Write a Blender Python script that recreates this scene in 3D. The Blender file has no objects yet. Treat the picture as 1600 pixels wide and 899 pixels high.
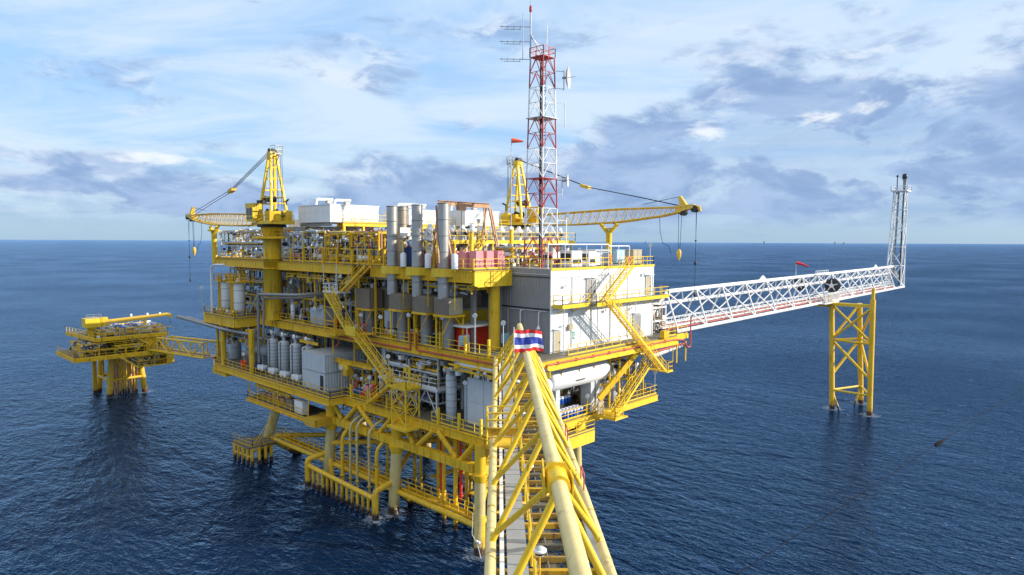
import bpy, math, random
from mathutils import Vector, Matrix
SC = bpy.context.scene
COL = SC.collection
R = math.radians
# ------------------------------------------------------------------ camera
CAM = Vector((-48.3, -43.6, 32.0))
AZ, PITCH, ROLL = R(43.6), math.atan(72 / 1040), R(0.25)
fw = Vector((math.cos(AZ) * math.cos(PITCH), math.sin(AZ) * math.cos(PITCH), -math.sin(PITCH)))
rt = Vector((math.sin(AZ), -math.cos(AZ), 0))
up = rt.cross(fw)
rt, up = rt * math.cos(ROLL) + up * math.sin(ROLL), up * math.cos(ROLL) - rt * math.sin(ROLL)
cd = bpy.data.cameras.new("camera")
cd.sensor_width = 36; cd.lens = 36 * 1040 / 1600; cd.clip_start = 0.5; cd.clip_end = 120000
cam = bpy.data.objects.new("camera", cd); COL.objects.link(cam)
m3 = Matrix((rt, up, -fw)).transposed().to_4x4(); m3.translation = CAM
cam.matrix_world = m3
SC.camera = cam
# ------------------------------------------------------------------ sun, sky, exposure
SUN_AZ, SUN_EL = R(-51), R(20)
S = Vector((math.cos(SUN_AZ) * math.cos(SUN_EL), math.sin(SUN_AZ) * math.cos(SUN_EL), math.sin(SUN_EL)))
sd = bpy.data.lights.new("sun", "SUN"); sd.energy = 4.5; sd.angle = R(0.6); sd.color = (1.0, 0.93, 0.82)
sun = bpy.data.objects.new("sun", sd); COL.objects.link(sun)
sun.rotation_euler = (-S).to_track_quat('-Z', 'Y').to_euler()
SC.view_settings.view_transform = 'Standard'; SC.view_settings.look = 'None'
SC.view_settings.exposure = 0.42; SC.view_settings.gamma = 1.0

W = bpy.data.worlds.new("World"); SC.world = W; W.use_nodes = True
nt = W.node_tree; nt.nodes.clear()
def N(t, typ, **kw):
    n = t.nodes.new(typ)
    for k, v in kw.items():
        if k.startswith('i_'):
            n.inputs[k[2:].replace('_', ' ')].default_value = v
        else: setattr(n, k, v)
    return n
def MATH(t, op, a, b=None, c=None, clamp=False):
    n = t.nodes.new('ShaderNodeMath'); n.operation = op; n.use_clamp = clamp
    for i, x in enumerate((a, b, c)):
        if x is None: continue
        if isinstance(x, (int, float)): n.inputs[i].default_value = x
        else: t.links.new(x, n.inputs[i])
    return n.outputs[0]
def RANGE(t, v, a, b, c=0.0, d=1.0, smooth=True):
    n = t.nodes.new('ShaderNodeMapRange'); n.interpolation_type = 'SMOOTHSTEP' if smooth else 'LINEAR'
    if isinstance(v, (int, float)): n.inputs[0].default_value = v
    else: t.links.new(v, n.inputs[0])
    for i, x in ((1, a), (2, b), (3, c), (4, d)):
        if isinstance(x, (int, float)): n.inputs[i].default_value = x
        else: t.links.new(x, n.inputs[i])
    return n.outputs[0]
def MIXC(t, f, a, b, mode='MIX'):
    n = t.nodes.new('ShaderNodeMix'); n.data_type = 'RGBA'; n.blend_type = mode
    for i, x in ((0, f), (6, a), (7, b)):
        if isinstance(x, (int, float)): n.inputs[i].default_value = x
        elif isinstance(x, tuple): n.inputs[i].default_value = (*x, 1)
        else: t.links.new(x, n.inputs[i])
    return n.outputs[2]
def NOISE(t, vec, scale, detail=4, rough=0.55, dist=0.0):
    n = t.nodes.new('ShaderNodeTexNoise'); n.inputs['Scale'].default_value = scale
    n.inputs['Detail'].default_value = detail; n.inputs['Roughness'].default_value = rough
    n.inputs['Distortion'].default_value = dist
    if vec is not None: t.links.new(vec, n.inputs['Vector'])
    return n.outputs['Fac']
def XYZ(t, x, y, z):
    n = t.nodes.new('ShaderNodeCombineXYZ')
    for i, v in enumerate((x, y, z)):
        if isinstance(v, (int, float)): n.inputs[i].default_value = v
        else: t.links.new(v, n.inputs[i])
    return n.outputs[0]

sky = N(nt, 'ShaderNodeTexSky', sky_type='NISHITA', sun_disc=False, sun_elevation=SUN_EL,
        sun_rotation=math.atan2(S.x, S.y), altitude=30, air_density=1.0, dust_density=0.6, ozone_density=2.5)
tc = N(nt, 'ShaderNodeTexCoord'); D = tc.outputs['Generated']
sep = N(nt, 'ShaderNodeSeparateXYZ'); nt.links.new(D, sep.inputs[0])
dx, dy, dz = sep.outputs
# azimuth (degrees, 0 along the view, + to the right) and elevation (degrees)
ca, sa = math.cos(AZ), math.sin(AZ)
df = MATH(nt, 'ADD', MATH(nt, 'MULTIPLY', dx, ca), MATH(nt, 'MULTIPLY', dy, sa))
dr = MATH(nt, 'SUBTRACT', MATH(nt, 'MULTIPLY', dx, sa), MATH(nt, 'MULTIPLY', dy, ca))
az = MATH(nt, 'DEGREES', MATH(nt, 'ARCTAN2', dr, df))
el = MATH(nt, 'DEGREES', MATH(nt, 'ARCSINE', dz))
# high thin veil: wide streaks on a plane overhead
zz = MATH(nt, 'MAXIMUM', MATH(nt, 'ADD', dz, 0.10), 0.05)
px_ = MATH(nt, 'DIVIDE', dr, zz); py_ = MATH(nt, 'DIVIDE', df, zz)
veil_v = XYZ(nt, MATH(nt, 'MULTIPLY', px_, 0.75), MATH(nt, 'MULTIPLY', py_, 1.0), 3.7)
veil_n = NOISE(nt, veil_v, 0.9, 8, 0.60, 0.7)
veil = RANGE(nt, veil_n, 0.30, 0.58)
# cumulus bank: noise on the sphere, flattened
bv = XYZ(nt, MATH(nt, 'MULTIPLY', az, 0.055), MATH(nt, 'MULTIPLY', el, 0.13), MATH(nt, 'MULTIPLY', df, 1.3))
b1 = NOISE(nt, bv, 1.6, 9, 0.58, 0.25)
b2 = NOISE(nt, bv, 0.55, 4, 0.5, 0.2)
b3 = NOISE(nt, bv, 3.4, 8, 0.62, 0.4)
height = RANGE(nt, dr, 0.0, 0.40, 7.4, 13.0)
height = MATH(nt, 'ADD', height, MATH(nt, 'MULTIPLY', MATH(nt, 'SUBTRACT', b2, 0.5), 16.0))
topn = MATH(nt, 'ADD', height, MATH(nt, 'MULTIPLY', MATH(nt, 'SUBTRACT', b1, 0.5), 13.0))
above = MATH(nt, 'SUBTRACT', topn, el)
bank = RANGE(nt, above, -0.5, 1.7)
holes = RANGE(nt, b1, 0.35, 0.47)
low = RANGE(nt, el, 0.5, 2.6)
bank = MATH(nt, 'MULTIPLY', MATH(nt, 'MULTIPLY', bank, MATH(nt, 'MAXIMUM', holes, 0.5)), low)
# loose dark patches higher up
pv = XYZ(nt, MATH(nt, 'MULTIPLY', az, 0.05), MATH(nt, 'MULTIPLY', el, 0.17), 9.2)
p1 = NOISE(nt, pv, 1.15, 7, 0.6, 0.3)
patch = MATH(nt, 'MULTIPLY', RANGE(nt, p1, 0.54, 0.68), 0.75)
grey = MATH(nt, 'MAXIMUM', bank, patch)
# colours (radiance)
shade = RANGE(nt, b3, 0.34, 0.66)
greyc = MIXC(nt, shade, (0.195, 0.30, 0.51), (0.31, 0.42, 0.62))
rim = MATH(nt, 'MULTIPLY', RANGE(nt, above, -0.2, 2.6, 1.0, 0.0), RANGE(nt, b3, 0.46, 0.60))
greyc = MIXC(nt, MATH(nt, 'MULTIPLY', rim, 0.65), greyc, (0.76, 0.80, 0.84))
veilc = MIXC(nt, RANGE(nt, el, 2, 22), (0.53, 0.65, 0.75), MIXC(nt, RANGE(nt, el, 22, 50), (0.54, 0.64, 0.77), (0.68, 0.70, 0.74)))
sk = MIXC(nt, 1.0, sky.outputs[0], (0.088, 0.105, 0.112), 'MULTIPLY')
bg = N(nt, 'ShaderNodeBackground', i_Strength=0.1)
nt.links.new(sky.outputs[0], bg.inputs[0])
bgb = N(nt, 'ShaderNodeBackground', i_Strength=1.0)   # clear blue air between the clouds
nt.links.new(MIXC(nt, RANGE(nt, el, 20, 65), MIXC(nt, RANGE(nt, el, 0, 11), (0.29, 0.465, 0.66), (0.34, 0.56, 0.86)), (0.36, 0.50, 0.76)), bgb.inputs[0])
bgv = N(nt, 'ShaderNodeBackground', i_Strength=1.0); nt.links.new(veilc, bgv.inputs[0])
bgg = N(nt, 'ShaderNodeBackground', i_Strength=1.0); nt.links.new(greyc, bgg.inputs[0])
puff = None   # sunlit breaks in the bank
for a0, e0, wa, we in ((16.2, 9.5, 2.6, 1.7), (24.2, 9.2, 2.2, 1.0), (28.5, 10.4, 2.2, 1.5), (-27, 6.0, 4.0, 0.6)):
    q = MATH(nt, 'ADD', MATH(nt, 'POWER', MATH(nt, 'DIVIDE', MATH(nt, 'SUBTRACT', az, a0), wa), 2.0), MATH(nt, 'POWER', MATH(nt, 'DIVIDE', MATH(nt, 'SUBTRACT', el, e0), we), 2.0))
    q = RANGE(nt, MATH(nt, 'ADD', MATH(nt, 'MULTIPLY', q, -0.35), MATH(nt, 'MULTIPLY', b3, 1.6)), 0.62, 0.95)
    puff = q if puff is None else MATH(nt, 'MAXIMUM', puff, q)
bgp = N(nt, 'ShaderNodeBackground', i_Strength=1.0); bgp.inputs[0].default_value = (0.70, 0.74, 0.78, 1)
def MIXS(f, a, b):
    n = nt.nodes.new('ShaderNodeMixShader')
    if isinstance(f, (int, float)): n.inputs[0].default_value = f
    else: nt.links.new(f, n.inputs[0])
    nt.links.new(a, n.inputs[1]); nt.links.new(b, n.inputs[2]); return n.outputs[0]
s = MIXS(0.75, bg.outputs[0], bgb.outputs[0])
s = MIXS(MATH(nt, 'MULTIPLY', MATH(nt, 'MULTIPLY', veil, RANGE(nt, el, 20, 55, 0.88, 0.85)), RANGE(nt, el, 0.6, 3.2)), s, bgv.outputs[0])
s = MIXS(MATH(nt, 'MULTIPLY', grey, 0.93), s, bgg.outputs[0])
s = MIXS(MATH(nt, 'MULTIPLY', puff, 0.85), s, bgp.outputs[0])
wo = N(nt, 'ShaderNodeOutputWorld'); nt.links.new(s, wo.inputs[0])
# ------------------------------------------------------------------ materials
MATS = {}
def mat(name, col, rough=0.5, metal=0.0, wear=0.25, rust=0.0, rustcol=(0.16, 0.055, 0.015), bump=0.15, growth=None, dirt=(0.10, 0.08, 0.05), nscale=0.7, spec=0.4, fade=None):
    m = bpy.data.materials.new(name); m.use_nodes = True; t = m.node_tree
    b = t.nodes['Principled BSDF']
    g = N(t, 'ShaderNodeNewGeometry'); P = g.outputs['Position']
    n1 = NOISE(t, P, nscale, 6, 0.65)
    mp = N(t, 'ShaderNodeMapping'); mp.inputs['Scale'].default_value = (3.0, 3.0, 0.35); t.links.new(P, mp.inputs[0])
    n2 = NOISE(t, mp.outputs[0], 1.0, 5, 0.6)
    n3 = NOISE(t, P, 9.0, 4, 0.6)
    c = MIXC(t, MATH(t, 'MULTIPLY', RANGE(t, n1, 0.35, 0.75), wear), col, tuple(x * 0.62 for x in col))
    if fade is None: fade = 0.18 if name.startswith('yellow') else 0
    if fade: c = MIXC(t, MATH(t, 'MULTIPLY', RANGE(t, NOISE(t, P, 0.32, 5, 0.6, 0.5), 0.42, 0.66), fade), c, (0.78, 0.58, 0.14))
    c = MIXC(t, MATH(t, 'MULTIPLY', RANGE(t, n2, 0.50, 0.70), wear * 0.9), c, tuple(0.5 * a + 0.5 * d for a, d in zip(col, dirt)))
    if rust > 0:
        f = MATH(t, 'ADD', MATH(t, 'MULTIPLY', n2, 0.6), MATH(t, 'MULTIPLY', n3, 0.4))
        c = MIXC(t, MATH(t, 'MULTIPLY', RANGE(t, f, 0.66 - 0.16 * rust, 0.72 - 0.1 * rust), 0.8), c, rustcol)
    r = RANGE(t, n1, 0.3, 0.7, rough * 0.8, min(1, rough * 1.25))
    if growth is not None:
        sp = N(t, 'ShaderNodeSeparateXYZ'); t.links.new(P, sp.inputs[0])
        e = MATH(t, 'ADD', sp.outputs[2], MATH(t, 'MULTIPLY', MATH(t, 'SUBTRACT', n3, 0.5), 0.9))
        gm = RANGE(t, e, growth, growth + 0.35, 1.0, 0.0)
        c = MIXC(t, gm, c, MIXC(t, RANGE(t, n3, 0.4, 0.62), (0.012, 0.011, 0.009), (0.06, 0.05, 0.03)))
        rs = RANGE(t, e, growth + 0.2, growth + 1.4, 1.0, 0.0)
        c = MIXC(t, MATH(t, 'MULTIPLY', MATH(t, 'MULTIPLY', rs, RANGE(t, n2, 0.4, 0.6)), 0.6), c, rustcol)
        r = MIXC(t, gm, r, (0.8, 0.8, 0.8))
    t.links.new(c, b.inputs['Base Color'])
    if growth is None: t.links.new(r, b.inputs['Roughness'])
    else: b.inputs['Roughness'].default_value = rough
    b.inputs['Metallic'].default_value = metal
    b.inputs['Specular IOR Level'].default_value = spec
    if bump:
        bp = N(t, 'ShaderNodeBump'); bp.inputs['Strength'].default_value = bump; bp.inputs['Distance'].default_value = 0.03
        t.links.new(n3, bp.inputs['Height']); t.links.new(bp.outputs[0], b.inputs['Normal'])
    MATS[name] = m; return m
mat('yellow', (0.83, 0.495, 0.022), 0.45, wear=0.42, rust=0.78, dirt=(0.16, 0.09, 0.02), spec=0.15)
mat('yellow_clean', (0.86, 0.57, 0.035), 0.42, wear=0.34, rust=0.5, dirt=(0.16, 0.09, 0.02), spec=0.2)
mat('yellow_rusty', (0.68, 0.40, 0.02), 0.55, wear=0.55, rust=0.8)
mat('yellow_sea', (0.83, 0.49, 0.015), 0.45, wear=0.42, rust=0.6, growth=0.55)
mat('cream_leg', (0.64, 0.51, 0.20), 0.45, wear=0.45, rust=0.55, growth=0.7)
mat('beam_brown', (0.40, 0.25, 0.055), 0.6, wear=0.6, rust=0.8)
mat('cream', (0.80, 0.64, 0.27), 0.42, wear=0.5, rust=0.5, rustcol=(0.40, 0.27, 0.12), fade=0)
mat('boom', (0.76, 0.49, 0.06), 0.5, wear=0.4, rust=0.35)
mat('white', (0.82, 0.82, 0.80), 0.42, wear=0.08, rust=0.05)
mat('white_rusty', (0.74, 0.73, 0.70), 0.5, wear=0.3, rust=0.38, rustcol=(0.32, 0.15, 0.06))
mat('grey_paint', (0.43, 0.47, 0.50), 0.45, wear=0.28, rust=0.12)
mat('pale_grey', (0.56, 0.59, 0.60), 0.45, wear=0.25, rust=0.12)
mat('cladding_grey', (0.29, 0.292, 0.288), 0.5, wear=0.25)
mat('stack_brown', (0.46, 0.37, 0.27), 0.4, 0.4, wear=0.4, rust=0.2, rustcol=(0.25, 0.15, 0.08))
mat('steel', (0.50, 0.475, 0.43), 0.36, 0.5, wear=0.3, rust=0.1, rustcol=(0.30, 0.2, 0.12))
mat('dull_steel', (0.33, 0.32, 0.30), 0.45, 0.35, wear=0.35, rust=0.2)
mat('dark', (0.035, 0.035, 0.037), 0.55, wear=0.3)
mat('black_rope', (0.012, 0.012, 0.014), 0.9, wear=0.1, bump=0, spec=0.1)
mat('grating', (0.16, 0.145, 0.11), 0.7, wear=0.45, rust=0.4)
mat('walk_grey', (0.36, 0.365, 0.36), 0.65, wear=0.35, rust=0.15)
mat('brown', (0.235, 0.185, 0.13), 0.6, wear=0.3)
mat('beige', (0.46, 0.39, 0.25), 0.55, wear=0.3)
mat('red', (0.86, 0.055, 0.025), 0.42, wear=0.25, rust=0.08)
mat('mast_red', (0.50, 0.05, 0.05), 0.5, wear=0.35, rust=0.1)
mat('pipe_red', (0.55, 0.10, 0.06), 0.45, wear=0.35, rust=0.15)
mat('red_orange', (0.80, 0.12, 0.05), 0.6, wear=0.15)
mat('pink', (0.70, 0.27, 0.29), 0.6, wear=0.22)
mat('orange_brown', (0.52, 0.29, 0.15), 0.55, wear=0.35, rust=0.3)
mat('orange', (0.85, 0.26, 0.03), 0.5, wear=0.15)
mat('blue', (0.02, 0.12, 0.48), 0.4, wear=0.2)
mat('navy', (0.012, 0.03, 0.13), 0.45, wear=0.2)
mat('light_blue', (0.40, 0.58, 0.68), 0.5, wear=0.15)
mat('green', (0.02, 0.30, 0.14), 0.5, wear=0.1)
mat('skin', (0.42, 0.24, 0.15), 0.6, wear=0.1, bump=0)
mat('coverall', (0.02, 0.035, 0.09), 0.8, wear=0.2)
mat('flag_red', (0.62, 0.03, 0.035), 0.75, wear=0.08, bump=0)
mat('flag_white', (0.78, 0.78, 0.80), 0.75, wear=0.05, bump=0)
mat('flag_blue', (0.03, 0.06, 0.36), 0.75, wear=0.08, bump=0)
mat('glass', (0.03, 0.05, 0.06), 0.08, wear=0.0, bump=0, spec=0.6)
mat('dish', (0.56, 0.56, 0.53), 0.5, wear=0.2)
mat('lamp_white', (0.82, 0.83, 0.82), 0.3, wear=0.05, bump=0)

# sea
m = bpy.data.materials.new('sea_water'); m.use_nodes = True; t = m.node_tree; b = t.nodes['Principled BSDF']
P = N(t, 'ShaderNodeNewGeometry').outputs['Position']
mp = N(t, 'ShaderNodeMapping'); mp.inputs['Rotation'].default_value = (0, 0, -R(43.6 + 24)); mp.inputs['Scale'].default_value = (1.0, 0.50, 1)
t.links.new(P, mp.inputs[0]); V = mp.outputs[0]
mp2 = N(t, 'ShaderNodeMapping'); mp2.inputs['Rotation'].default_value = (0, 0, -R(43.6 - 30)); mp2.inputs['Scale'].default_value = (1.0, 0.55, 1)
t.links.new(P, mp2.inputs[0]); V2 = mp2.outputs[0]
w1 = NOISE(t, V, 0.11, 3, 0.55, 0.4)
w2 = NOISE(t, V2, 0.42, 4, 0.6, 0.5)
w3 = NOISE(t, V, 1.1, 4, 0.62, 0.4)
w4 = NOISE(t, V2, 3.2, 2, 0.5, 0.3)
big = NOISE(t, P, 0.012, 3, 0.5)
h = MATH(t, 'ADD', MATH(t, 'MULTIPLY', w1, 1.1), MATH(t, 'MULTIPLY', w2, 0.72))
h = MATH(t, 'ADD', h, MATH(t, 'MULTIPLY', w3, RANGE(t, big, 0.34, 0.66, 0.24, 0.74)))
h = MATH(t, 'ADD', h, MATH(t, 'MULTIPLY', w4, 0.08))
bp = N(t, 'ShaderNodeBump'); bp.inputs['Strength'].default_value = 1.0; bp.inputs['Distance'].default_value = 1.0
t.links.new(h, bp.inputs['Height'])
c = MIXC(t, RANGE(t, big, 0.3, 0.7), (0.0006, 0.0105, 0.038), (0.001, 0.0145, 0.050))
foam = MATH(t, 'MULTIPLY', RANGE(t, w2, 0.69, 0.73), RANGE(t, w3, 0.55, 0.64))
c = MIXC(t, MATH(t, 'MULTIPLY', foam, 0.8), c, (0.6, 0.65, 0.7))
near = None   # broken white water round the legs
for x, y, r_ in ((-2.6, 4.4, .8), (-2.4, 19.3, .9), (-2.5, 33.6, .9), (-2.9, 51.3, .9), (-5, 19.2, .6), (-5, 34.3, .6), (14.2, 4.5, .9), (86.4, -1, .9), (86.1, -7.7, .9), (95, -3.7, .9), (-8, 107.7, .9), (-1.2, 108.2, .9)):
    q = N(t, 'ShaderNodeVectorMath', operation='DISTANCE'); t.links.new(P, q.inputs[0]); q.inputs[1].default_value = (x, y, 0)
    q = RANGE(t, MATH(t, 'ADD', MATH(t, 'MULTIPLY', q.outputs['Value'], 0.30), MATH(t, 'MULTIPLY', w4, -1.3)), -0.55 + r_ * .28, -0.38 + r_ * .30, 1.0, 0.0)
    near = q if near is None else MATH(t, 'MAXIMUM', near, q)
c = MIXC(t, MATH(t, 'MULTIPLY', near, 0.32), c, (0.5, 0.56, 0.62))
t.nodes.remove(b)
df_ = N(t, 'ShaderNodeBsdfDiffuse'); t.links.new(c, df_.inputs[0]); t.links.new(bp.outputs[0], df_.inputs['Normal'])
gl = N(t, 'ShaderNodeBsdfGlossy'); gl.inputs[0].default_value = (0.53, 0.74, 1.0, 1); gl.inputs['Roughness'].default_value = 0.10; t.links.new(bp.outputs[0], gl.inputs['Normal'])
fr = N(t, 'ShaderNodeFresnel'); fr.inputs[0].default_value = 1.30; t.links.new(bp.outputs[0], fr.inputs['Normal'])
ms = N(t, 'ShaderNodeMixShader'); t.links.new(MATH(t, 'MULTIPLY', MATH(t, 'POWER', fr.outputs[0], 1.18), 1.0, clamp=True), ms.inputs[0]); t.links.new(df_.outputs[0], ms.inputs[1]); t.links.new(gl.outputs[0], ms.inputs[2])
t.links.new(ms.outputs[0], t.nodes['Material Output'].inputs[0])
MATS['sea_water'] = m
# ------------------------------------------------------------------ mesh helpers
LOC = {}
def link(o, parent=None):
    COL.objects.link(o)
    if parent is not None: o.parent = parent
    return o
def tag(o, label=None, cat=None, group=None, kind=None):
    if label: o['label'] = label
    if cat: o['category'] = cat
    if group: o['group'] = group
    if kind: o['kind'] = kind
    return o
def thing(name, label, cat, loc=(0, 0, 0), group=None):
    o = bpy.data.objects.new(name, None); o.empty_display_size = 0.3
    o.location = loc; link(o); LOC[o.name] = Vector(loc); return tag(o, label, cat, group)
class MB:
    def __init__(s): s.v = []; s.f = []; s.sm = []
    def add(s, vs, fs, sm=False):
        k = len(s.v); s.v += [tuple(x) for x in vs]
        for f in fs: s.f.append([i + k for i in f]); s.sm.append(sm)
        return s
    def hexa(s, p):   # 8 points: bottom 4 ccw, top 4 ccw
        return s.add(p, [(3, 2, 1, 0), (4, 5, 6, 7), (0, 1, 5, 4), (1, 2, 6, 5), (2, 3, 7, 6), (3, 0, 4, 7)])
    def box(s, x0, x1, y0, y1, z0, z1):
        return s.hexa([(x0, y0, z0), (x1, y0, z0), (x1, y1, z0), (x0, y1, z0), (x0, y0, z1), (x1, y0, z1), (x1, y1, z1), (x0, y1, z1)])
    def bar(s, a, b, w=0.1, h=0.1):
        a, b = Vector(a), Vector(b); d = (b - a)
        if d.length < 1e-6: return s
        d.normalize(); u = Vector((0, 0, 1)) if abs(d.z) < 0.95 else Vector((0, 1, 0))
        sd_ = d.cross(u).normalized(); u = sd_.cross(d)
        q = lambda c: [c - sd_ * w / 2 - u * h / 2, c + sd_ * w / 2 - u * h / 2, c + sd_ * w / 2 + u * h / 2, c - sd_ * w / 2 + u * h / 2]
        A, B = q(a), q(b)
        return s.add(A + B, [(0, 1, 2, 3), (7, 6, 5, 4), (1, 0, 4, 5), (2, 1, 5, 6), (3, 2, 6, 7), (0, 3, 7, 4)])
    def tube(s, pts, r, n=8, cap=True):
        pts = [Vector(p) for p in pts]; rs = r if isinstance(r, (list, tuple)) else [r] * len(pts)
        rings = []; prev = None
        for i, p in enumerate(pts):
            d = ((pts[i + 1] - p) if i + 1 < len(pts) else (p - pts[i - 1])).normalized()
            if 0 < i < len(pts) - 1: d = (d + (p - pts[i - 1]).normalized()).normalized()
            if prev is None:
                a = Vector((0, 0, 1)) if abs(d.z) < 0.9 else Vector((1, 0, 0))
                u = d.cross(a).normalized()
            else: u = (prev - d * prev.dot(d)).normalized()
            prev = u; w = d.cross(u)
            rings.append([p + (u * math.cos(2 * math.pi * k / n) + w * math.sin(2 * math.pi * k / n)) * rs[i] for k in range(n)])
        vs = [q for ring in rings for q in ring]; fs = []
        for i in range(len(rings) - 1):
            for k in range(n):
                fs.append((i * n + k, i * n + (k + 1) % n, (i + 1) * n + (k + 1) % n, (i + 1) * n + k))
        s.add(vs, fs, True)
        if cap:
            s.add(rings[0], [tuple(range(n))[::-1]]); s.add(rings[-1], [tuple(range(n))])
        return s
    def lathe(s, c, prof, axis='z', n=16):   # prof: (r, h) along the axis from c
        c = Vector(c); vs = []; fs = []
        for (r, h) in prof:
            for k in range(n):
                a = 2 * math.pi * k / n; x, y = r * math.cos(a), r * math.sin(a)
                vs.append(c + (Vector((x, y, h)) if axis == 'z' else Vector((h, x, y)) if axis == 'x' else Vector((y, h, x))))
        for i in range(len(prof) - 1):
            for k in range(n):
                fs.append((i * n + k, i * n + (k + 1) % n, (i + 1) * n + (k + 1) % n, (i + 1) * n + k))
        s.add(vs, fs, True); l = len(prof) - 1
        if prof[0][0] > 1e-3: s.add(vs[:n], [tuple(range(n))[::-1]])
        if prof[l][0] > 1e-3: s.add(vs[l * n:], [tuple(range(n))])
        return s
    def ball(s, c, r, n=8, m=6, sz=1.0):
        return s.lathe(c, [(max(r * math.sin(math.pi * i / m), 0.0), -r * sz * math.cos(math.pi * i / m)) for i in range(m + 1)], 'z', n)
    def sheet(s, pts): return s.add(pts, [tuple(range(len(pts)))])
    def build(s, name, mt, parent=None, label=None, kind=None):
        me = bpy.data.meshes.new(name)
        off = Vector((0, 0, 0))
        if parent is not None:
            p = parent
            while p.parent is not None: p = p.parent
            off = LOC.get(p.name, Vector((0, 0, 0)))
        me.from_pydata([(x - off.x, y - off.y, z - off.z) for x, y, z in s.v], [], s.f)
        me.polygons.foreach_set('use_smooth', s.sm)
        me.materials.append(MATS[mt]); me.update()
        o = bpy.data.objects.new(name, me); link(o, parent)
        if label: o['label'] = label
        if kind: o['kind'] = kind
        return o
def alone(o, label, cat, group=None): return tag(o, label, cat, group)
def part_tube(parent, name, pts, r, mt, n=8): return MB().tube(pts, r, n).build(name, mt, parent)
def part_bar(parent, name, a, b, w, h, mt): return MB().bar(a, b, w, h).build(name, mt, parent)
def part_box(parent, name, x0, x1, y0, y1, z0, z1, mt): return MB().box(x0, x1, y0, y1, z0, z1).build(name, mt, parent)
def copy_tree(o, loc=None, rot=None, label=None, group=None):
    c = o.copy(); link(c)
    if loc is not None: c.location = loc
    if rot is not None: c.rotation_euler = (0, 0, rot)
    if label: c['label'] = label
    if group: c['group'] = group
    for ch in list(o.children):
        k = ch.copy(); link(k, c)
        for g in list(ch.children):
            q = g.copy(); link(q, k)
    return c
def elbow(a, c, b, r, n=5):   # points of a rounded corner at c
    a, b, c = Vector(a), Vector(b), Vector(c)
    p0 = c + (a - c).normalized() * r; p1 = c + (b - c).normalized() * r
    return [(p0 * (1 - t_) ** 2 + c * 2 * t_ * (1 - t_) + p1 * t_ ** 2) for t_ in [i / n for i in range(n + 1)]]
def route(pts, r=0.3):
    out = [Vector(pts[0])]
    for i in range(1, len(pts) - 1):
        a, c, b = Vector(pts[i - 1]), Vector(pts[i]), Vector(pts[i + 1])
        rr = min(r, (a - c).length * 0.45, (b - c).length * 0.45)
        out += elbow(a, c, b, rr, 4)
    out.append(Vector(pts[-1])); return out
def railing(parent, pts, mt='yellow_clean', h=1.1, step=1.6, r=0.032, toe=True, closed=False, name='railing'):
    mb = MB(); pts = [Vector(p) for p in pts]
    if closed: pts = pts + [pts[0]]
    for a, b in zip(pts, pts[1:]):
        L = (b - a).length; k = max(1, round(L / step))
        for z in (h, h * 0.52): mb.bar(a + Vector((0, 0, z)), b + Vector((0, 0, z)), r * 1.9, r * 1.9)
        if toe: mb.bar(a + Vector((0, 0, 0.09)), b + Vector((0, 0, 0.09)), 0.015, 0.16)
        for i in range(k + 1):
            p = a.lerp(b, i / k); mb.bar(p, p + Vector((0, 0, h)), r * 2, r * 2)
    return mb.build(name, mt, parent)
def stair(parent, a, b, width, side, mt='yellow_clean', rail=True, rh=1.0):
    """flight from a (top) to b (foot); side = unit vector across the flight"""
    a, b, sdv = Vector(a), Vector(b), Vector(side) * width
    for q in (Vector((0, 0, 0)), sdv):
        MB().bar(a + q, b + q, 0.07, 0.30).build('stringer', mt, parent)
        if rail:
            mb = MB(); L = (b - a).length; k = max(2, round(L / 1.5))
            mb.bar(a + q + Vector((0, 0, rh)), b + q + Vector((0, 0, rh)), 0.07, 0.07)
            mb.bar(a + q + Vector((0, 0, rh * .52)), b + q + Vector((0, 0, rh * .52)), 0.055, 0.055)
            for i in range(k + 1):
                p = a.lerp(b, i / k) + q; mb.bar(p, p + Vector((0, 0, rh)), 0.06, 0.06)
            mb.build('handrail', mt, parent)
    mb = MB(); k = max(3, round(abs(a.z - b.z) / 0.22)); run = (b - a); run.z = 0; run.normalize()
    for i in range(1, k):
        p = a.lerp(b, i / k)
        q = [p - run * 0.13, p + run * 0.13, p + run * 0.13 + sdv, p - run * 0.13 + sdv]
        mb.hexa([x - Vector((0, 0, .02)) for x in q] + [x + Vector((0, 0, .02)) for x in q])
    mb.build('treads', mt, parent, kind='stuff')
def floodlight(p, h=2.2, label='', face=(-0.7, -0.7), pole='yellow_clean', group='floodlights on poles along the deck edges'):
    x, y, z = p; o = thing('floodlight', label, 'floodlight', p, group)
    MB().tube([(x, y, z), (x, y, z + h)], 0.035, 6).build('pole', pole, o)
    f = Vector((face[0], face[1], -0.25)).normalized(); c = Vector((x, y, z + h))
    MB().tube([c - f * .12, c + f * .02, c + f * .22, c + f * .26], [.09, .2, .27, .27], 10).build('lamp_head', 'lamp_white', o)
    return o
def dome(r, hgt, k=4): return [(r * math.cos(math.pi / 2 * i / k), hgt * math.sin(math.pi / 2 * i / k)) for i in range(k + 1)]
def vprof(r, h, dh=None):
    dh = dh or r * 0.5
    return [(a, dh - b) for a, b in reversed(dome(r, dh))] + [(a, h - dh + b) for a, b in dome(r, dh)]
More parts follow.
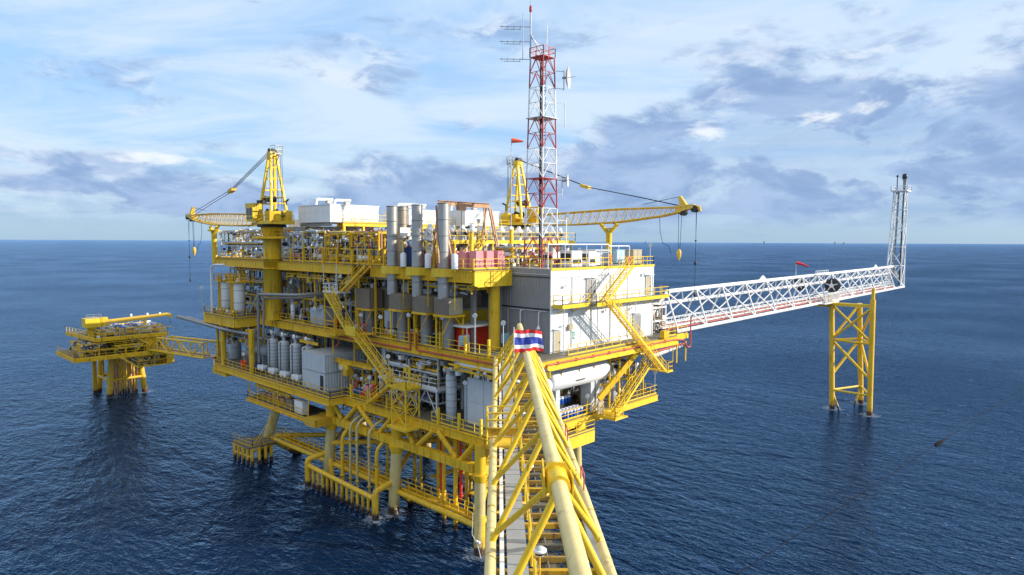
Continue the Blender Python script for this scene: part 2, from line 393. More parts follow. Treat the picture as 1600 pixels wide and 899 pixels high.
def vvessel(name, label, x, y, z0, z1, r, mt, group=None, bands=4, skirt='grey_paint', nozzle=True, cat='vessel'):
    o = thing(name, label, cat, (x, y, z0), group); sk_ = min(0.6, (z1 - z0) * .15)
    MB().lathe((x, y, z0), [(r * .96, 0), (r * .96, sk_ + r * .4)], 'z', 16).build('skirt', skirt, o)
    MB().lathe((x, y, z0 + sk_), vprof(r, z1 - z0 - sk_), 'z', 18).build('shell', mt, o)
    for i in range(bands):
        h = z0 + sk_ + r * .6 + (z1 - z0 - sk_ - r * 1.2) * (i + .5) / bands
        MB().lathe((x, y, h), [(r * 1.0, -.04), (r * 1.025, -.03), (r * 1.025, .03), (r * 1.0, .04)], 'z', 18).build('insulation_band', 'dull_steel', o)
    if nozzle:
        MB().tube([(x, y, z1 - .05), (x, y, z1 + .35)], r * .22, 8).lathe((x, y, z1 + .3), [(r * .34, 0), (r * .34, .1)], 'z', 10).build('nozzle', mt, o)
    return o
def hvessel(name, label, p, axis, L, r, mt, group=None, legs=True, cat='vessel', zfloor=None):
    x, y, z = p; o = thing(name, label, cat, (x, y, z if zfloor is None else zfloor), group)
    MB().lathe(p, [(a, b - L / 2) for a, b in vprof(r, L)], axis, 18).build('shell', mt, o)
    if legs and zfloor is not None:
        for s_ in (-.3, .3):
            cx, cy = (x + L * s_, y) if axis == 'x' else (x, y + L * s_)
            part_box(o, 'saddle', cx - (.12 if axis == 'x' else r * .7), cx + (.12 if axis == 'x' else r * .7), cy - (r * .7 if axis == 'x' else .12), cy + (r * .7 if axis == 'x' else .12), zfloor, z - r * .55, 'grey_paint')
    for s_ in (-.22, .15):
        cx, cy = (x + L * s_, y) if axis == 'x' else (x, y + L * s_)
        MB().tube([(cx, cy, z + r * .9), (cx, cy, z + r + .3)], r * .16, 8).lathe((cx, cy, z + r + .25), [(r * .26, 0), (r * .26, .09)], 'z', 8).build('nozzle', mt, o)
    return o
def cabinet(label, x0, x1, y0, y1, z0, z1, mt, door='dull_steel', group=None, name='cabinet', cat='cabinet', face='x'):
    o = thing(name, label, cat, ((x0 + x1) / 2, (y0 + y1) / 2, z0), group)
    part_box(o, 'plinth', x0 + .05, x1 - .05, y0 + .05, y1 - .05, z0, z0 + .12, 'dark')
    part_box(o, 'body', x0, x1, y0, y1, z0 + .12, z1, mt)
    part_box(o, 'top_cover', x0 - .05, x1 + .05, y0 - .05, y1 + .05, z1, z1 + .06, mt)
    W_ = (y1 - y0) if face == 'x' else (x1 - x0); k = max(1, round(W_ / 0.9))
    for i in range(k):
        a = (y0 if face == 'x' else x0) + W_ * i / k + .05; b_ = a + W_ / k - .1
        if face == 'x': part_box(o, 'door', x0 - .03, x0, a, b_, z0 + .2, z1 - .12, mt)
        else: part_box(o, 'door', a, b_, y0 - .03, y0, z0 + .2, z1 - .12, mt)
    return o
def beam_i(a, b, h=0.5, w=0.3):
    mb = MB(); u = Vector((0, 0, 1))
    mb.bar(Vector(a) + u * (h / 2 - .02), Vector(b) + u * (h / 2 - .02), w, .04); mb.bar(Vector(a) - u * (h / 2 - .02), Vector(b) - u * (h / 2 - .02), w, .04)
    mb.bar(a, b, .04, h - .08); return mb
ORD = ('first', 'second', 'third', 'fourth', 'fifth', 'sixth', 'seventh', 'eighth', 'ninth', 'tenth', 'eleventh', 'twelfth', 'thirteenth', 'fourteenth', 'fifteenth', 'sixteenth', 'seventeenth')
# ------------------------------------------------------------------ sea
o = MB().sheet([(-60000, -60000, 0), (60000, -60000, 0), (60000, 60000, 0), (-60000, 60000, 0)]).build('sea', 'sea_water'); tag(o, 'dark blue rippled open sea reaching the horizon', None, None, 'structure')
# ------------------------------------------------------------------ jacket of the main platform
J = thing('steel_jacket', 'yellow tubular steel jacket standing in the sea under the large platform', 'platform jacket', (-2, 5, 0))
LEGS = [((-2.6, 4.4), (-2.0, 4.9), .58), ((-2.35, 19.3), (-2.05, 19.0), .66), ((-2.5, 33.6), (-2.05, 33.3), .68), ((-2.8, 51.2), (-2.0, 48.2), .70)]
for (bx, by), (tx, ty), r in LEGS:
    ex, ey = bx - (tx - bx) * .6, by - (ty - by) * .6
    l = part_tube(J, 'leg', [(ex, ey, -4.5), (tx, ty, 7.9)], r, 'cream_leg', 18)
    MB().lathe((tx, ty, 7.2), [(r * 1.02, 0), (r * 1.08, .1), (r * 1.42, .75), (r * 1.42, .95)], 'z', 18).build('cone_collar', 'yellow', l)
    MB().tube([(tx, ty, 7.9), (tx, ty, 11.2)], r * 1.0, 18).build('stub_column', 'yellow', l)
bl = MB().tube([(-2.55, 4.44, .5), (-2.28, 4.66, 4.0)], .60, 18, False).build('painted_band', 'yellow_sea', J)
mb = MB()
for i in range(5): f_ = .15 + i * .19; q = Vector((-2.55, 4.44, .5)).lerp(Vector((-2.28, 4.66, 4.0)), f_); mb.tube([q, q + Vector((.004, .003, .05))], .607, 18, False)
mb.build('ring_line', 'yellow_rusty', J)
for y in (4.5, 19, 33, 50):
    part_tube(J, 'leg', [(14.2, y, -4.5), (13.2, y, 11.2)], .62, 'cream_leg', 16)
# big box girder carrying the cellar deck, with K braces
for x in (-2.05, 13.2):
    MB().box(x - .42, x + .42, 5.6, 35.5, 8.1, 9.0).build('box_girder', 'yellow', J)
    for y in [7.4, 9.8, 12.2, 14.6, 17, 22, 24.5, 27, 29.5, 31.6]:
        part_box(J, 'stiffener', x - .47, x + .47, y - .03, y + .03, 8.05, 9.03, 'yellow_rusty')
part_box(J, 'box_girder', -5.0, -.6, 32.4, 35.0, 8.0, 8.98, 'yellow_rusty')
part_box(J, 'box_girder', -2.4, 13.2, 4.5, 5.3, 8.0, 8.95, 'yellow')
for y0, y1 in ((33.2, 30.9), (27.3, 30.1), (26.9, 23.3), (19.9, 22.4), (18.2, 15.9), (12.2, 15.1), (11.6, 8.6), (5.6, 7.8)):
    part_tube(J, 'brace', [(-2.0, y0, 11.2), (-2.0, y1, 8.95)], .29, 'yellow', 12)
# horizontal walkway braces near the water
W_ = [(-2.3, 50.0), (-2.1, 33.5), (-2.1, 19.2), (-2.2, 4.8)]
for a, b in zip(W_, W_[1:]):
    part_tube(J, 'brace', [(a[0], a[1], 2.6), (b[0], b[1], 2.6)], .34, 'yellow_sea', 12)
    part_box(J, 'walkway', -1.85, -.9, b[1] + .7, a[1] - .7, 2.86, 2.95, 'yellow_rusty')
    railing(J, [(-.92, b[1] + .8, 2.95), (-.92, a[1] - .8, 2.95)], 'yellow', step=1.4)
    railing(J, [(-1.84, b[1] + .8, 2.95), (-1.84, a[1] - .8, 2.95)], 'yellow', step=1.4)
for p, q, r in (((-2.2, 48.5, 3.2), (13.8, 33, 3.2), .36), ((-2.2, 33, 5.4), (13.8, 19, 5.4), .36), ((-2.2, 33, 4.9), (13.8, 50, 4.9), .36), ((-2.2, 19, 4.6), (13.8, 33, 4.6), .34),
                ((-2.2, 49.5, 2.2), (6, 44, -4), .36), ((-2.2, 5, 3.2), (13.8, 19, 3.2), .34), ((13.8, 5, 3), (13.8, 50, 3), .34), ((-2.2, 5, 3.0), (13.8, 5, 3.0), .36), ((-2.3, 19.6, 1.8), (-2.9, 17.0, -3), .34), ((-2.0, 19.2, 3.4), (4, 21, -4), .34), ((-2.4, 33.0, 3.3), (-3.2, 30.9, -3), .34)):
    part_tube(J, 'brace', [p, q], r, 'yellow_sea', 12)
# lit crossing platform among the braces near the first leg
part_box(J, 'walkway', 2, 13, 9.8, 11.0, 3.3, 3.42, 'yellow_clean'); part_box(J, 'walkway', 2, 13, 17, 18, 3.5, 3.62, 'yellow_clean')
railing(J, [(2, 9.8, 3.42), (13, 9.8, 3.42)], 'yellow_clean')
part_box(J, 'walkway', 5.5, 6.7, 11, 17, 3.38, 3.49, 'yellow_clean')
# boat fender
F = thing('boat_fender', 'long yellow tubular boat fender with a row of posts standing in the water', 'boat fender', (-5, 26, 0))
part_tube(F, 'top_rail', [(-5, 34.0, 2.75), (-5, 19.6, 2.35)], .30, 'yellow_sea', 14)
for i in range(12):
    y = 20.6 + i * 1.12; part_tube(F, 'post', [(-5, y, -2), (-5, y, 2.38 + (y - 19.6) * .028)], .19, 'yellow_sea', 10)
for y, yy, z in ((34.3, 33.7, 3.5), (19.2, 19.3, 3.2)):
    part_tube(F, 'end_post', [(-5, y, -3), (-5, y, z - .3)], .40, 'yellow_sea', 14)
    part_tube(F, 'arm', route([(-5, y, z - .6), (-5, y, z), (-2.4, yy, z + .55)], .5), .34, 'yellow_sea', 12)
# bumper cluster at the far leg
F = thing('barge_bumper', 'cluster of weathered yellow bumper posts with a small landing beside the far jacket leg', 'boat fender', (-5, 51, 0))
for i, (x, y) in enumerate([(-7.0, 51.6), (-6.9, 50.4), (-6.8, 49.2), (-6.7, 48.0), (-6.6, 46.9), (-5.6, 46.8), (-4.6, 46.9), (-3.6, 47.2)]):
    part_tube(F, 'post', [(x, y, -2.5), (x, y, 2.6)], .24, 'yellow_sea', 10)
part_box(F, 'landing', -7.2, -3.0, 46.7, 51.8, 2.55, 2.75, 'grating')
for p in ([(-7.1, 51.8, 2.3), (-6.6, 46.7, 2.3)], [(-6.6, 46.7, 2.3), (-3.2, 47.2, 2.3)], [(-7.0, 51.7, 1.2), (-6.6, 46.8, 1.2)]): part_tube(F, 'ring_beam', p, .17, 'yellow_rusty', 8)
railing(F, [(-7.1, 51.7, 2.75), (-6.6, 46.8, 2.75), (-3.3, 47.0, 2.75)], 'yellow_rusty')
for q in (0, .6): part_tube(F, 'ladder_rail', [(-5.9 + q, 47.9, 2.7), (-2.6 + q * .6, 48.6, 6.2)], .05, 'yellow', 6)
# risers and caissons
def riser(label, y, x, r, ztop, m_, zend, back=2.4, group=None):
    o = thing('riser_pipe', label, 'pipe', (x, y, 0), group)
    part_tube(o, 'pipe', route([(x, y, zend), (x, y, ztop), (x + back, y - .3, ztop + 1.1), (x + back + 1, y - .4, ztop + 1.2)], 1.1), r * .86, m_, 12)
    for z in (2.2, ztop - 2.2): MB().lathe((x, y, z), [(r * 1.0, -.12), (r * 1.35, -.1), (r * 1.35, .1), (r, .12)], 'z', 12).build('clamp', 'yellow_rusty', o)
riser('thick bright yellow riser pipe beside the second leg from the far end', 29.2, -3.0, .27, 7.6, 'yellow_sea', -3)
riser('thin yellow hose pipe ending above the water just right of the thick far riser', 27.4, -3.0, .19, 9.3, 'cream_leg', 1.4)
riser('second thin yellow hose pipe, between the two thick risers, ending above the water', 25.9, -3.0, .19, 9.6, 'cream_leg', 1.3)
riser('thin yellow hose pipe ending above the water nearest the near thick riser', 23.3, -3.0, .20, 9.3, 'cream_leg', 1.4)
riser('thick bright yellow riser pipe behind the near end of the boat fender', 21.6, -3.1, .25, 7.5, 'yellow_sea', -3)
o = None
for i, (x, y, r) in enumerate([(2, 16.2, .30), (-.2, 12.7, .25), (-.5, 10.4, .26), (3.2, 12.6, .24), (6.4, 13.0, .28), (5.4, 9.4, .24), (12, 18, .3), (3.5, 21.5, .2), (4.5, 24, .26), (2.5, 27.2, .2), (5, 29.5, .24), (7, 16, .2), (8, 11, .22), (1.6, 8.4, .2), (9.5, 21, .26)]):
    o = thing('caisson', ORD[i] + ' of the plain yellow caisson pipes under the platform, counted from the second leg', 'pipe', (x, y, 0), 'yellow caissons under the platform')
    MB().tube([(x, y, -3), (x, y, 11)], r, 10).build('pipe', 'yellow_sea', o)
    MB().lathe((x, y, 2.4), [(r, -.1), (r * 1.4, -.08), (r * 1.4, .08), (r, .1)], 'z', 10).build('clamp', 'yellow_rusty', o)
for i, (x, y) in enumerate([(1.2, 14.8), (1.2, 11.4)]):
    o = thing('fire_water_pipe', ('bright red vertical pipe beside the yellow caissons, nearer the boat fender', 'bright red vertical pipe with couplings next to the near jacket leg')[i], 'pipe', (x, y, 0))
    MB().tube([(x, y, 2.6), (x, y, 11)], .17, 10).build('pipe', 'red', o)
    for z in (3.2, 4.6, 6, 7.4): MB().lathe((x, y, z), [(.17, -.12), (.27, -.1), (.27, .1), (.17, .12)], 'z', 10).build('coupling', 'red', o)
# ------------------------------------------------------------------ decks
def plate(o, poly, z0, z1, mt, name='deck_plate'):
    n = len(poly); MB().add([(x, y, z0) for x, y in poly] + [(x, y, z1) for x, y in poly], [tuple(range(n))[::-1], tuple(range(n, 2 * n))] + [(i, (i + 1) % n, n + (i + 1) % n, n + i) for i in range(n)]).build(name, mt, o)
# cellar deck, z = 12
CD = thing('cellar_deck', 'lowest large yellow platform deck carrying grey vessels and stacked containers', 'platform deck', (14, 35, 12))
plate(CD, [(-1.5, 2.6), (28, 2.6), (28, 72), (2.0, 74.5), (-1.4, 71.5), (-3.8, 65.5), (-3.8, 30.6), (-1.5, 30.6)], 11.85, 12.0, 'grating')
def edge(o, a, b, z0, z1, mt='yellow', t_=.3, name='edge_beam'):
    MB().bar((*a, (z0 + z1) / 2), (*b, (z0 + z1) / 2), t_, z1 - z0).build(name, mt, o)
    MB().bar((*a, z0 + .03), (*b, z0 + .03), t_ + .25, .06).bar((*a, z1 - .03), (*b, z1 - .03), t_ + .25, .055).build('flange', mt, o)
edge(CD, (-1.6, 2.6), (-1.6, 30.6), 10.9, 11.84); edge(CD, (-3.85, 30.6), (-3.85, 65.5), 11.05, 11.84); edge(CD, (-3.85, 30.55), (-1.6, 30.55), 11.05, 11.83, 'yellow_clean')
edge(CD, (-1.5, 2.5), (16, 2.5), 11.0, 11.84, 'yellow_clean'); edge(CD, (16, 2.5), (28, 2.5), 11.1, 11.82, 'yellow_clean')
edge(CD, (-3.85, 65.5), (-1.4, 71.5), 11.0, 11.84); edge(CD, (-1.4, 71.5), (2, 74.5), 11.0, 11.84); edge(CD, (28, 2.6), (28, 72), 11, 11.84)
part_box(CD, 'end_plate', -3.7, -2.6, 62, 67.0, 10.2, 11.0, 'yellow')
for y in range(8, 72, 6): MB().bar((-1.4, y, 11.4), (27.8, y, 11.4), .22, .8).build('cross_beam', 'yellow', CD)
for x in (4, 14, 24): MB().bar((x, 3, 11.3), (x, 72, 11.3), .3, 1.0).build('cross_beam', 'yellow', CD)
railing(CD, [(-1.55, 4.5, 12), (-1.55, 13.2, 12)]); railing(CD, [(-1.55, 17.5, 12), (-1.55, 30.5, 12), (-3.8, 30.6, 12), (-3.8, 65.4, 12), (-1.4, 71.3, 12), (2, 74.3, 12)], 'yellow')
railing(CD, [(1, 2.6, 12), (14.5, 2.6, 12)]); railing(CD, [(18.5, 2.5, 12), (28, 2.5, 12), (28, 6, 12)])
# taller gate posts along the rail
for y in (5.2, 8.6, 12.0, 17.8, 21.5, 25.4, 29.2): part_box(CD, 'rail_post', -1.72, -1.46, y - .12, y + .12, 11.9, 13.7, 'yellow_clean')
# deck columns
def column(o, x, y, z0, z1, r, mt='yellow', n=18): MB().tube([(x, y, z0), (x, y, z1)], r, n).build('column', mt, o)
for y in (8.5, 22, 35, 48): column(CD, 3.6, y, 12, 18.9, .62)
for y in (8.5, 22, 35, 48, 62): column(CD, 24, y, 12, 18.9, .62)
for y, x in ((62.7, -3.6), (53.6, -3.2)): column(CD, x, y, 12, 18.6, .42)
column(CD, 2.2, 70.5, 12, 18.7, .32); column(CD, -2.6, 67.3, 12, 18.6, .22)
# main deck, z = 20
MD = thing('main_deck', 'middle yellow platform deck with turbine exhaust boxes and the white building on it', 'platform deck', (14, 35, 20))
plate(MD, [(0, 1.2), (1.2, 0), (28.5, 0), (30, 1.5), (30, 72), (0, 72)], 19.86, 20.0, 'grating')
for a, b, m_ in (((-.1, 1.2), (-.1, 57.4), 'yellow'), ((1.2, -.1), (28.5, -.1), 'yellow_clean')): edge(MD, a, b, 18.85, 19.84, m_)
edge(MD, (30, 1.5), (30, 72), 18.9, 19.84); edge(MD, (-.1, 1.2), (1.2, -.1), 18.9, 19.83, 'yellow_clean')
for y in range(5, 70, 5): MB().bar((.2, y, 19.4), (29.8, y, 19.4), .22, .85).build('cross_beam', 'yellow', MD)
for x in (3.6, 14, 24): MB().bar((x, .4, 19.2), (x, 71, 19.2), .34, 1.15).build('cross_beam', 'yellow', MD)
railing(MD, [(-.05, 2.2, 20), (-.05, 26.6, 20)]); railing(MD, [(-.05, 29.2, 20), (-.05, 57, 20)], 'yellow'); railing(MD, [(6.2, .05, 20), (20.5, .05, 20)]); railing(MD, [(26.5, .05, 20), (28.5, .05, 20), (29.9, 1.5, 20), (29.9, 5, 20)])
for y in (2.0, 5.6, 9.2, 13.4, 17.6): part_box(MD, 'rail_post', -.22, .02, y - .12, y + .12, 19.9, 21.8, 'yellow_clean')
plate(MD, [(-3.95, 57.5), (0, 57.5), (0, 71), (-3.0, 71), (-3.95, 69)], 19.86, 20.01, 'grating', 'side_platform')
for a, b, m_ in (((-3.95, 57.5), (-3.95, 69), 'yellow'), ((-3.95, 57.45), (-.2, 57.45), 'yellow_clean'), ((-3.95, 69), (-3, 71), 'yellow')): edge(MD, a, b, 18.55, 19.84, m_)
railing(MD, [(-.3, 57.55, 20), (-3.9, 57.55, 20), (-3.9, 69, 20), (-3, 71, 20)], 'yellow')
# brackets from the main deck out to the cellar deck edge on the lit face
for a, b in (((20.2, .4, 18.9), (14.4, 2.0, 13.6)), ((3.6, .6, 18.9), (2.2, 2.0, 16.5))): MB().bar(a, b, .34, .7).build('bracket', 'yellow', MD)
for y in (8.5, 22, 35, 48.5, 62): column(MD, 3.6, y, 20, 27.8, .62)
for y in (22, 35, 48, 62): column(MD, 24, y, 20, 27.8, .62)
for x, y in ((1.4, 66), (1.2, 57.8)): column(MD, x, y, 20, 27.7, .3)
MB().box(2.05, 2.5, 10.2, 10.7, 20, 27.7).build('column', 'dull_steel', MD)
for y in (20, 26.8, 30.5, 41.5): part_box(MD, 'column', .5, .72, y - .12, y + .12, 20, 27.7, 'yellow')
# slender posts that tie the two decks together on the open face
for x in (17.5, 19.5, 21.6): part_tube(MD, 'hanger_post', [(x, 2.7, 12), (x, 2.7, 18.9)], .13, 'yellow_clean', 8)
# top deck, z = 29
TD = thing('top_deck', 'upper yellow platform deck under the exhaust stacks and crane pedestals', 'platform deck', (16, 40, 29))
plate(TD, [(0, 8), (5.6, 8), (5.6, 10.2), (36, 10.2), (36, 74), (0, 74)], 28.86, 29.0, 'grating')
edge(TD, (-.15, 8), (-.15, 26.6), 27.55, 28.84, 'yellow', .35); edge(TD, (-.15, 30.6), (-.15, 74), 27.65, 28.84, 'yellow', .35)
MB().add([(-.33, 30.6, 28.84), (.03, 30.6, 28.84), (.03, 32.4, 27.65), (-.33, 32.4, 27.65), (-.33, 33, 28.84), (.03, 33, 28.84)], [(0, 3, 4), (1, 5, 2), (0, 1, 2, 3), (3, 2, 5, 4), (4, 5, 1, 0)]).build('girder_end', 'yellow', TD)
edge(TD, (.2, 7.9), (5.6, 7.9), 27.1, 28.84, 'yellow_clean', .4); edge(TD, (-.15, 7.9), (.2, 7.9), 27.2, 28.83, 'yellow_clean', .4)
MB().bar((0, 18, 28.2), (0, 18.06, 28.2), .5, 1.3).build('stiffener', 'yellow', TD)
edge(TD, (36, 10.2), (36, 74), 27.7, 28.84, 'yellow_clean'); edge(TD, (.2, 74), (36, 74), 27.7, 28.84)
for y in range(12, 74, 5): MB().bar((.1, y, 28.3), (35.8, y, 28.3), .24, 1.0).build('cross_beam', 'yellow', TD)
for x in (3.6, 14, 24, 33): MB().bar((x, 11, 28.15), (x, 73.5, 28.15), .34, 1.3).build('cross_beam', 'yellow', TD)
railing(TD, [(0.02, 8.1, 29), (0.02, 11.3, 29)]); railing(TD, [(.02, 23.2, 29), (.02, 49.6, 29)], 'yellow'); railing(TD, [(.02, 54.8, 29), (.02, 73.8, 29), (6, 73.8, 29)], 'yellow'); railing(TD, [(.1, 8.05, 29), (5.5, 8.05, 29)])
for y in (24, 27.2, 31, 34.6, 38.2, 43.5, 47): part_box(TD, 'rail_post', -.16, .1, y - .13, y + .13, 28.9, 30.9, 'yellow')
for y in (12.4, 17.0, 21.8):    # collars where the stacks pass outside the deck edge
    plate(TD, [(-.3, y - 1.5), (-1.15, y - 1.0), (-1.55, y - .3), (-1.55, y + .7), (-1.1, y + 1.3), (-.3, y + 1.6)], 28.1, 28.98, 'yellow_clean', 'stack_collar')
# sub cellar platform hanging on the far left
HD = thing('hanging_platform', 'small railed yellow platform hanging below the lowest deck near the far leg', 'platform', (-3, 43, 8.5))
plate(HD, [(-4.3, 35), (0, 35), (0, 53), (-4.3, 53)], 8.35, 8.48, 'grating', 'floor')
edge(HD, (-4.35, 34.2), (-4.35, 53), 8.1, 8.36, 'yellow'); edge(HD, (-4.35, 53), (0, 53), 8.1, 8.36)
railing(HD, [(-4.3, 35.2, 8.48), (-4.3, 52.9, 8.48), (-1, 52.9, 8.48)], 'yellow')
for y in (35.6, 44, 50.0, 52.9): part_bar(HD, 'hanger', (-4.2, y, 8.4), (-3.95, y, 11.2), .12, .12, 'yellow')
# girder and bracket under the lit corner
part_box(CD, 'corner_girder', 5.6, 12.2, .9, 1.5, 9.3, 10.6, 'yellow_clean'); part_box(CD, 'corner_girder', 5.2, 12.4, 1.0, 5, 10.6, 10.75, 'grating')
MB().bar((6.0, 1.3, 8.2), (11.5, 1.9, 11.2), .3, .9).build('bracket', 'yellow_clean', CD)
railing(CD, [(5.6, .95, 10.75), (12.2, .95, 10.75)])
part_box(J, 'leg_cap', 12.2, 14.3, 3.4, 5.6, 8.9, 9.8, 'yellow_clean')
# ------------------------------------------------------------------ near footbridge (triangular truss)
B0 = Vector((-31.6, -29.5, 0)); bd = Vector((.710, .704, 0)).normalized(); bn = Vector((-bd.y, bd.x, 0))
def BP(s_, off, z): return B0 + bd * s_ + bn * off + Vector((0, 0, z))
FB = thing('footbridge', 'cream and yellow triangular tube truss bridge running from the viewer to the platform corner', 'bridge', BP(0, 0, 20.8))
ZT, ZB = 25.0, 21.0
part_tube(FB, 'top_chord', [BP(-15, 0, ZT), BP(33.2, 0, ZT)], .235, 'cream', 20)
MB().ball(BP(33.2, 0, ZT), .235, 14, 8).build('chord_end', 'cream', FB)
part_tube(FB, 'bottom_chord', [BP(-15, 2.0, ZB), BP(40.2, 2.0, ZB)], .20, 'cream', 16)
part_tube(FB, 'bottom_chord', [BP(-15, -2.0, ZB), BP(40.2, -2.0, ZB)], .20, 'cream', 16)
s0, ds = -2.9, 5.55
k = -2
while s0 + k * ds < 33:
    st = s0 + k * ds
    for sg in (1, -1):
        a = BP(st, 0, ZT) - Vector((0, 0, .1)); b = BP(st + .35 * ds, 2.0 * sg, ZB + .1)
        part_tube(FB, 'diagonal', [BP(st + .3, 0, ZT - .05), BP(min(st + .92 * ds, 39), 2.0 * sg, ZB + .05)], .105, 'yellow_clean', 10)
        part_tube(FB, 'diagonal', [BP(st - .3, 0, ZT - .05), BP(st - .18 * ds, 2.0 * sg, ZB + .05)], .115, 'yellow_clean', 10)
    k += 1
for sg in (1, -1): part_tube(FB, 'end_post', [BP(33.1, 0, ZT - .05), BP(39.6, 2.0 * sg, ZB)], .14, 'yellow_clean', 10)
for s_ in [x * 3.1 - 14 for x in range(16)]:
    MB().tube([BP(s_ - .025, 0, ZT), BP(s_ - .012, 0, ZT), BP(s_ + .012, 0, ZT), BP(s_ + .025, 0, ZT)], [.234, .243, .243, .234], 20, False).build('weld_seam', 'cream', FB)
for i in range(26):
    for sg in (2.0, -2.0):
        s_ = -14 + i * 2.05 + (.4 if sg > 0 else 0); MB().tube([BP(s_ - .05, sg, ZB), BP(s_ + .05, sg, ZB)], .212, 16, False).build('clamp_band', 'yellow' if i % 3 == 0 else 'cream', FB)
# collar joint of the top chord
cl = s0 + .1
MB().tube([BP(cl - .45, 0, ZT), BP(cl + .45, 0, ZT)], .34, 16).build('joint_collar', 'yellow_clean', FB)
MB().tube([BP(cl + .42, 0, ZT), BP(cl + .50, 0, ZT)], .50, 6).build('joint_plate', 'yellow_clean', FB)
MB().bar(BP(cl - .3, .42, ZT - .05), BP(cl + 1.3, .36, ZT - .05), .05, .62).build('joint_gusset', 'yellow_clean', FB)
MB().bar(BP(cl - .3, -.42, ZT - .05), BP(cl + .4, -.40, ZT - .05), .05, .55).build('joint_gusset', 'yellow_clean', FB)
# floor: cross beams, walkway panels, pipes, trays
for i in range(56): MB().bar(BP(-13 + i * .94, 1.95, 20.74), BP(-13 + i * .94, -1.95, 20.74), .11 if i % 2 else .2, .2).build('cross_beam', ('grating', 'beam_brown', 'yellow_rusty', 'beam_brown')[i % 4], FB)
for i in range(28):
    a, b = -13 + i * 1.88 + .14, -13 + (i + 1) * 1.88 - .14
    for o0, o1 in ((-1.5, -.55), (-.45, .45)): MB().hexa([BP(a, o0, 20.55), BP(b, o0, 20.55), BP(b, o1, 20.55), BP(a, o1, 20.55), BP(a, o0, 20.6), BP(b, o0, 20.6), BP(b, o1, 20.6), BP(a, o1, 20.6)]).build('grating_panel', 'grating', FB)
for i in range(26):
    a, b = -13 + i * 2.02, -13 + (i + 1) * 2.02 - .05
    MB().hexa([BP(a, .70, 20.86), BP(b, .70, 20.86), BP(b, 1.42, 20.86), BP(a, 1.42, 20.86), BP(a, .70, 20.93), BP(b, .70, 20.93), BP(b, 1.42, 20.93), BP(a, 1.42, 20.93)]).build('walkway_panel', 'walk_grey', FB)
MB().bar(BP(-14, 1.60, 20.95), BP(38, 1.60, 20.95), .16, .10).build('cable_tray', 'white', FB)
MB().bar(BP(-14, -1.72, 21.0), BP(38, -1.72, 21.0), .22, .12).build('cable_tray', 'pale_grey', FB)
for off, r, m_ in ((.38, .06, 'grating'), (-.02, .05, 'grating'), (-.72, .06, 'grating'), (-1.1, .08, 'dull_steel'), (-1.42, .06, 'grey_paint')):
    part_tube(FB, 'pipe', [BP(-14, off, 20.68), BP(39.5, off, 20.68)], r, m_, 8)
for z in (21.5, 22.0): part_bar(FB, 'walkway_rail', BP(-14, .58, z), BP(38, .58, z), .06, .06, 'yellow_clean')
for i in range(28): part_bar(FB, 'rail_post', BP(-13 + i * 1.9, .58, 20.9), BP(-13 + i * 1.9, .58, 22.02), .07, .07, 'yellow_clean')
# cage beside the walkway
MB().hexa([BP(13.2, .95, 20.95), BP(13.2, 2.25, 20.95), BP(14.8, 2.25, 20.95), BP(14.8, .95, 20.95), BP(13.2, .95, 21.03), BP(13.2, 2.25, 21.03), BP(14.8, 2.25, 21.03), BP(14.8, .95, 21.03)]).build('cage_floor', 'yellow_clean', FB)
mb = MB()
for s_ in (13.2, 14.8):
    for off in (.6, 2.35):
        mb.bar(BP(s_, off, 21.0), BP(s_, off, 22.85), .08, .08)
    for z in (21.06, 21.55, 22.05, 22.45, 22.82): mb.bar(BP(s_, .6, z), BP(s_, 2.35, z), .06, .06)
for z in (21.06, 21.55, 22.05, 22.45, 22.82): mb.bar(BP(13.2, 2.35, z), BP(14.8, 2.35, z), .06, .06)
for off in (1.05, 1.9): mb.bar(BP(13.2, off, 21.0), BP(13.2, off, 21.6), .05, .05)
mb.build('cage_rail', 'yellow_clean', FB)
MB().bar(BP(13.26, .62, 21.83), BP(13.26, 2.33, 21.83), .02, .45).build('kick_panel', 'yellow_rusty', FB)
# dangling red frames on the outer chord
for s_ in (6.5, 13.5): MB().tube(route([BP(s_, -2.0, 21.1), BP(s_, -2.0, 21.9), BP(s_ + 1.1, -2.0, 21.9), BP(s_ + 1.1, -2.0, 21.1)], .1), .035, 6).build('red_frame', 'pipe_red', FB)
# landing between bridge and deck corner
plate(MD, [(-3.6, -1.0), (-1.1, -3.6), (1.2, -.05), (-.05, 1.2)], 19.7, 19.85, 'grating', 'landing_plate')
for a, b in (((-3.6, -1.0), (-.05, 1.2)), ((-1.1, -3.6), (1.2, -.05)), ((-3.6, -1), (-1.1, -3.6))): MB().bar((*a, 19.45), (*b, 19.45), .25, .55).build('landing_beam', 'yellow_clean', MD)
for i, s_ in enumerate((-6.2, -1.4, 6.5, 15.5, 24)):
    p = BP(s_, .42, 20.95); lb = ('white bulkhead lamp on the footbridge floor nearest the viewer', 'white bulkhead lamp on the footbridge below the yellow collar joint', 'white bulkhead lamp on the footbridge, next one past the collar joint', 'white bulkhead lamp on the footbridge beside the railed cage', 'white bulkhead lamp on the footbridge nearest the platform')[i]
    o = thing('bulkhead_lamp', lb, 'lamp', p)
    MB().tube([p, p + Vector((0, 0, 1.15))], .03, 6).build('stem', 'yellow', o)
    c = p + Vector((0, 0, 1.15)); MB().lathe(c, [(.12, 0), (.16, .04), (.16, .12), (.22, .14), (.22, .2), (.15, .22)], 'z', 14).build('housing', 'lamp_white', o); MB().lathe(c, [(.165, .05), (.168, .06), (.168, .1), (.165, .11)], 'z', 14).build('gasket', 'dark', o); MB().lathe(c, [(.15, .222), (.13, .27), (0, .28)], 'z', 14).build('lens', 'pale_grey', o)
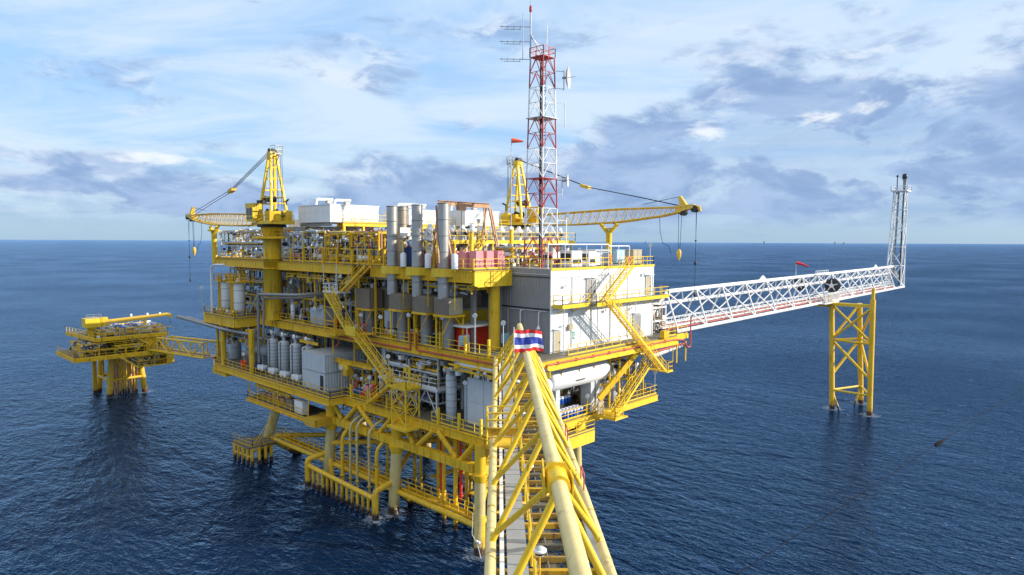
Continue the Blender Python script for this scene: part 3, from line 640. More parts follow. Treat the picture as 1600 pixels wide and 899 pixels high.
# flag
def PX(px, py, depth):
    d = fw * 1040 + rt * (px - 800) - up * (py - 449.5); return CAM + d * (depth / 1040)
fp = PX(803, 515, 41); fp0 = PX(803.5, 612, 41)
o = thing('flag', 'Thai flag of red white and blue stripes flying from a thin pole on the footbridge', 'flag', fp0)
part_tube(o, 'pole', [(fp.x, fp.y, fp0.z - .5), (fp.x, fp.y, fp.z + .15)], .028, 'white', 8)
fdir = (rt * .93 + Vector((fw.x, fw.y, 0)) * .37); fdir.z = 0; fdir.normalize(); fn = Vector((-fdir.y, fdir.x, 0))
def fpt(u, v):   # u along the fly 0..1, v down 0..1
    L, Hh_ = 2.0, 1.43
    sag = .22 * u ** 1.6 + .05 * math.sin(u * 7)
    return Vector((fp.x, fp.y, fp.z)) + fdir * (.03 + L * u * (.985 + .02 * v)) + fn * (.20 * math.sin(u * 7.0 + v * 2.2) * u ** .6 + .07 * math.sin(u * 14 + 5 * v) + .03 * math.sin(u * 27 - 4 * v)) - Vector((0, 0, v * Hh_ * (1 - .1 * u) + sag))
for nm, m_, v0, v1 in (('red_stripe', 'flag_red', 0, 1 / 6), ('white_stripe', 'flag_white', 1 / 6, 2 / 6), ('blue_stripe', 'flag_blue', 2 / 6, 4 / 6), ('white_stripe', 'flag_white', 4 / 6, 5 / 6), ('red_stripe', 'flag_red', 5 / 6, 1)):
    mb = MB(); nu, nv = 26, 3
    vs = [fpt(i / nu, v0 + (v1 - v0) * j / nv) for j in range(nv + 1) for i in range(nu + 1)]
    mb.add(vs, [(j * (nu + 1) + i, j * (nu + 1) + i + 1, (j + 1) * (nu + 1) + i + 1, (j + 1) * (nu + 1) + i) for j in range(nv) for i in range(nu)], True)
    mb.build(nm, m_, o)
# ------------------------------------------------------------------ flare bridge, tower and tripod
XB0, XB1 = 31.0, 146.0
def zb(x): return 20.05 + (x - 31) * .0062
FL = thing('flare_bridge', 'long white triangular truss bridge reaching out over the sea to the flare tower', 'bridge', (31, 3.4, 20))
YN, YT, YF = 1.5, 3.4, 5.5
n = 14; xs = [31.5 + (XB1 - 31.5) * i / n for i in range(n + 1)]
part_tube(FL, 'top_chord', [(31.5, YT, zb(31.5) + 5.25), (143.5, YT, zb(143) + 5.25)], .29, 'white', 12)
part_tube(FL, 'bottom_chord', [(31, YN, zb(31)), (146, YN, zb(146))], .26, 'white', 12)
part_tube(FL, 'bottom_chord', [(31, YF, zb(31)), (146, YF, zb(146))], .26, 'white', 12)
for i in range(n + 1):
    x = xs[i]; zt = zb(x) + 5.2
    if i < n or True:
        part_tube(FL, 'vertical', [(min(x, 143.4), YT, zt), (x, YN, zb(x))], .125, 'white', 8)
        part_tube(FL, 'vertical', [(min(x, 143.4), YT, zt), (x, YF, zb(x))], .12, 'white', 8)
    if i < n:
        part_tube(FL, 'diagonal', [(x, YT, zt), (xs[i + 1], YN, zb(xs[i + 1]))], .12, 'white', 8)
        part_tube(FL, 'diagonal', [(xs[i + 1], YT, zb(xs[i + 1]) + 5.2), (x, YF, zb(x))], .10, 'white', 8)
        xm = (x + xs[i + 1]) / 2
        MB().bar((xm, YN, zb(xm)), (xm, YF, zb(xm)), .16, .2).bar((x, YN, zb(x)), (x, YF, zb(x)), .16, .2).build('floor_beam', 'white_rusty', FL)
        for q in (-.26, .26): part_tube(FL, 'pipe_hanger', [(xm + q * .4, YT, zb(xm) + 5.1), (xm + q * 8, YT + .9, zb(xm) + 3.5)], .06, 'white', 6)
for a in ((24.5, 31.5),): part_tube(FL, 'end_strut', [(31.5, YT, zb(31.5) + 5.2), (26.2, YN + 1.5, 21.6)], .15, 'white', 8)
part_tube(FL, 'flare_pipe', [(25.5, YT + 1.0, 23.2), (31, YT + .9, 23.6), (143, YT + .9, zb(143) + 3.45)], .26, 'white_rusty', 10)
for y, z, r, m_ in ((2.1, .35, .10, 'pipe_red'), (2.6, .5, .13, 'white_rusty'), (3.1, .4, .12, 'white_rusty'), (4.7, .5, .15, 'white_rusty'), (4.3, .35, .1, 'pipe_red')):
    part_tube(FL, 'pipe', [(29, y, zb(29) + z), (140, y, zb(140) + z)], r, m_, 6)
part_box(FL, 'walkway', 31, 144, 3.4, 4.1, 20.4, 20.46, 'white_rusty').rotation_euler = (0, 0, 0)
for y in (3.4, 4.1):
    mb = MB()
    for z in (.95, 1.5): mb.bar((31, y, zb(31) + z), (143, y, zb(143) + z), .07, .07)
    for i in range(57): mb.bar((31 + i * 2, y, zb(31 + i * 2) + .3), (31 + i * 2, y, zb(31 + i * 2) + 1.5), .06, .06)
    mb.build('walkway_rail', 'white', FL)
for x in (63, 128): MB().add([(x - 1.6, YT, zb(x) + 5.4), (x + 1.6, YT, zb(x) + 5.4), (x, YT, zb(x) + 6.2), (x - 1.6, YT + .2, zb(x) + 5.4), (x + 1.6, YT + .2, zb(x) + 5.4), (x, YT + .2, zb(x) + 6.2)], [(0, 1, 2), (5, 4, 3), (0, 3, 4, 1), (1, 4, 5, 2), (2, 5, 3, 0)]).build('lifting_plate', 'white', FL)
# basket platform with the cable reels
plate(FL, [(84, .2), (92, .2), (92, 2.6), (84, 2.6)], 20.25, 20.38, 'white_rusty', 'side_platform')
railing(FL, [(84, .2, 20.4), (92, .2, 20.4)], 'white_rusty', h=1.7, step=.5); railing(FL, [(84, 2.0, 20.4), (108, 2.0, 20.6)], 'white', h=1.5, step=.7)
part_box(FL, 'panel', 86.4, 88.2, .3, .5, 20.5, 22.0, 'beige')
railing(FL, [(86, YT - .6, 25.7), (93, YT - .6, 25.7)], 'white', h=.8, step=1.2); part_box(FL, 'side_platform', 86, 93, YT - .7, YT + .7, 25.72, 25.8, 'white')
for nm, c, r, lb in (('cable_reel', (90.2, 1.0, 23.6), 1.35, 'black and white cable reel mounted on the near side of the flare bridge'), ('cable_drum', (85.5, 5.6, 23.9), 1.25, 'dark drum on the far side of the flare bridge behind the small pink streamer')):
    o = thing(nm, lb, 'reel', c)
    MB().lathe((c[0] - .45, c[1], c[2]), [(r * .72, 0), (r, 0), (r, .14), (r * .72, .14)], 'x', 22).build('rim', 'dark', o)
    MB().lathe((c[0] + .35, c[1], c[2]), [(r * .72, 0), (r, 0), (r, .14), (r * .72, .14)], 'x', 22).build('rim', 'dark', o)
    MB().lathe((c[0] - .4, c[1], c[2]), [(r * .72, 0), (r * .72, .85)], 'x', 20).build('cable', 'dark' if nm == 'cable_drum' else 'black_rope', o)
    mb = MB()
    for q in range(5):
        a = q * 1.2566 + .3; mb.bar((c[0] - .5, c[1], c[2]), (c[0] - .5, c[1] + r * .85 * math.cos(a), c[2] + r * .85 * math.sin(a)), .16, .16)
    mb.lathe((c[0] - .6, c[1], c[2]), [(.42, 0), (.42, .2)], 'x', 10); mb.build('spokes', 'white', o)
o = thing('streamer', 'small pink wind streamer on a short pole on top of the flare bridge', 'wind sock', (77.5, YT, 25.6))
part_tube(o, 'pole', [(77.5, YT, 25.6), (77.5, YT, 28.4)], .05, 'white', 6)
MB().tube([(77.5, YT, 28.3), (78.2, 2.5, 28.0), (78.8, 1.7, 27.6)], [.3, .22, .12], 8).build('sleeve', 'flag_red', o)
FT = thing('flare_tower', 'tall white lattice flare tower at the seaward end of the white bridge', 'flare tower', (144, 3.4, 21))
bx0, bx1, by0, by1 = 143.0, 146.2, 1.55, 5.0
def tw(x, y, z): # taper to the top
    f = (z - 21) / 24.5; return Vector((144.6 + (x - 144.6) * (1 - .28 * f), 3.0 + (y - 3.0) * (1 - .28 * f) - .35 * f, z))
lv = [20.8, 26.2, 31, 35.8, 40.6, 45.2]
cs = [(bx0, by0), (bx1, by0), (bx1, by1), (bx0, by1)]
for c in cs: part_tube(FT, 'leg', [tw(*c, 20.8), tw(*c, 45.2)], .15, 'white', 8)
for i in range(1, len(lv)):
    for j in range(4):
        a, b = cs[j], cs[(j + 1) % 4]
        part_tube(FT, 'girt', [tw(*a, lv[i]), tw(*b, lv[i])], .09, 'white', 6)
        p, q = (a, b) if i % 2 else (b, a)
        part_tube(FT, 'diagonal', [tw(*p, lv[i - 1]), tw(*q, lv[i])], .10, 'white', 6)
plate(FT, [(142.6, .9), (146.6, .9), (146.6, 4.6), (142.6, 4.6)], 45.1, 45.3, 'white', 'top_platform'); railing(FT, [(142.6, .9, 45.3), (146.6, .9, 45.3), (146.6, 4.6, 45.3), (142.6, 4.6, 45.3)], 'white', h=1.2, step=1.3, closed=True)
part_tube(FT, 'ladder_cage', [(143.4, 3.5, 21), (143.9, 3.1, 45)], .22, 'dull_steel', 8)
part_tube(FT, 'flare_stack', [(144.3, 2.1, 21.2), (144.5, 2.0, 46.5)], .27, 'dark', 12)
MB().lathe((144.5, 2.0, 46), [(.36, 0), (.36, 1.9), (.46, 2.0), (.5, 2.3)], 'z', 12).build('stack_tip', 'dull_steel', FT); MB().lathe((144.5, 2.0, 48.3), [(.52, 0), (.6, .3), (.6, .9), (.4, 1.3), (.2, 1.35)], 'z', 12).build('burner', 'dark', FT)
part_tube(FT, 'pilot_pipe', [(144.2, 3.6, 45), (144.2, 3.6, 48.9)], .12, 'dark', 8); MB().ball((144.2, 3.6, 49.1), .3, 8, 6).build('pilot_burner', 'dark', FT)
TP = thing('tripod_jacket', 'yellow three-legged jacket standing in the sea under the flare bridge', 'tripod support', (88, -3, 0))
T = [((86.4, -1.0), (88.8, .55), 20.6), ((86.1, -7.7), (87.2, -7.2), 21.5), ((95.0, -3.7), (92.6, -3.4), 20.2)]
def TPt(i, z): (a, b), (c, d), zt = T[i]; f = z / zt; return Vector((a + (c - a) * f, b + (d - b) * f, z))
for i in range(3): part_tube(TP, 'leg', [TPt(i, -3), TPt(i, T[i][2])], .48, 'yellow_sea', 16)
for i, j in ((0, 1), (1, 2), (2, 0)):
    part_tube(TP, 'brace', [TPt(i, 3.6), TPt(j, 3.6)], .2, 'yellow_clean', 10)
    part_tube(TP, 'brace', [TPt(i, 13.2), TPt(j, 13.2)], .22, 'yellow_clean', 10)
    part_tube(TP, 'brace', [TPt(i, 13.2), TPt(j, 6.5)] if i != 1 else [TPt(j, 13.2), TPt(i, 6.5)], .24, 'yellow_clean', 10)
    part_tube(TP, 'brace', [TPt(i, 20.0), TPt(j, 13.4)], .22, 'yellow_clean', 10)
    if i == 0: part_tube(TP, 'brace', [TPt(j, 20.0), TPt(i, 13.4)], .22, 'yellow_clean', 10)
    m_ = (TPt(i, 3.4) + TPt(j, 3.4)) / 2; m_.z = -1.5; part_tube(TP, 'brace', [TPt(i, 3.4), m_ * .6 + Vector((TPt(i, 0).x, TPt(i, 0).y, -1.5)) * .4], .19, 'yellow_sea', 8)
MB().bar((88.6, .8, 20.0), (87.1, -7.2, 20.3), .5, .55).build('cap_beam', 'yellow_clean', TP); MB().bar((92.7, -3.4, 19.8), (93.5, 5.5, 19.8), .5, .55).build('cap_beam', 'yellow_clean', TP); MB().bar((88.6, .8, 19.7), (89, 5.5, 19.7), .5, .5).build('cap_beam', 'yellow_clean', TP)
part_box(TP, 'cap_box', 86.95, 87.45, -7.45, -6.95, 21.4, 23.6, 'yellow')
# ------------------------------------------------------------------ radio mast
RM = thing('radio_mast', 'tall red and white lattice radio mast on the flat roof of the white building', 'mast', (8.5, 6.2, 29))
mc = (8.45, 5.95); H0, H1 = 29.06, 52.3; bands = 7; bh = (H1 - H0) / bands
def mp_(i, z):
    s_ = 1.36 - .42 * (z - H0) / (H1 - H0); sx, sy = ((-1, -1), (1, -1), (1, 1), (-1, 1))[i % 4]; return Vector((mc[0] + sx * s_, mc[1] + sy * s_, z))
for b_ in range(bands):
    m_ = 'mast_red' if b_ % 2 == 0 else 'white'
    for i in range(4): part_tube(RM, 'leg', [mp_(i, H0 + b_ * bh), mp_(i, H0 + (b_ + 1) * bh)], .075, m_, 8)
    for h_ in range(2):
        z0, z1 = H0 + (b_ + h_ / 2) * bh, H0 + (b_ + (h_ + 1) / 2) * bh
        for i in range(4):
            top = (mp_(i, z1) + mp_(i + 1, z1)) / 2
            part_tube(RM, 'brace', [mp_(i, z0), top], .044, m_, 6); part_tube(RM, 'brace', [mp_(i + 1, z0), top], .044, m_, 6)
            part_tube(RM, 'girt', [mp_(i, z1), mp_(i + 1, z1)], .035, m_, 6)
MB().box(mc[0] - .26, mc[0] - .06, mc[1] - .10, mc[1] + .12, H0, H1 - .5).build('cable_ladder', 'dark', RM)
mb = MB()
for q in (-.2, .2): mb.bar((mc[0] + .35, mc[1] + q, H0), (mc[0] + .35, mc[1] + q, H1), .05, .05)
for i in range(60): mb.bar((mc[0] + .35, mc[1] - .2, H0 + .3 + i * .38), (mc[0] + .35, mc[1] + .2, H0 + .3 + i * .38), .04, .04)
mb.build('climbing_ladder', 'pale_grey', RM)
for z, m_ in ((H1, 'mast_red'), (H0 + 5 * bh, 'white'), (H0 + 3 * bh, 'mast_red')):
    s_ = 1.30 if z < H1 else 1.0
    MB().box(mc[0] - s_, mc[0] + s_, mc[1] - s_, mc[1] + s_, z - .05, z + .02).build('rest_platform', m_ if m_ != 'white' else 'pale_grey', RM)
railing(RM, [(mc[0] - 1, mc[1] - 1, H1), (mc[0] + 1, mc[1] - 1, H1), (mc[0] + 1, mc[1] + 1, H1), (mc[0] - 1, mc[1] + 1, H1)], 'mast_red', h=1.0, step=1.0, toe=False, closed=True)
for z, s_ in ((H0 + 2.55 * bh - 2.3, 1.0),): pass
# outrigger frames
def bracket_frame(z, dx_, hgt, m_='white'):
    a, b = Vector((mc[0] + 1.0, mc[1] - 1.0, z)), Vector((mc[0] + 1.0 + dx_, mc[1] - 1.0 - dx_ * .4, z)); q = Vector((0, 0, hgt))
    MB().bar(a, b, .06, .06).bar(a + q, b + q, .06, .06).bar(b - q * .1, b + q * 1.1, .07, .07).build('outrigger', m_, RM)
bracket_frame(49.0, 1.05, 1.9, 'pale_grey'); bracket_frame(45.0, 1.2, 2.4, 'pale_grey'); bracket_frame(37.3, .95, 2.0, 'pale_grey'); bracket_frame(31.8, 1.5, 2.6, 'white')
MB().box(mc[0] - 2.5, mc[0] - 1.5, mc[1] + 1.2, mc[1] + 1.28, 32.2, 34.2).build('outrigger', 'white', RM) if False else None
# whip pole, struts
wp = mp_(3, H1); part_tube(RM, 'pole', [(wp.x, wp.y, H1 - 1), (wp.x, wp.y, 57.2)], .09, 'pale_grey', 8)
MB().lathe((wp.x, wp.y, 57.2), [(.12, 0), (.16, .1), (.16, .5), (.1, .7), (.04, .75)], 'z', 8).build('warning_light', 'mast_red', RM); part_tube(RM, 'spike', [(wp.x, wp.y, 57.9), (wp.x, wp.y, 59)], .03, 'pale_grey', 5)
part_tube(RM, 'strut', [(mc[0] - .2, mc[1] - .2, H1), (wp.x, wp.y, 54.9)], .07, 'white', 6); part_tube(RM, 'strut', [(mc[0] + .5, mc[1] - .6, H1), (wp.x, wp.y, 54.6)], .07, 'white', 6)
part_tube(RM, 'whip_antenna', [(mc[0] + .5, mc[1] - .2, H1), (mc[0] + .5, mc[1] - .2, 55.8)], .05, 'white', 6)
# stacked yagi array
ydir = Vector((-.72, .69, 0)); yb = Vector((wp.x, wp.y, 0)) + ydir * .85
o = thing('yagi_array', 'three stacked horizontal aerials reaching out from the pole on top of the mast', 'antenna', (yb.x, yb.y, 50))
part_tube(o, 'mounting_pole', [yb + Vector((0, 0, 52.0)), yb + Vector((0, 0, 57.0))], .04, 'pale_grey', 6)
for z in (52.1, 54.0, 55.6):
    part_tube(o, 'boom', [Vector((wp.x, wp.y, z)), yb + Vector((0, 0, z)), yb + ydir * 2.6 + Vector((0, 0, z))], .035, 'dull_steel', 6)
    mb = MB(); sx_ = Vector((.69, .72, 0))
    mb.bar(yb + ydir * .2 + sx_ * .9 + Vector((0, 0, z)), yb + ydir * 2.1 + sx_ * .9 + Vector((0, 0, z)), .05, .05)
    for q in (.3, 1.0, 1.7, 2.3): mb.bar(yb + ydir * q - sx_ * .5 + Vector((0, 0, z)), yb + ydir * q + sx_ * .95 + Vector((0, 0, z)), .035, .035)
    mb.build('elements', 'dull_steel', o)
def dish(c, r, ax, lb, mtd='dish'):
    o = thing('dish_antenna', lb, 'dish antenna', c); c = Vector(c); ax = Vector(ax).normalized(); u = Vector((0, 0, 1)); v = ax.cross(u).normalized()
    mb = MB(); vs = []; n_, k_ = 24, 6
    for j in range(k_ + 1):
        q = j / k_
        for i in range(n_):
            a = 2 * math.pi * i / n_; vs.append(c + (u * math.cos(a) + v * math.sin(a)) * r * q + ax * (.28 * r * q * q))
    fs = [(j * n_ + i, j * n_ + (i + 1) % n_, (j + 1) * n_ + (i + 1) % n_, (j + 1) * n_ + i) for j in range(k_) for i in range(n_)]
    mb.add(vs, fs, True).build('reflector', mtd, o)
    mb = MB()
    for i in range(12):
        a = 2 * math.pi * i / 12; e = u * math.cos(a) + v * math.sin(a)
        mb.tube([c - ax * .03, c + e * r * .55 + ax * (.28 * r * .3 - .03), c + e * r + ax * (.28 * r - .03)], .014, 5)
    mb.build('ribs', 'pale_grey', o)
    part_tube(o, 'feed', [c, c + ax * r * .85], .03, 'dull_steel', 6); MB().tube([c - ax * .4, c - ax * .02], .14, 8).build('mount', 'dull_steel', o)
    return o
dish((10.75, 4.45, 50.3), 1.25, (.50, -.86, .05), 'large pale grid dish near the top of the red and white mast')
dish((10.85, 4.35, 38.9), .75, (.50, -.86, .05), 'small pale dish lower down on the red and white mast')
part_tube(RM, 'outrigger', [mp_(1, 38.9), (10.8, 4.4, 38.9)], .06, 'pale_grey', 6)
# ------------------------------------------------------------------ white building
X0, X1, Y0, Y1, Z0, Z1 = 5.8, 26.0, 2.2, 9.9, 20.0, 29.0
WB = thing('control_building', 'white two-storey ribbed metal building with outside walkways at the platform corner', 'building', (X0, Y0, Z0))
def ribwall(axis, c, a0, a1, z0, z1, step, depth, sgn, mt, name='wall_panel', npan=1):
    """ribbed sheet cut into npan panels"""
    L = (a1 - a0) / npan
    for p_ in range(npan):
        mb = MB(); b0 = a0 + p_ * L + .01; b1 = b0 + L - .02; k = max(1, round((b1 - b0) / step)); w = (b1 - b0) / k; prof = []
        for i in range(k): prof += [(b0 + i * w, 0), (b0 + i * w + w * .84, 0), (b0 + i * w + w * .88, depth), (b0 + i * w + w * .96, depth)]
        prof.append((b1, 0)); vs = []
        for (u, d) in prof:
            for z in (z0, z1): vs.append((u, c + sgn * d, z) if axis == 'x' else (c + sgn * d, u, z))
        mb.add(vs, [(2 * i, 2 * i + 2, 2 * i + 3, 2 * i + 1) if axis == 'x' else (2 * i, 2 * i + 1, 2 * i + 3, 2 * i + 2) for i in range(len(prof) - 1)])
        mb.build(name, mt, WB)
part_box(WB, 'core', X0 + .02, X1 - .02, Y0 + .02, Y1, Z0 + .02, Z1 - .02, 'white')
for z0, z1 in ((20.0, 24.62), (24.78, 28.12)):
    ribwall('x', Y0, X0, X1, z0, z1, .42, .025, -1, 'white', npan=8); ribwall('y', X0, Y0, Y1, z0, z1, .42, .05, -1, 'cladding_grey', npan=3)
    ribwall('y', X1, Y0, Y1, z0, z1, .6, .05, 1, 'white')
for z0, z1, p_ in ((24.62, 24.78, .07), (28.12, 28.22, .08)):
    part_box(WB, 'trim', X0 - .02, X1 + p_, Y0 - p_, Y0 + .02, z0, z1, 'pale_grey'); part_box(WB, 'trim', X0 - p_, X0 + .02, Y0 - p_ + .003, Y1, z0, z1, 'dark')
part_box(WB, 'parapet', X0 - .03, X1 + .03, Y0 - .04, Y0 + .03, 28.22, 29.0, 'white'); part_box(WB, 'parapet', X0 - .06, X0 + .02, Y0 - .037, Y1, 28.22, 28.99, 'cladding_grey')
part_box(WB, 'roof', X0 - .08, X1 + .12, Y0 - .1, Y1 + .3, 29.0, 29.07, 'walk_grey'); part_box(WB, 'roof_edge', X0 - .1, X1 + .14, Y0 - .16, Y0 - .08, 28.9, 29.16, 'yellow_clean')
part_box(WB, 'corner_post', X0 - .09, X0 + .05, Y0 - .09, Y0 + .03, 20, 29, 'white'); part_box(WB, 'corner_post', X1 - .05, X1 + .09, Y0 - .09, Y0 + .05, 20, 29, 'white')
for x in (9.3, 12.9, 16.6, 20.2): part_box(WB, 'downpipe', x, x + .09, Y0 - .16, Y0 - .07, 20.3, 28.1, 'pale_grey')
for (x, z, h_, w_, m_) in ((6.3, 20.02, 2.3, 1.0, 'beige'), (12.0, 25.3, 2.35, 1.6, 'dull_steel'), (21.6, 20.02, 2.9, 1.5, 'dull_steel'), (24.3, 25.3, 2.3, 1.1, 'beige')):
    d = part_box(WB, 'door', x, x + w_, Y0 - .10, Y0 - .06, z, z + h_, m_)
    MB().box(x - .08, x, Y0 - .14, Y0 - .05, z, z + h_ + .08).box(x + w_, x + w_ + .08, Y0 - .14, Y0 - .05, z, z + h_ + .08).box(x, x + w_, Y0 - .14, Y0 - .05, z + h_, z + h_ + .08).build('frame', 'pale_grey', d)
    part_box(WB, 'door_hood', x - .25, x + w_ + .25, Y0 - .5, Y0 - .02, z + h_ + .25, z + h_ + .31, 'white'); MB().box(x + w_ * .8, x + w_ * .88, Y0 - .16, Y0 - .1, z + 1, z + 1.15).build('handle', 'dark', d)
railing(WB, [(X0, Y0 - .08, 29.07), (16.6, Y0 - .08, 29.07)], 'yellow_clean', toe=False); railing(WB, [(18.4, Y0 - .08, 29.07), (X1, Y0 - .08, 29.07), (X1, Y1, 29.07)], 'yellow_clean', toe=False); railing(WB, [(X0, Y0, 29.07), (X0, Y1, 29.07)], 'yellow_clean', toe=False)
# mid walkway and ground walkway
for xa, xb in ((6.0, 10.7), (13.9, 27.6), (10.7, 13.9)):
    part_box(WB, 'walkway', xa + .01, xb - .01, .75 if xa != 10.7 else -.2, Y0 - .18, 25.12, 25.2, 'grating'); part_box(WB, 'walkway_beam', xa + .01, xb - .01, (.72 if xa != 10.7 else -.26) - .05, .72 if xa != 10.7 else -.26, 24.88, 25.3, 'yellow_clean')
part_box(WB, 'walkway_beam', 27.6, 27.66, .7, Y0 - .1, 24.88, 25.3, 'yellow_clean'); part_box(WB, 'walkway_beam', 5.94, 6.0, .7, Y0 - .1, 24.88, 25.3, 'yellow_clean')
railing(WB, [(6.02, Y0 - .2, 25.2), (6.02, .75, 25.2), (10.6, .75, 25.2)], toe=False); railing(WB, [(14, .75, 25.2), (27.55, .75, 25.2), (27.55, Y0 - .2, 25.2)], toe=False); railing(WB, [(10.7, .7, 25.2), (10.7, -.2, 25.2), (12.2, -.2, 25.2)], toe=False)
for x in (7, 9.5, 12, 15, 18, 21, 24, 26.5): MB().bar((x, .8, 24.95), (x, Y0, 24.2), .08, .1).build('walkway_bracket', 'yellow_clean', WB)
for x in (6.2, 12.2, 19.8): part_tube(WB, 'post', [(x, .7, 20), (x, .7, 25)], .05, 'pale_grey', 6)
# wall fittings
for x, z in ((8.0, 27.2), (14.6, 27.4), (7.7, 22.9), (20.9, 23.9), (23.6, 28.0), (15.5, 24.0)):
    p = MB().tube([(x, Y0, z), (x, Y0 - .35, z + .1)], .03, 6).build('lamp_arm', 'pale_grey', WB); MB().box(x - .22, x + .22, Y0 - .5, Y0 - .3, z - .12, z + .12).build('wall_lamp', 'lamp_white', p)
part_box(WB, 'junction_box', 8.6, 9.3, Y0 - .35, Y0 - .06, 22.3, 22.9, 'beige'); MB().box(8.9, 9.0, Y0 - .1, Y0 - .06, 22.9, 24.6).build('conduit', 'pale_grey', WB)
sg = part_box(WB, 'safety_sign', 9.55, 9.95, Y0 - .085, Y0 - .07, 21.2, 22.05, 'green'); MB().box(9.65, 9.85, Y0 - .1, Y0 - .088, 21.35, 21.6).bar((9.62, Y0 - .095, 21.7), (9.88, Y0 - .095, 21.9), .012, .09).build('pictogram', 'flag_white', sg)
for y, z in ((3.6, 23.9), (6.3, 24.1)):
    MB().tube(route([(X0, y, 24.4), (X0 - .35, y, 24.4), (X0 - .35, y, 22.9)], .15), .06, 6).build('vent_pipe', 'white', WB); MB().lathe((X0 - .35, y, 22.55), [(.24, 0), (.2, .15), (.07, .38)], 'z', 10).build('vent_cowl', 'lamp_white', WB)
MB().tube(route([(X0 - .12, 8.4, 20), (X0 - .12, 8.4, 24.5), (X0 - .12, 2.6, 24.5)], .2), .05, 6).build('conduit', 'pale_grey', WB); MB().tube(route([(X0 - .15, 9.5, 20), (X0 - .15, 9.5, 28.5), (X0 - .15, 2.4, 28.45)], .2), .045, 6).build('conduit', 'pale_grey', WB)
part_box(WB, 'hose_cabinet', X0 - .4, X0 - .06, 3.3, 5.0, 20.2, 22.0, 'cladding_grey')
for y, r in ((10.25, .20), (10.75, .14)): part_tube(WB, 'standpipe', [(5.0, y, 20), (5.0, y, 31.0)], r, 'pale_grey', 10)
# roof equipment
def aircon(label, x0, x1, y0, y1, h_=1.9):
    o = thing('air_conditioner', label, 'air conditioner', (x0, y0, 29.07), 'air conditioning units on the roof')
    part_box(o, 'skid', x0, x1, y0, y1, 29.1, 29.28, 'grey_paint'); part_box(o, 'body', x0 + .02, x1 - .02, y0 + .03, y1 - .03, 29.28, 29.07 + h_, 'white')
    for z0, z1 in ((.75, 1.0), (1.15, h_ - .5)): part_box(o, 'louvre', x0 - .02, x0 + .03, y0 + .2, y1 - .2, 29.1 + z0, 29.07 + z1 + .2, 'dark')
    part_box(o, 'louvre', x0 + .2, x1 - .2, y0 - .01, y0 + .04, 29.5, 30.0, 'dark'); part_box(o, 'maker_plate', x0 + .35, x0 + .65, y0 + .01, y0 + .035, 30.5, 30.7, 'pale_grey')
aircon('white air conditioner beside the right foot of the radio mast', 10.6, 12.5, 3.2, 5.0); aircon('white air conditioner in the middle of the roof edge', 13.8, 15.2, 3.2, 4.7, 1.85)
aircon('white air conditioner behind the mast on the roof', 11.2, 13.0, 6.5, 8.3, 1.7)
cabinet('grey ventilation cabinet near the head of the roof stairs', 16.6, 19.6, 4.4, 6.8, 29.07, 31.0, 'pale_grey', name='vent_cabinet', face='y'); cabinet('pale metal locker at the far end of the roof', 22.6, 24.6, 3.0, 4.2, 29.07, 31.0, 'beige', name='locker', face='y', cat='locker')
cabinet('pale blue control panel box beside the roof stairs', 18.9, 20.6, 2.9, 3.5, 29.3, 31.0, 'light_blue', name='control_box', face='y', cat='control box')
o = thing('roof_pipe', 'white pipe loop standing along the roof edge above the air conditioners', 'pipe', (7, 3.0, 29)); part_tube(o, 'pipe', route([(6.1, 2.9, 29.07), (6.1, 2.9, 31.7), (17.2, 2.9, 31.7), (17.2, 2.9, 31.5), (21.6, 2.9, 31.5), (21.6, 2.9, 29.1)], .2), .07, 'white', 8)
for x in (9, 12.9, 15.8, 17.2, 19.3): part_tube(o, 'post', [(x, 2.9, 29.07), (x, 2.9, 31.62)], .05, 'white', 6)
o = thing('lifebuoy', 'orange lifebuoy hanging on the roof railing beside the stair head', 'lifebuoy', (20.2, 2.0, 29.8)); mb = MB(); mb.tube([(20.2 + .42 * math.cos(a * .5236), 2.02, 29.75 + .42 * math.sin(a * .5236)) for a in range(13)], .12, 8, False); mb.build('ring', 'orange', o)
o = thing('person', 'person in orange coverall standing at the head of the roof stairs', 'person', (17.5, 2.6, 29.07))
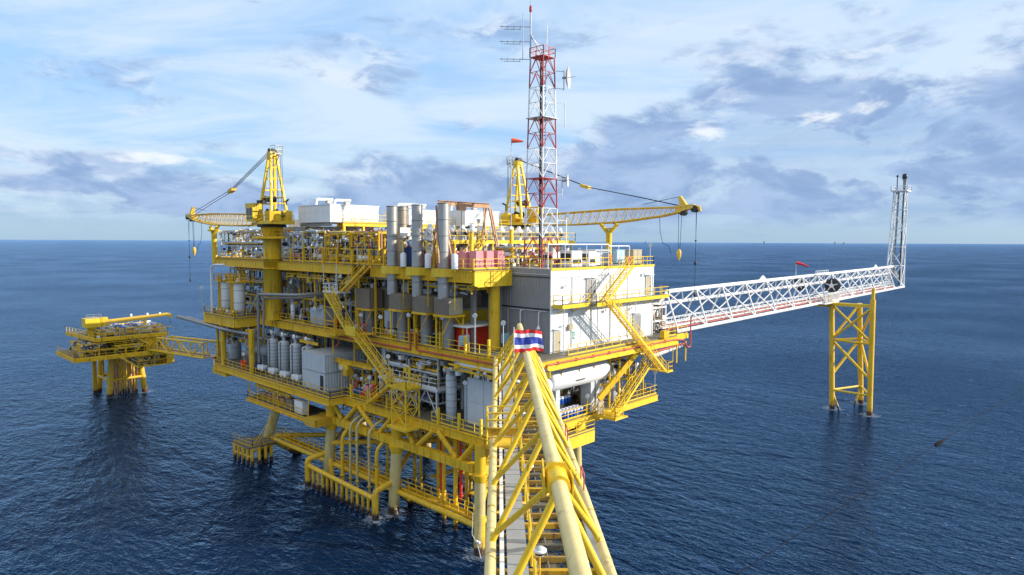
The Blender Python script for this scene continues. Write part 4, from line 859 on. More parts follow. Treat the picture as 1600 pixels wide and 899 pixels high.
def person(o, x, y, z, yaw, suit, helmet, arm=.25):
    """standing figure grown as one skinned surface, with coverall, hands and helmet"""
    c, s_ = math.cos(yaw), math.sin(yaw)
    def P(a, b, h): return (x + a * c - b * s_, y + a * s_ + b * c, z + h)
    me = bpy.data.meshes.new('body'); off = LOC[o.name]
    V_ = [P(0, 0, .92), P(0, 0, 1.15), P(.02, 0, 1.38), P(.03, 0, 1.50), P(.04, 0, 1.62), P(.05, 0, 1.72), P(0, .1, .88), P(.04, .12, .48), P(-.02, .12, .08), P(.12, .13, .05), P(0, -.1, .88), P(.1, -.12, .48), P(.03, -.12, .08), P(.17, -.13, .05),
          P(.0, .21, 1.36), P(.02, .27, 1.1), P(.16, .27, .9), P(.21, .26, .83), P(.0, -.21, 1.36), P(.02, -.27, 1.1), P(.16 + arm, -.24, 1.0), P(.23 + arm, -.23, 1.0)]
    E_ = [(0, 1), (1, 2), (2, 3), (3, 4), (4, 5), (0, 6), (6, 7), (7, 8), (8, 9), (0, 10), (10, 11), (11, 12), (12, 13), (2, 14), (14, 15), (15, 16), (16, 17), (2, 18), (18, 19), (19, 20), (20, 21)]
    R_ = [.14, .145, .15, .06, .10, .085, .10, .07, .05, .045, .10, .07, .05, .045, .07, .05, .038, .035, .07, .05, .038, .035]
    me.from_pydata([Vector(v) - off for v in V_], E_, []); b_ = bpy.data.objects.new('body', me); link(b_, o)
    md = b_.modifiers.new('skin', 'SKIN')
    for i, sv in enumerate(me.skin_vertices[0].data): sv.radius = (R_[i], R_[i]); sv.use_root = (i == 0)
    b_.modifiers.new('smooth', 'SUBSURF').levels = 1; me.materials.append(MATS[suit])
    MB().ball(P(.06, 0, 1.635), .105, 10, 8, 1.15).build('face', 'skin', o); MB().lathe(P(.045, 0, 1.69), [(.15, 0), (.135, .03), (.12, .09), (.05, .14), (0, .15)], 'z', 12).build('helmet', helmet, o)
    for q, h_ in ((17, 1), (21, 1)): MB().ball(V_[q], .05, 8, 6, 1.2).build('hand', 'skin', o)
person(o, 17.6, 3.0, 29.07, R(-100), 'orange', 'white')
# stairs on the lit face
def stairs(label, a, b, w, side, mt='yellow_clean', group=None):
    o = thing('staircase', label, 'stairs', b, group); stair(o, a, b, w, side, mt); return o
stairs('yellow steel stairs from the walkway up to the roof of the white building', (17.6, .55, 29.1), (12.3, .55, 25.2), .9, (0, -1, 0))
stairs('long yellow steel stairs running down across the front of the white building', (12.4, -.35, 25.2), (24.0, -.35, 16.0), .9, (0, -1, 0))
o = thing('stair_landing', 'small railed yellow landing hanging outside the deck at the foot of the long stairs', 'landing', (24.6, -.8, 16)); part_box(o, 'floor', 23.9, 25.4, -1.4, 1.6, 15.85, 15.95, 'yellow_clean'); railing(o, [(25.35, 1.5, 15.95), (25.35, -1.35, 15.95), (24.2, -1.35, 15.95)], h=1.15); 
for x, y in ((25.35, -1.3), (25.35, 1.4), (24, 1.4)): part_tube(o, 'hanger', [(x, y, 15.9), (x, y, 19.2)], .06, 'yellow_clean', 6)
stairs('yellow steel stairs between the hanging landing and the drum deck', (22.2, .6, 17.2), (15.0, .6, 12.0), .9, (0, -1, 0))
o = thing('stair_landing', 'yellow floor landing with railings at the foot of the stairs beside the drum deck', 'landing', (15, 0, 12)); part_box(o, 'floor', 13.6, 16.2, -.9, 2.3, 11.7, 11.85, 'yellow_clean'); railing(o, [(13.65, 2.2, 11.85), (13.65, -.85, 11.85), (15.2, -.85, 11.85)]); part_box(o, 'panel', 13.8, 14.9, 1.6, 1.75, 12, 13.4, 'beige')
# red ring main along the main deck edges
o = thing('fire_main', 'long red fire water pipe clipped along the lit edge of the middle deck', 'pipe', (1.5, -.35, 19.6)); part_tube(o, 'pipe', route([(2.2, -.4, 15.5), (2.2, -.4, 19.55), (27.5, -.4, 19.55), (29.6, -.4, 19.3), (30.6, -.4, 18.2), (31.4, -.4, 18.2), (31.4, -.4, 22.2)], .3), .10, 'pipe_red', 8)
for x in range(4, 28, 3): part_box(o, 'pipe_clip', x, x + .08, -.5, -.22, 19.38, 19.7, 'pipe_red')
o = thing('fire_main', 'dull red fire water pipe with expansion loops along the shaded edge of the middle deck', 'pipe', (-.4, 20, 19.3))
part_tube(o, 'pipe', route([(.5, 3.2, 16.4), (-.35, 3.6, 16.4), (-.35, 3.6, 19.35), (-.35, 17.4, 19.35), (-.35, 17.4, 21.3), (-.35, 18.5, 21.3), (-.35, 18.5, 19.3), (-.35, 27.6, 19.3), (-.35, 27.6, 21.4), (-.35, 28.9, 21.4), (-.35, 28.9, 19.3), (-.35, 34, 19.2), (.4, 35, 18.2), (.6, 36.5, 17.4)], .25), .115, 'pipe_red', 8)
# ------------------------------------------------------------------ cranes
def crane(label, loc, rot):
    o = thing('pedestal_crane', label, 'crane', (0, 0, 0), 'yellow pedestal cranes')
    MB().lathe((0, 0, -9.2), [(1.28, 0), (1.28, 9.0), (1.34, 9.0), (1.34, 9.3), (1.28, 9.3), (1.28, 12.6), (1.45, 13.3), (1.6, 13.8), (1.6, 14.0)], 'z', 26).build('pedestal', 'yellow', o)
    for z in (0.05, -1.4): MB().lathe((0, 0, z), [(1.28, -.06), (1.5, -.06), (1.5, .06), (1.28, .06)], 'z', 26).build('flange', 'yellow', o)
    MB().lathe((0, 0, 3.0), [(1.3, 0), (2.9, 0), (2.9, .25), (1.3, .25)], 'z', 20).build('service_platform', 'yellow', o)
    railing(o, [(2.8 * math.cos(a * .5236), 2.8 * math.sin(a * .5236), 3.25) for a in range(13)], 'yellow', step=1.4)
    MB().lathe((0, 0, 4.8), [(1.9, 0), (2.1, .0), (2.1, .35), (1.7, .4)], 'z', 24).build('slew_ring', 'dark', o)
    MB().box(-2.0, 2.0, -3.2, 2.4, 5.2, 5.5).build('slew_deck', 'yellow_clean', o); railing(o, [(1.95, 2.3, 5.5), (1.95, -3.1, 5.5), (-1.95, -3.1, 5.5), (-1.95, .4, 5.5)], 'yellow_clean')
    cab = MB().hexa([(-2.7, .5, 5.6), (-1.1, .5, 5.6), (-1.1, 2.6, 5.6), (-2.7, 2.6, 5.6), (-2.7, .5, 8.3), (-1.1, .5, 8.3), (-1.1, 3.0, 8.3), (-2.7, 3.0, 8.3)]).build('cab', 'yellow_clean', o)
    MB().box(-2.72, -2.68, .75, 2.5, 6.5, 7.6).box(-2.5, -1.3, 2.72, 2.82, 6.3, 7.9).box(-2.72, -2.68, .75, 2.5, 5.9, 6.3).build('window', 'glass', cab); MB().box(-2.73, -2.67, 1.55, 1.65, 5.9, 7.6).build('window_bar', 'yellow_clean', cab)
    MB().box(.5, 1.9, -2.8, -1.0, 5.6, 7.2).build('engine_house', 'yellow_clean', o); MB().box(.6, 1.8, -.9, .6, 6.3, 6.4).box(.6, .7, -.9, .6, 5.6, 6.3).box(1.7, 1.8, -.9, .6, 5.6, 6.3).box(.7, 1.6, -.8, .4, 6.4, 7.0).build('hydraulic_rack', 'yellow', o); MB().box(-1.9, -.2, -3.2, -1.6, 5.6, 7.1).build('winch_frame', 'yellow', o)
    for z, y in ((6.5, -2.4), (7.0, -.4), (8.9, .2)): MB().lathe((-.9, y, z), [(.55, 0), (.55, .08), (.38, .08), (.38, 1.5), (.55, 1.5), (.55, 1.58)], 'x', 14).build('winch_drum', 'dark', o)
    MB().tube(route([(1.2, -2.2, 7.7), (1.2, -2.2, 8.6), (1.2, -3.0, 8.9)], .2), .14, 8).build('exhaust_pipe', 'dark', o)
    MB().box(-2.2, -1.4, -.8, .2, 8.3, 8.7).build('floodlight_bank', 'dark', o)
    # A-frame
    top = 15.6
    for sx in (-1, 1):
        part_bar(o, 'frame_leg', (sx * 1.35, 1.6, 5.5), (sx * .42, -.4, top), .34, .34, 'yellow_clean'); part_bar(o, 'frame_leg', (sx * 1.35, -2.6, 5.5), (sx * .42, -.9, top), .30, .30, 'yellow_clean')
        part_bar(o, 'frame_brace', (sx * 1.0, .75, 9.2), (sx * 1.0, -1.95, 9.2), .18, .18, 'yellow_clean')
    for z in (8.3, 10.3, 12.0, 13.6, 15.1):
        f = (z - 5.5) / (top - 5.5); w_ = 1.35 - .93 * f; part_bar(o, 'frame_rung', (-w_, 1.6 - 2.0 * f, z), (w_, 1.6 - 2.0 * f, z), .2, .2, 'yellow_clean'); part_bar(o, 'frame_rung', (-w_, -2.6 + 1.7 * f, z), (w_, -2.6 + 1.7 * f, z), .16, .16, 'yellow_clean')
    part_box(o, 'frame_head', -.62, .62, -1.1, -.1, 15.3, 15.95, 'yellow_clean'); MB().lathe((-.5, -.5, 16.05), [(.4, 0), (.4, 1.0)], 'x', 14).build('head_sheave', 'dark', o)
    railing(o, [(-.6, -1.2, 15.4), (-.6, -2.6, 15.4), (.6, -2.6, 15.4), (.6, -1.2, 15.4)], 'dull_steel', h=1.3, step=.8); MB().bar((.1, -2.5, 15.3), (.1, -1.0, 13.8), .08, .08).build('basket_strut', 'dull_steel', o)
    for x in (-.3, .25, .5): part_tube(o, 'hoist_rope', [(x, -2.5, 16), (x, -2.7, 7.5)], .03, 'black_rope', 5)
    # boom
    st = [(2.4, 6.0, .5, .5), (5.5, 6.0, .85, .8), (12, 6.1, .95, .85), (20, 6.35, .95, .85), (27, 6.7, .6, .6), (30.2, 6.95, .3, .4)]
    def sec(y):
        for a, b in zip(st, st[1:]):
            if a[0] <= y <= b[0]: f = (y - a[0]) / (b[0] - a[0]); return [a[i] + (b[i] - a[i]) * f for i in range(1, 4)]
        return st[-1][1:]
    for sx in (-1, 1):
        for sz in (-1, 1): part_tube(o, 'boom_chord', [(sx * w_, y, z + sz * h_) for (y, z, h_, w_) in st], .115, 'boom', 8)
    y = 2.8; i = 0
    while y < 29.4:
        z, h_, w_ = sec(y); z2, h2, w2 = sec(y + .8); f = 1 if i % 2 else -1
        for sx in (-1, 1): part_tube(o, 'boom_lacing', [(sx * w_, y, z - f * h_), (sx * w2, y + .8, z2 + f * h2)], .048, 'boom', 5)
        for sz in (-1, 1): part_tube(o, 'boom_lacing', [(-f * w_, y, z + sz * h_), (f * w2, y + .8, z2 + sz * h2)], .045, 'boom', 5)
        y += .8; i += 1
    MB().hexa([(-.5, 29.4, 6.5), (.5, 29.4, 6.5), (.45, 32.0, 7.1), (-.45, 32.0, 7.1), (-.5, 29.4, 7.5), (.5, 29.4, 7.5), (.3, 32.0, 7.6), (-.3, 32.0, 7.6)]).build('boom_tip', 'boom', o); MB().hexa([(-.4, 30.0, 7.5), (.4, 30.0, 7.5), (.3, 31.0, 7.5), (-.3, 31.0, 7.5), (-.2, 29.6, 8.7), (.2, 29.6, 8.7), (.2, 30.0, 8.8), (-.2, 30.0, 8.8)]).build('jib_mast', 'boom', o)
    for yy, z in ((30.4, 6.6), (32.1, 7.0)): MB().lathe((-.35, yy, z), [(.5, 0), (.5, .12), (.4, .2), (.4, .5), (.5, .58), (.5, .7)], 'x', 14).build('tip_sheave', 'dark', o)
    MB().tube([(.1, 32.1, 7.35), (.1, 32.8, 7.2), (.1, 32.95, 6.6)], .2, 8).build('tip_nose', 'boom', o)
    for y, z in ((7.5, 4.9), (19, 5.1)): MB().lathe((0, y, z), [(.1, 0), (.25, .12), (.25, .35)], 'z', 8).build('boom_lamp', 'dull_steel', o)
    # pendants
    for x in (-.3, -.1, .12, .32): part_tube(o, 'luffing_rope', [(x, -.3, 16.1), (x * .8, 13.2, 11.15)], .035, 'black_rope', 5)
    MB().hexa([(-.4, 12.8, 10.9), (.4, 12.8, 10.9), (.4, 14.4, 10.5), (-.4, 14.4, 10.5), (-.4, 12.8, 11.4), (.4, 12.8, 11.4), (.4, 14.4, 10.95), (-.4, 14.4, 10.95)]).build('bridle_block', 'boom', o)
    for x in (-.34, .34): part_tube(o, 'pendant', [(x, 14.2, 10.8), (x, 22, 9.2), (x * 1.2, 29.5, 7.55)], .045, 'black_rope', 5)
    part_tube(o, 'pendant', [(0, 29.8, 8.7), (0, 24, 7.9)], .035, 'black_rope', 5)
    # hooks
    for y in (29.6, 30.1): part_tube(o, 'hook_rope', [(-.1, y, 6.5), (0, 29.85 + (y - 29.85) * .5, 1.6)], .03, 'black_rope', 5)
    MB().lathe((0, 29.85, .4), [(.08, -.4), (.2, -.1), (.33, .4), (.3, .9), (.1, 1.15)], 'z', 10).build('hook_block', 'boom', o)
    for x in (.05, .2): part_tube(o, 'hook_rope', [(x, 32.4, 6.6), (.12, 32.4, 3.2)], .028, 'black_rope', 5)
    part_tube(o, 'hook_rope', [(.12, 32.4, 3.2), (.12, 32.4, -4.4)], .028, 'black_rope', 5); MB().ball((.12, 32.4, -.3), .2, 8, 6, 1.5).ball((.12, 32.4, 2.7), .14, 6, 5).ball((.12, 32.4, -4.6), .18, 6, 5, 2).build('headache_ball', 'dark', o)
    part_tube(o, 'hose_loop', [(.2, 26.8, 6.0), (.3, 27.0, 4), (.2, 27.4, 2.3), (.2, 28.3, 2.0), (.1, 28.7, .9)], .035, 'black_rope', 5)
    o.location = loc; o.rotation_euler = (0, 0, rot)
    return o
cr = crane('yellow pedestal crane at the far left with its boom resting over the sea', (-.4, 52.0, 29.2), 0)
copy_tree(cr, (34.0, 32.9, 29.5), math.pi, 'yellow pedestal crane behind the radio mast with its boom pointing to the flare', 'yellow pedestal cranes')
def boomrest(label, x, y, z0, z1):
    o = thing('boom_rest', label, 'boom rest', (x, y, z0)); part_tube(o, 'post', [(x, y, z0), (x, y, z1 - 1.0)], .45, 'yellow_clean', 14)
    for s_ in (-1, 1): part_bar(o, 'cradle_arm', (x, y + s_ * .3, z1 - 1.3), (x, y + s_ * 1.5, z1 - .05), .5, .35, 'yellow_clean')
    part_box(o, 'cradle_beam', x - .9, x + .9, y - .5, y + .5, z1 - .9, z1 - .62, 'yellow_clean')
boomrest('yellow forked post holding the boom of the left crane at the deck end', -.3, 73.2, 28.0, 34.4); boomrest('yellow forked post holding the boom of the crane behind the building', 34.0, 14.8, 27.0, 34.7)
# ------------------------------------------------------------------ exhaust stacks, boxes, silencers
def stack(label, x, y, z0, z1, r=.63, m_='steel'):
    o = thing('exhaust_stack', label, 'exhaust stack', (x, y, z0), 'stainless exhaust stacks')
    zs = [z0]; 
    while zs[-1] < z1 - .1: zs.append(min(z1, zs[-1] + 1.75))
    for a, b in zip(zs, zs[1:]):
        MB().lathe((x, y, a), [(r, .02), (r, b - a - .02)], 'z', 24).build('shell_section', m_, o); MB().lathe((x, y, b), [(r, -.06), (r + .05, -.04), (r + .05, .04), (r, .06)], 'z', 24).build('flange', 'dull_steel', o)
    MB().lathe((x, y, z1), [(r * .9, -.9), (r * .9, .0)], 'z', 20).build('inner_duct', 'dark', o)
    return o
stack('shiny steel exhaust stack farthest left of the front three', -.45, 21.8, 25.6, 36.1); stack('shiny steel exhaust stack in the middle of the front three', -.45, 17.0, 25.6, 36.15); stack('shiny steel exhaust stack nearest the portal crane', -.45, 12.4, 25.6, 36.2); stack('browned steel exhaust stack standing behind the two left front stacks', 3.4, 24.9, 28.9, 36.3, .6, 'stack_brown')
def intake(label, x0, x1, y0, y1, z0, z1, lit=True):
    o = thing('exhaust_box', label, 'exhaust box', (x0, y0, z0), 'brown louvred exhaust boxes on the middle deck')
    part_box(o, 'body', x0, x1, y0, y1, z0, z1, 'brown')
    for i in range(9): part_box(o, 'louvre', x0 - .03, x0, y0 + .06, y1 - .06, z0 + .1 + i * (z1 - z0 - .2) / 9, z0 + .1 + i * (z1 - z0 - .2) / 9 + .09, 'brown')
    if lit: part_box(o, 'side_panel', x0 + .08, x1 - .08, y0 - .03, y0, z0 + .06, z1 - .06, 'beige')  # paler colour on the sun-facing side stands in for sunlight on it
    part_box(o, 'base_frame', x0 - .1, x1 + .2, y0 - .15, y1 + .1, z0 - .25, z0, 'yellow'); 
    part_bar(o, 'strut', (x0 + .2, y0 - .1, z0 - .2), (x0 + .2, y0 + 1.2, z0 - 2.2), .1, .1, 'yellow'); part_bar(o, 'strut', (x0 + .9, y0 - .1, z0 - .2), (x1 + .6, y0 + .1, z0 - 2.2), .1, .1, 'yellow')
    for x, y in ((x0 + .2, y1 - .1), (x1, y0), (x1, y1)): part_bar(o, 'post', (x, y, 20), (x, y, z0 - .2), .14, .14, 'yellow')
    vv = MB().lathe((x0 + 1.5, (y0 + y1) / 2 + .5, 20), [(.68, .1), (.68, z0 - 20.3)], 'z', 20).build('silencer_drum', 'dull_steel', o); MB().lathe((x0 + 1.5, (y0 + y1) / 2 + .5, 22.3), [(.68, -.05), (.73, -.04), (.73, .04), (.68, .05)], 'z', 20).build('band', 'dull_steel', vv)
for i, y in enumerate((19.4, 14.9, 11.0)):
    intake(('brown louvred box under the leftmost front exhaust stack', 'brown louvred box under the middle front exhaust stack', 'brown louvred box with its sunlit side coloured paler under the exhaust stack nearest the yellow wall')[i], -.95, 1.15, y, y + 2.4, 23.9, 25.8)
intake('brown louvred box half hidden behind the zigzag stairs', -.2, 1.8, 27.0, 30.0, 23.4, 25.9, False); intake('second brown louvred box set back behind the upper stair flight', 2.2, 4.2, 25.6, 28.0, 23.3, 26.0, False)
for i, x in enumerate((2.9, 4.3, 6.0)):
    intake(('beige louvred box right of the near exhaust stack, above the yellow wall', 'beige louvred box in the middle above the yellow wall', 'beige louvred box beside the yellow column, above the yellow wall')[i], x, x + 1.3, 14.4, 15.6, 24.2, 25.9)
YW = thing('blast_wall', 'bright yellow steel wall with a grey coping behind the red tool house', 'wall', (2.2, 13, 20))
for x0, x1, y in ((1.6, 4.6, 13.4), (4.6, 8.4, 12.9)):
    part_box(YW, 'panel', x0, x1, y, y + .12, 20, 24.0, 'yellow_clean'); part_box(YW, 'coping', x0 - .05, x1 + .05, y - .1, y + .35, 24.0, 24.25, 'walk_grey')
part_box(YW, 'panel', 4.54, 4.66, 12.9, 13.4, 20, 23.99, 'yellow_clean')
for a, b in (((2.0, 13.35, 23.5), (4.2, 13.3, 21.9)), ((5.0, 12.85, 23.4), (7.6, 12.8, 21.5))): part_bar(YW, 'brace', a, b, .07, .07, 'yellow_clean')
o = thing('tool_house', 'bright red steel tool house with an overhanging flat white roof', 'shed', (1.2, 10.6, 20))
part_box(o, 'body', 1.4, 4.9, 10.9, 12.4, 20, 22.4, 'red'); part_box(o, 'roof', .6, 5.7, 9.8, 12.7, 22.5, 22.72, 'white'); part_box(o, 'side_panel', .4, 1.4, 10.7, 11.0, 20, 21.4, 'red')
for x in (1.45, 3.1): part_box(o, 'door', x, x + 1.55, 10.84, 10.9, 20.1, 22.2, 'red')
for x, y in ((.8, 9.95), (5.5, 9.95)): part_tube(o, 'post', [(x, y, 20), (x, y, 22.5)], .05, 'white', 6)
for lb, x, y in (('pale blue notice board left of the red tool house', -.1, 10.2), ('pale blue notice board right of the red tool house', 4.4, 8.2)):
    o = thing('notice_board', lb, 'board', (x, y, 20)); part_box(o, 'panel', x, x + 1.5, y, y + .08, 20.6, 21.7, 'light_blue'); 
    for q in (.1, 1.3): part_box(o, 'leg', x + q, x + q + .08, y + .08, y + .14, 20, 21.7, 'dull_steel')
# white horizontal drum below the lit face
o = hvessel('horizontal_vessel', 'large white horizontal pressure vessel under the middle deck above the blue drums', (11.9, 3.6, 16.7), 'x', 11.4, 1.35, 'white', None, False, 'pressure vessel')
for x in (8.0, 14.4, 15.4): part_box(o, 'saddle', x - .35, x + .35, 2.9, 4.4, 12.0, 15.6, 'pale_grey')
MB().lathe((5.9, 3.2, 16.3), [(.75, 0), (.85, .15), (.85, .5), (.6, .6)], 'x', 16).build('manway', 'white', o)
for x in (8.0, 11.2, 14.0): part_tube(o, 'hanger', [(x, 2.4, 17.0), (x, 2.4, 19.0)], .06, 'yellow_rusty', 6)
part_bar(o, 'hoist_bar', (10.5, 2.2, 16.4), (12.0, 2.2, 16.4), .1, .1, 'dark')
# blue drums
drum = thing('drum', 'blue and white chemical drum', 'drum', (0, 0, 0), 'chemical drums on the lowest deck')
MB().lathe((0, 0, 0), [(.29, 0), (.3, .03), (.3, .4), (.312, .42), (.3, .44), (.3, .82), (.29, .86)], 'z', 14).build('body', 'blue', drum); MB().lathe((0, 0, .62), [(.301, 0), (.304, .01), (.304, .2), (.301, .21)], 'z', 14).build('label_band', 'flag_white', drum); MB().lathe((0, 0, .86), [(.29, 0), (.27, .02), (0, .025)], 'z', 14).build('lid', 'flag_white', drum)
k = 0
for row, (yy, xs_, z, lb) in enumerate(((3.2, [8.0 + i * .64 for i in range(8)], 12.05, ' blue drum from the left in the front row on the lowest deck edge'), (3.95, [8.2 + i * .64 for i in range(8)], 12.05, ' blue drum from the left in the second row, behind the front drums'), (5.6, [10.6 + i * .64 for i in range(5)], 12.9, ' blue drum from the left in the raised back group under the white vessel'))):
    for n_, x in enumerate(xs_):
        lb_ = ORD[n_] + lb; g = ('front row of blue drums', 'second row of blue drums', 'raised back group of blue drums')[row]
        if k == 0: drum.location = (x, yy, z); drum['label'] = lb_; drum['group'] = g
        else: copy_tree(drum, (x, yy, z), 0, lb_, g)
        k += 1
cabinet('low dark rack under the raised blue drums', 10.2, 13.6, 5.2, 6.1, 12.05, 12.85, 'dark', name='drum_rack', cat='rack', face='y')
# ------------------------------------------------------------------ cellar deck equipment
def container(label, x0, x1, y0, y1, z0, z1, mt, door=False):
    o = thing('container', label, 'container', (x0, y0, z0)); part_box(o, 'core', x0 + .06, x1 - .06, y0 + .06, y1 - .06, z0 + .05, z1 - .03, mt)
    def rib(axis, c, a0, a1, sgn, nm):
        mb = MB(); k = round((a1 - a0) / .42); w = (a1 - a0) / k; pr = []
        for i in range(k): pr += [(a0 + i * w, 0), (a0 + i * w + w * .5, 0), (a0 + i * w + w * .62, .05), (a0 + i * w + w * .88, .05)]
        pr.append((a1, 0)); vs = []
        for u, d in pr:
            for z in (z0 + .14, z1 - .1): vs.append((u, c + sgn * d, z) if axis == 'x' else (c + sgn * d, u, z))
        mb.add(vs, [(2 * i, 2 * i + 2, 2 * i + 3, 2 * i + 1) for i in range(len(pr) - 1)]).build(nm, mt, o)
    rib('x', y0 + .03, x0 + .1, x1 - .1, -1, 'side_wall'); 
    if not door: rib('y', x0 + .03, y0 + .1, y1 - .1, -1, 'end_wall')
    else:
        for a, b in ((y0 + .12, (y0 + y1) / 2 - .02), ((y0 + y1) / 2 + .02, y1 - .12)):
            d = part_box(o, 'door', x0, x0 + .05, a, b, z0 + .15, z1 - .12, mt)
            for q in (.3, .7): MB().box(x0 - .05, x0 - .01, a + (b - a) * q - .025, a + (b - a) * q + .025, z0 + .2, z1 - .2).build('lock_bar', 'dull_steel', d)
    for x in (x0, x1 - .14):
        for y in (y0, y1 - .14): part_box(o, 'corner_post', x - .02, x + .16, y - .02, y + .16, z0, z1, mt)
    for a in (z0, z1 - .12):
        part_box(o, 'frame_rail', x0 + .15, x1 - .15, y0 - .015, y0 + .1, a + .002, a + .118, mt); part_box(o, 'frame_rail', x0 - .015, x0 + .1, y0 + .15, y1 - .15, a + .002, a + .118, mt)
    part_box(o, 'roof', x0 + .05, x1 - .05, y0 + .05, y1 - .05, z1 - .04, z1 - .01, mt)
    return o
c1 = container('lower grey ribbed container with a dark slab as its shaded opening, stacked under another one', -2.7, 3.4, 33.6, 39.4, 12.05, 14.5, 'pale_grey')
part_box(c1, 'doorway_shade', -2.75, -2.69, 34.0, 34.8, 12.3, 14.2, 'dark')  # dark slab on the wall, painted shade of an open entrance
container('upper grey ribbed container stacked on the one with the dark slab', -2.7, 3.4, 33.6, 39.4, 14.58, 17.0, 'pale_grey')
container('weathered grey ribbed container behind the stacked pair on the lowest deck', 4.0, 10.0, 33.0, 38.4, 12.05, 14.6, 'grey_paint')
cabinet('bright blue cabinet standing against the lit side of the lower container', 1.6, 3.1, 32.9, 33.45, 12.05, 13.6, 'blue', name='tool_cabinet', face='y')
for i, x in enumerate((3.6, 4.5, 5.4, 6.3)): cabinet(ORD[i] + ' small white switch box right of the bright blue cabinet', x, x + .6, 32.4, 32.7, 12.6, 13.6, 'white', name='switch_box', group='white switch boxes by the container', face='y', cat='switch box')
vs_lab = ('grey banded pressure vessel farthest left of the row of four', 'second grey banded pressure vessel from the left in the row of four', 'third grey banded pressure vessel from the left in the row of four', 'grey banded pressure vessel next to the stacked containers')
for i, y in enumerate((52.0, 48.6, 45.1, 41.7)):
    o = vvessel('pressure_vessel', vs_lab[i], -.6, y, 12.02, 17.2, .82, 'pale_grey', 'row of grey banded vessels on the lowest deck', 7)
    MB().tube(route([(-.6, y, 17.2), (-.6, y, 18.1), (-.6, y - .8, 18.1)], .3), .2, 10).build('outlet_pipe', 'pale_grey', o); MB().lathe((-1.0, y - .1, 18.1), [(.1, 0), (.38, .02), (.38, .14), (.25, .16)], 'x', 14).build('valve_wheel', 'white', o)
    for q in (-.5, .45):
        MB().lathe((-3.0, y - .6 + q, 13.0), [(.30, 0), (.42, .1), (.42, .75), (.3, .85)], 'x', 14).build('filter_pot', 'pale_grey', o); MB().lathe((-3.05, y - .6 + q, 13.0), [(.40, 0), (.46, .02), (.46, .12), (.40, .14)], 'x', 14).build('flange', 'white', o)
    part_bar(o, 'ladder', (-1.35, y - .4, 12.1), (-1.35, y - .4, 17), .3, .05, 'dull_steel')
o = thing('wall_module', 'tall pale grey panelled cabin at the near end of the lowest deck', 'cabin', (.4, 5, 12.05)); part_box(o, 'core', .5, 5, 5.0, 9.5, 12.05, 17.2, 'pale_grey')
for y0, y1 in ((5.0, 6.9), (6.95, 9.5)):
    for z0, z1 in ((12.1, 14.55), (14.6, 17.15)): part_box(o, 'panel', .44, .52, y0 + .02, y1 - .02, z0, z1, 'pale_grey')
vvessel('pressure_vessel', 'tall pale grey vessel beside the panelled cabin', .4, 12.1, 12.1, 17.3, .62, 'pale_grey', None, 5); vvessel('pressure_vessel', 'slimmer grey vessel half hidden between the tall vessel and the panelled cabin', 1.6, 10.6, 12.1, 16.4, .5, 'grey_paint', None, 3)
# white process skid platform
o = thing('process_platform', 'white railed steel platform on braced legs carrying dark pipework on the lowest deck', 'platform', (0, 13, 12)); part_box(o, 'floor', .2, 4.5, 14.4, 25.6, 15.0, 15.12, 'walk_grey')
for a, b in (((.15, 14.3), (.15, 25.7)), ((.15, 14.3), (4.5, 14.3)), ((.15, 25.7), (4.5, 25.7))): MB().bar((*a, 14.95), (*b, 14.95), .14, .32).build('edge_beam', 'white', o)
railing(o, [(4.4, 25.6, 15.12), (.2, 25.6, 15.12), (.2, 14.4, 15.12), (4.4, 14.4, 15.12)], 'white', step=1.4)
for y in (14.5, 18.2, 22, 25.5):
    for x in (.25, 4.3): part_tube(o, 'leg', [(x, y, 12), (x, y, 14.95)], .09, 'white', 8)
for a, b in ((14.5, 18.2), (18.2, 22), (22, 25.5)): part_tube(o, 'brace', [(.25, a, 12.1), (.25, (a + b) / 2, 14.8)], .06, 'white', 6); part_tube(o, 'brace', [(.25, b, 12.1), (.25, (a + b) / 2, 14.8)], .06, 'white', 6)
# stair system on the open face
sA = stairs('yellow stairs from the top deck down to the small white landing', (-.9, 25.6, 28.9), (-.9, 31.2, 25.4), .9, (-1, 0, 0), 'yellow')
o = thing('stair_landing', 'white railed landing between the two yellow stair flights on the open face', 'landing', (-1.3, 33, 25.3)); part_box(o, 'floor', -2.2, -.2, 31.2, 34.8, 25.2, 25.32, 'pale_grey'); railing(o, [(-2.2, 31.2, 25.3), (-2.2, 34.8, 25.3), (-.3, 34.8, 25.3)], 'white', step=.9)
for y in (31.4, 34.6):
    for x in (-2.1, -.3): part_tube(o, 'hanger', [(x, y, 25.3), (x, y, 28.9)], .06, 'pale_grey', 6)
for y in (32.2, 34.6):
    for x in (-2.0, -.3): part_bar(o, 'leg', (x, y, 20), (x, y, 25.2), .14, .14, 'yellow')
for z in (21.5, 23.3): part_bar(o, 'brace', (-2.0, 32.2, z), (-2.0, 34.6, z + 1.5), .09, .09, 'yellow'); part_bar(o, 'brace', (-2.0, 32.2, z), (-2.0, 34.6, z), .09, .09, 'yellow')
part_box(o, 'foot_plate', -2.3, 0, 31.6, 36.5, 19.7, 19.95, 'yellow')
stairs('long yellow stairs from the white landing down to the middle deck level', (-2.3, 32.4, 25.2), (-2.3, 27.4, 20.6), .95, (-1, 0, 0), 'yellow_clean')
o = thing('stair_landing', 'yellow railed landing halfway down the long stairs on the open face', 'landing', (-2.6, 26.5, 20.4)); part_box(o, 'floor', -3.3, -.2, 25.6, 27.5, 20.35, 20.45, 'yellow'); railing(o, [(-3.3, 27.3, 20.45), (-3.3, 25.8, 20.45)], 'yellow_clean'); MB().box(-3.4, -3.34, 25.4, 27.6, 20.4, 21.6).build('side_plate', 'yellow_clean', o)
stairs('long yellow stairs from the halfway landing down to the braced stair tower', (-2.3, 26.0, 20.4), (-2.3, 19.0, 15.5), .95, (-1, 0, 0), 'yellow_clean')
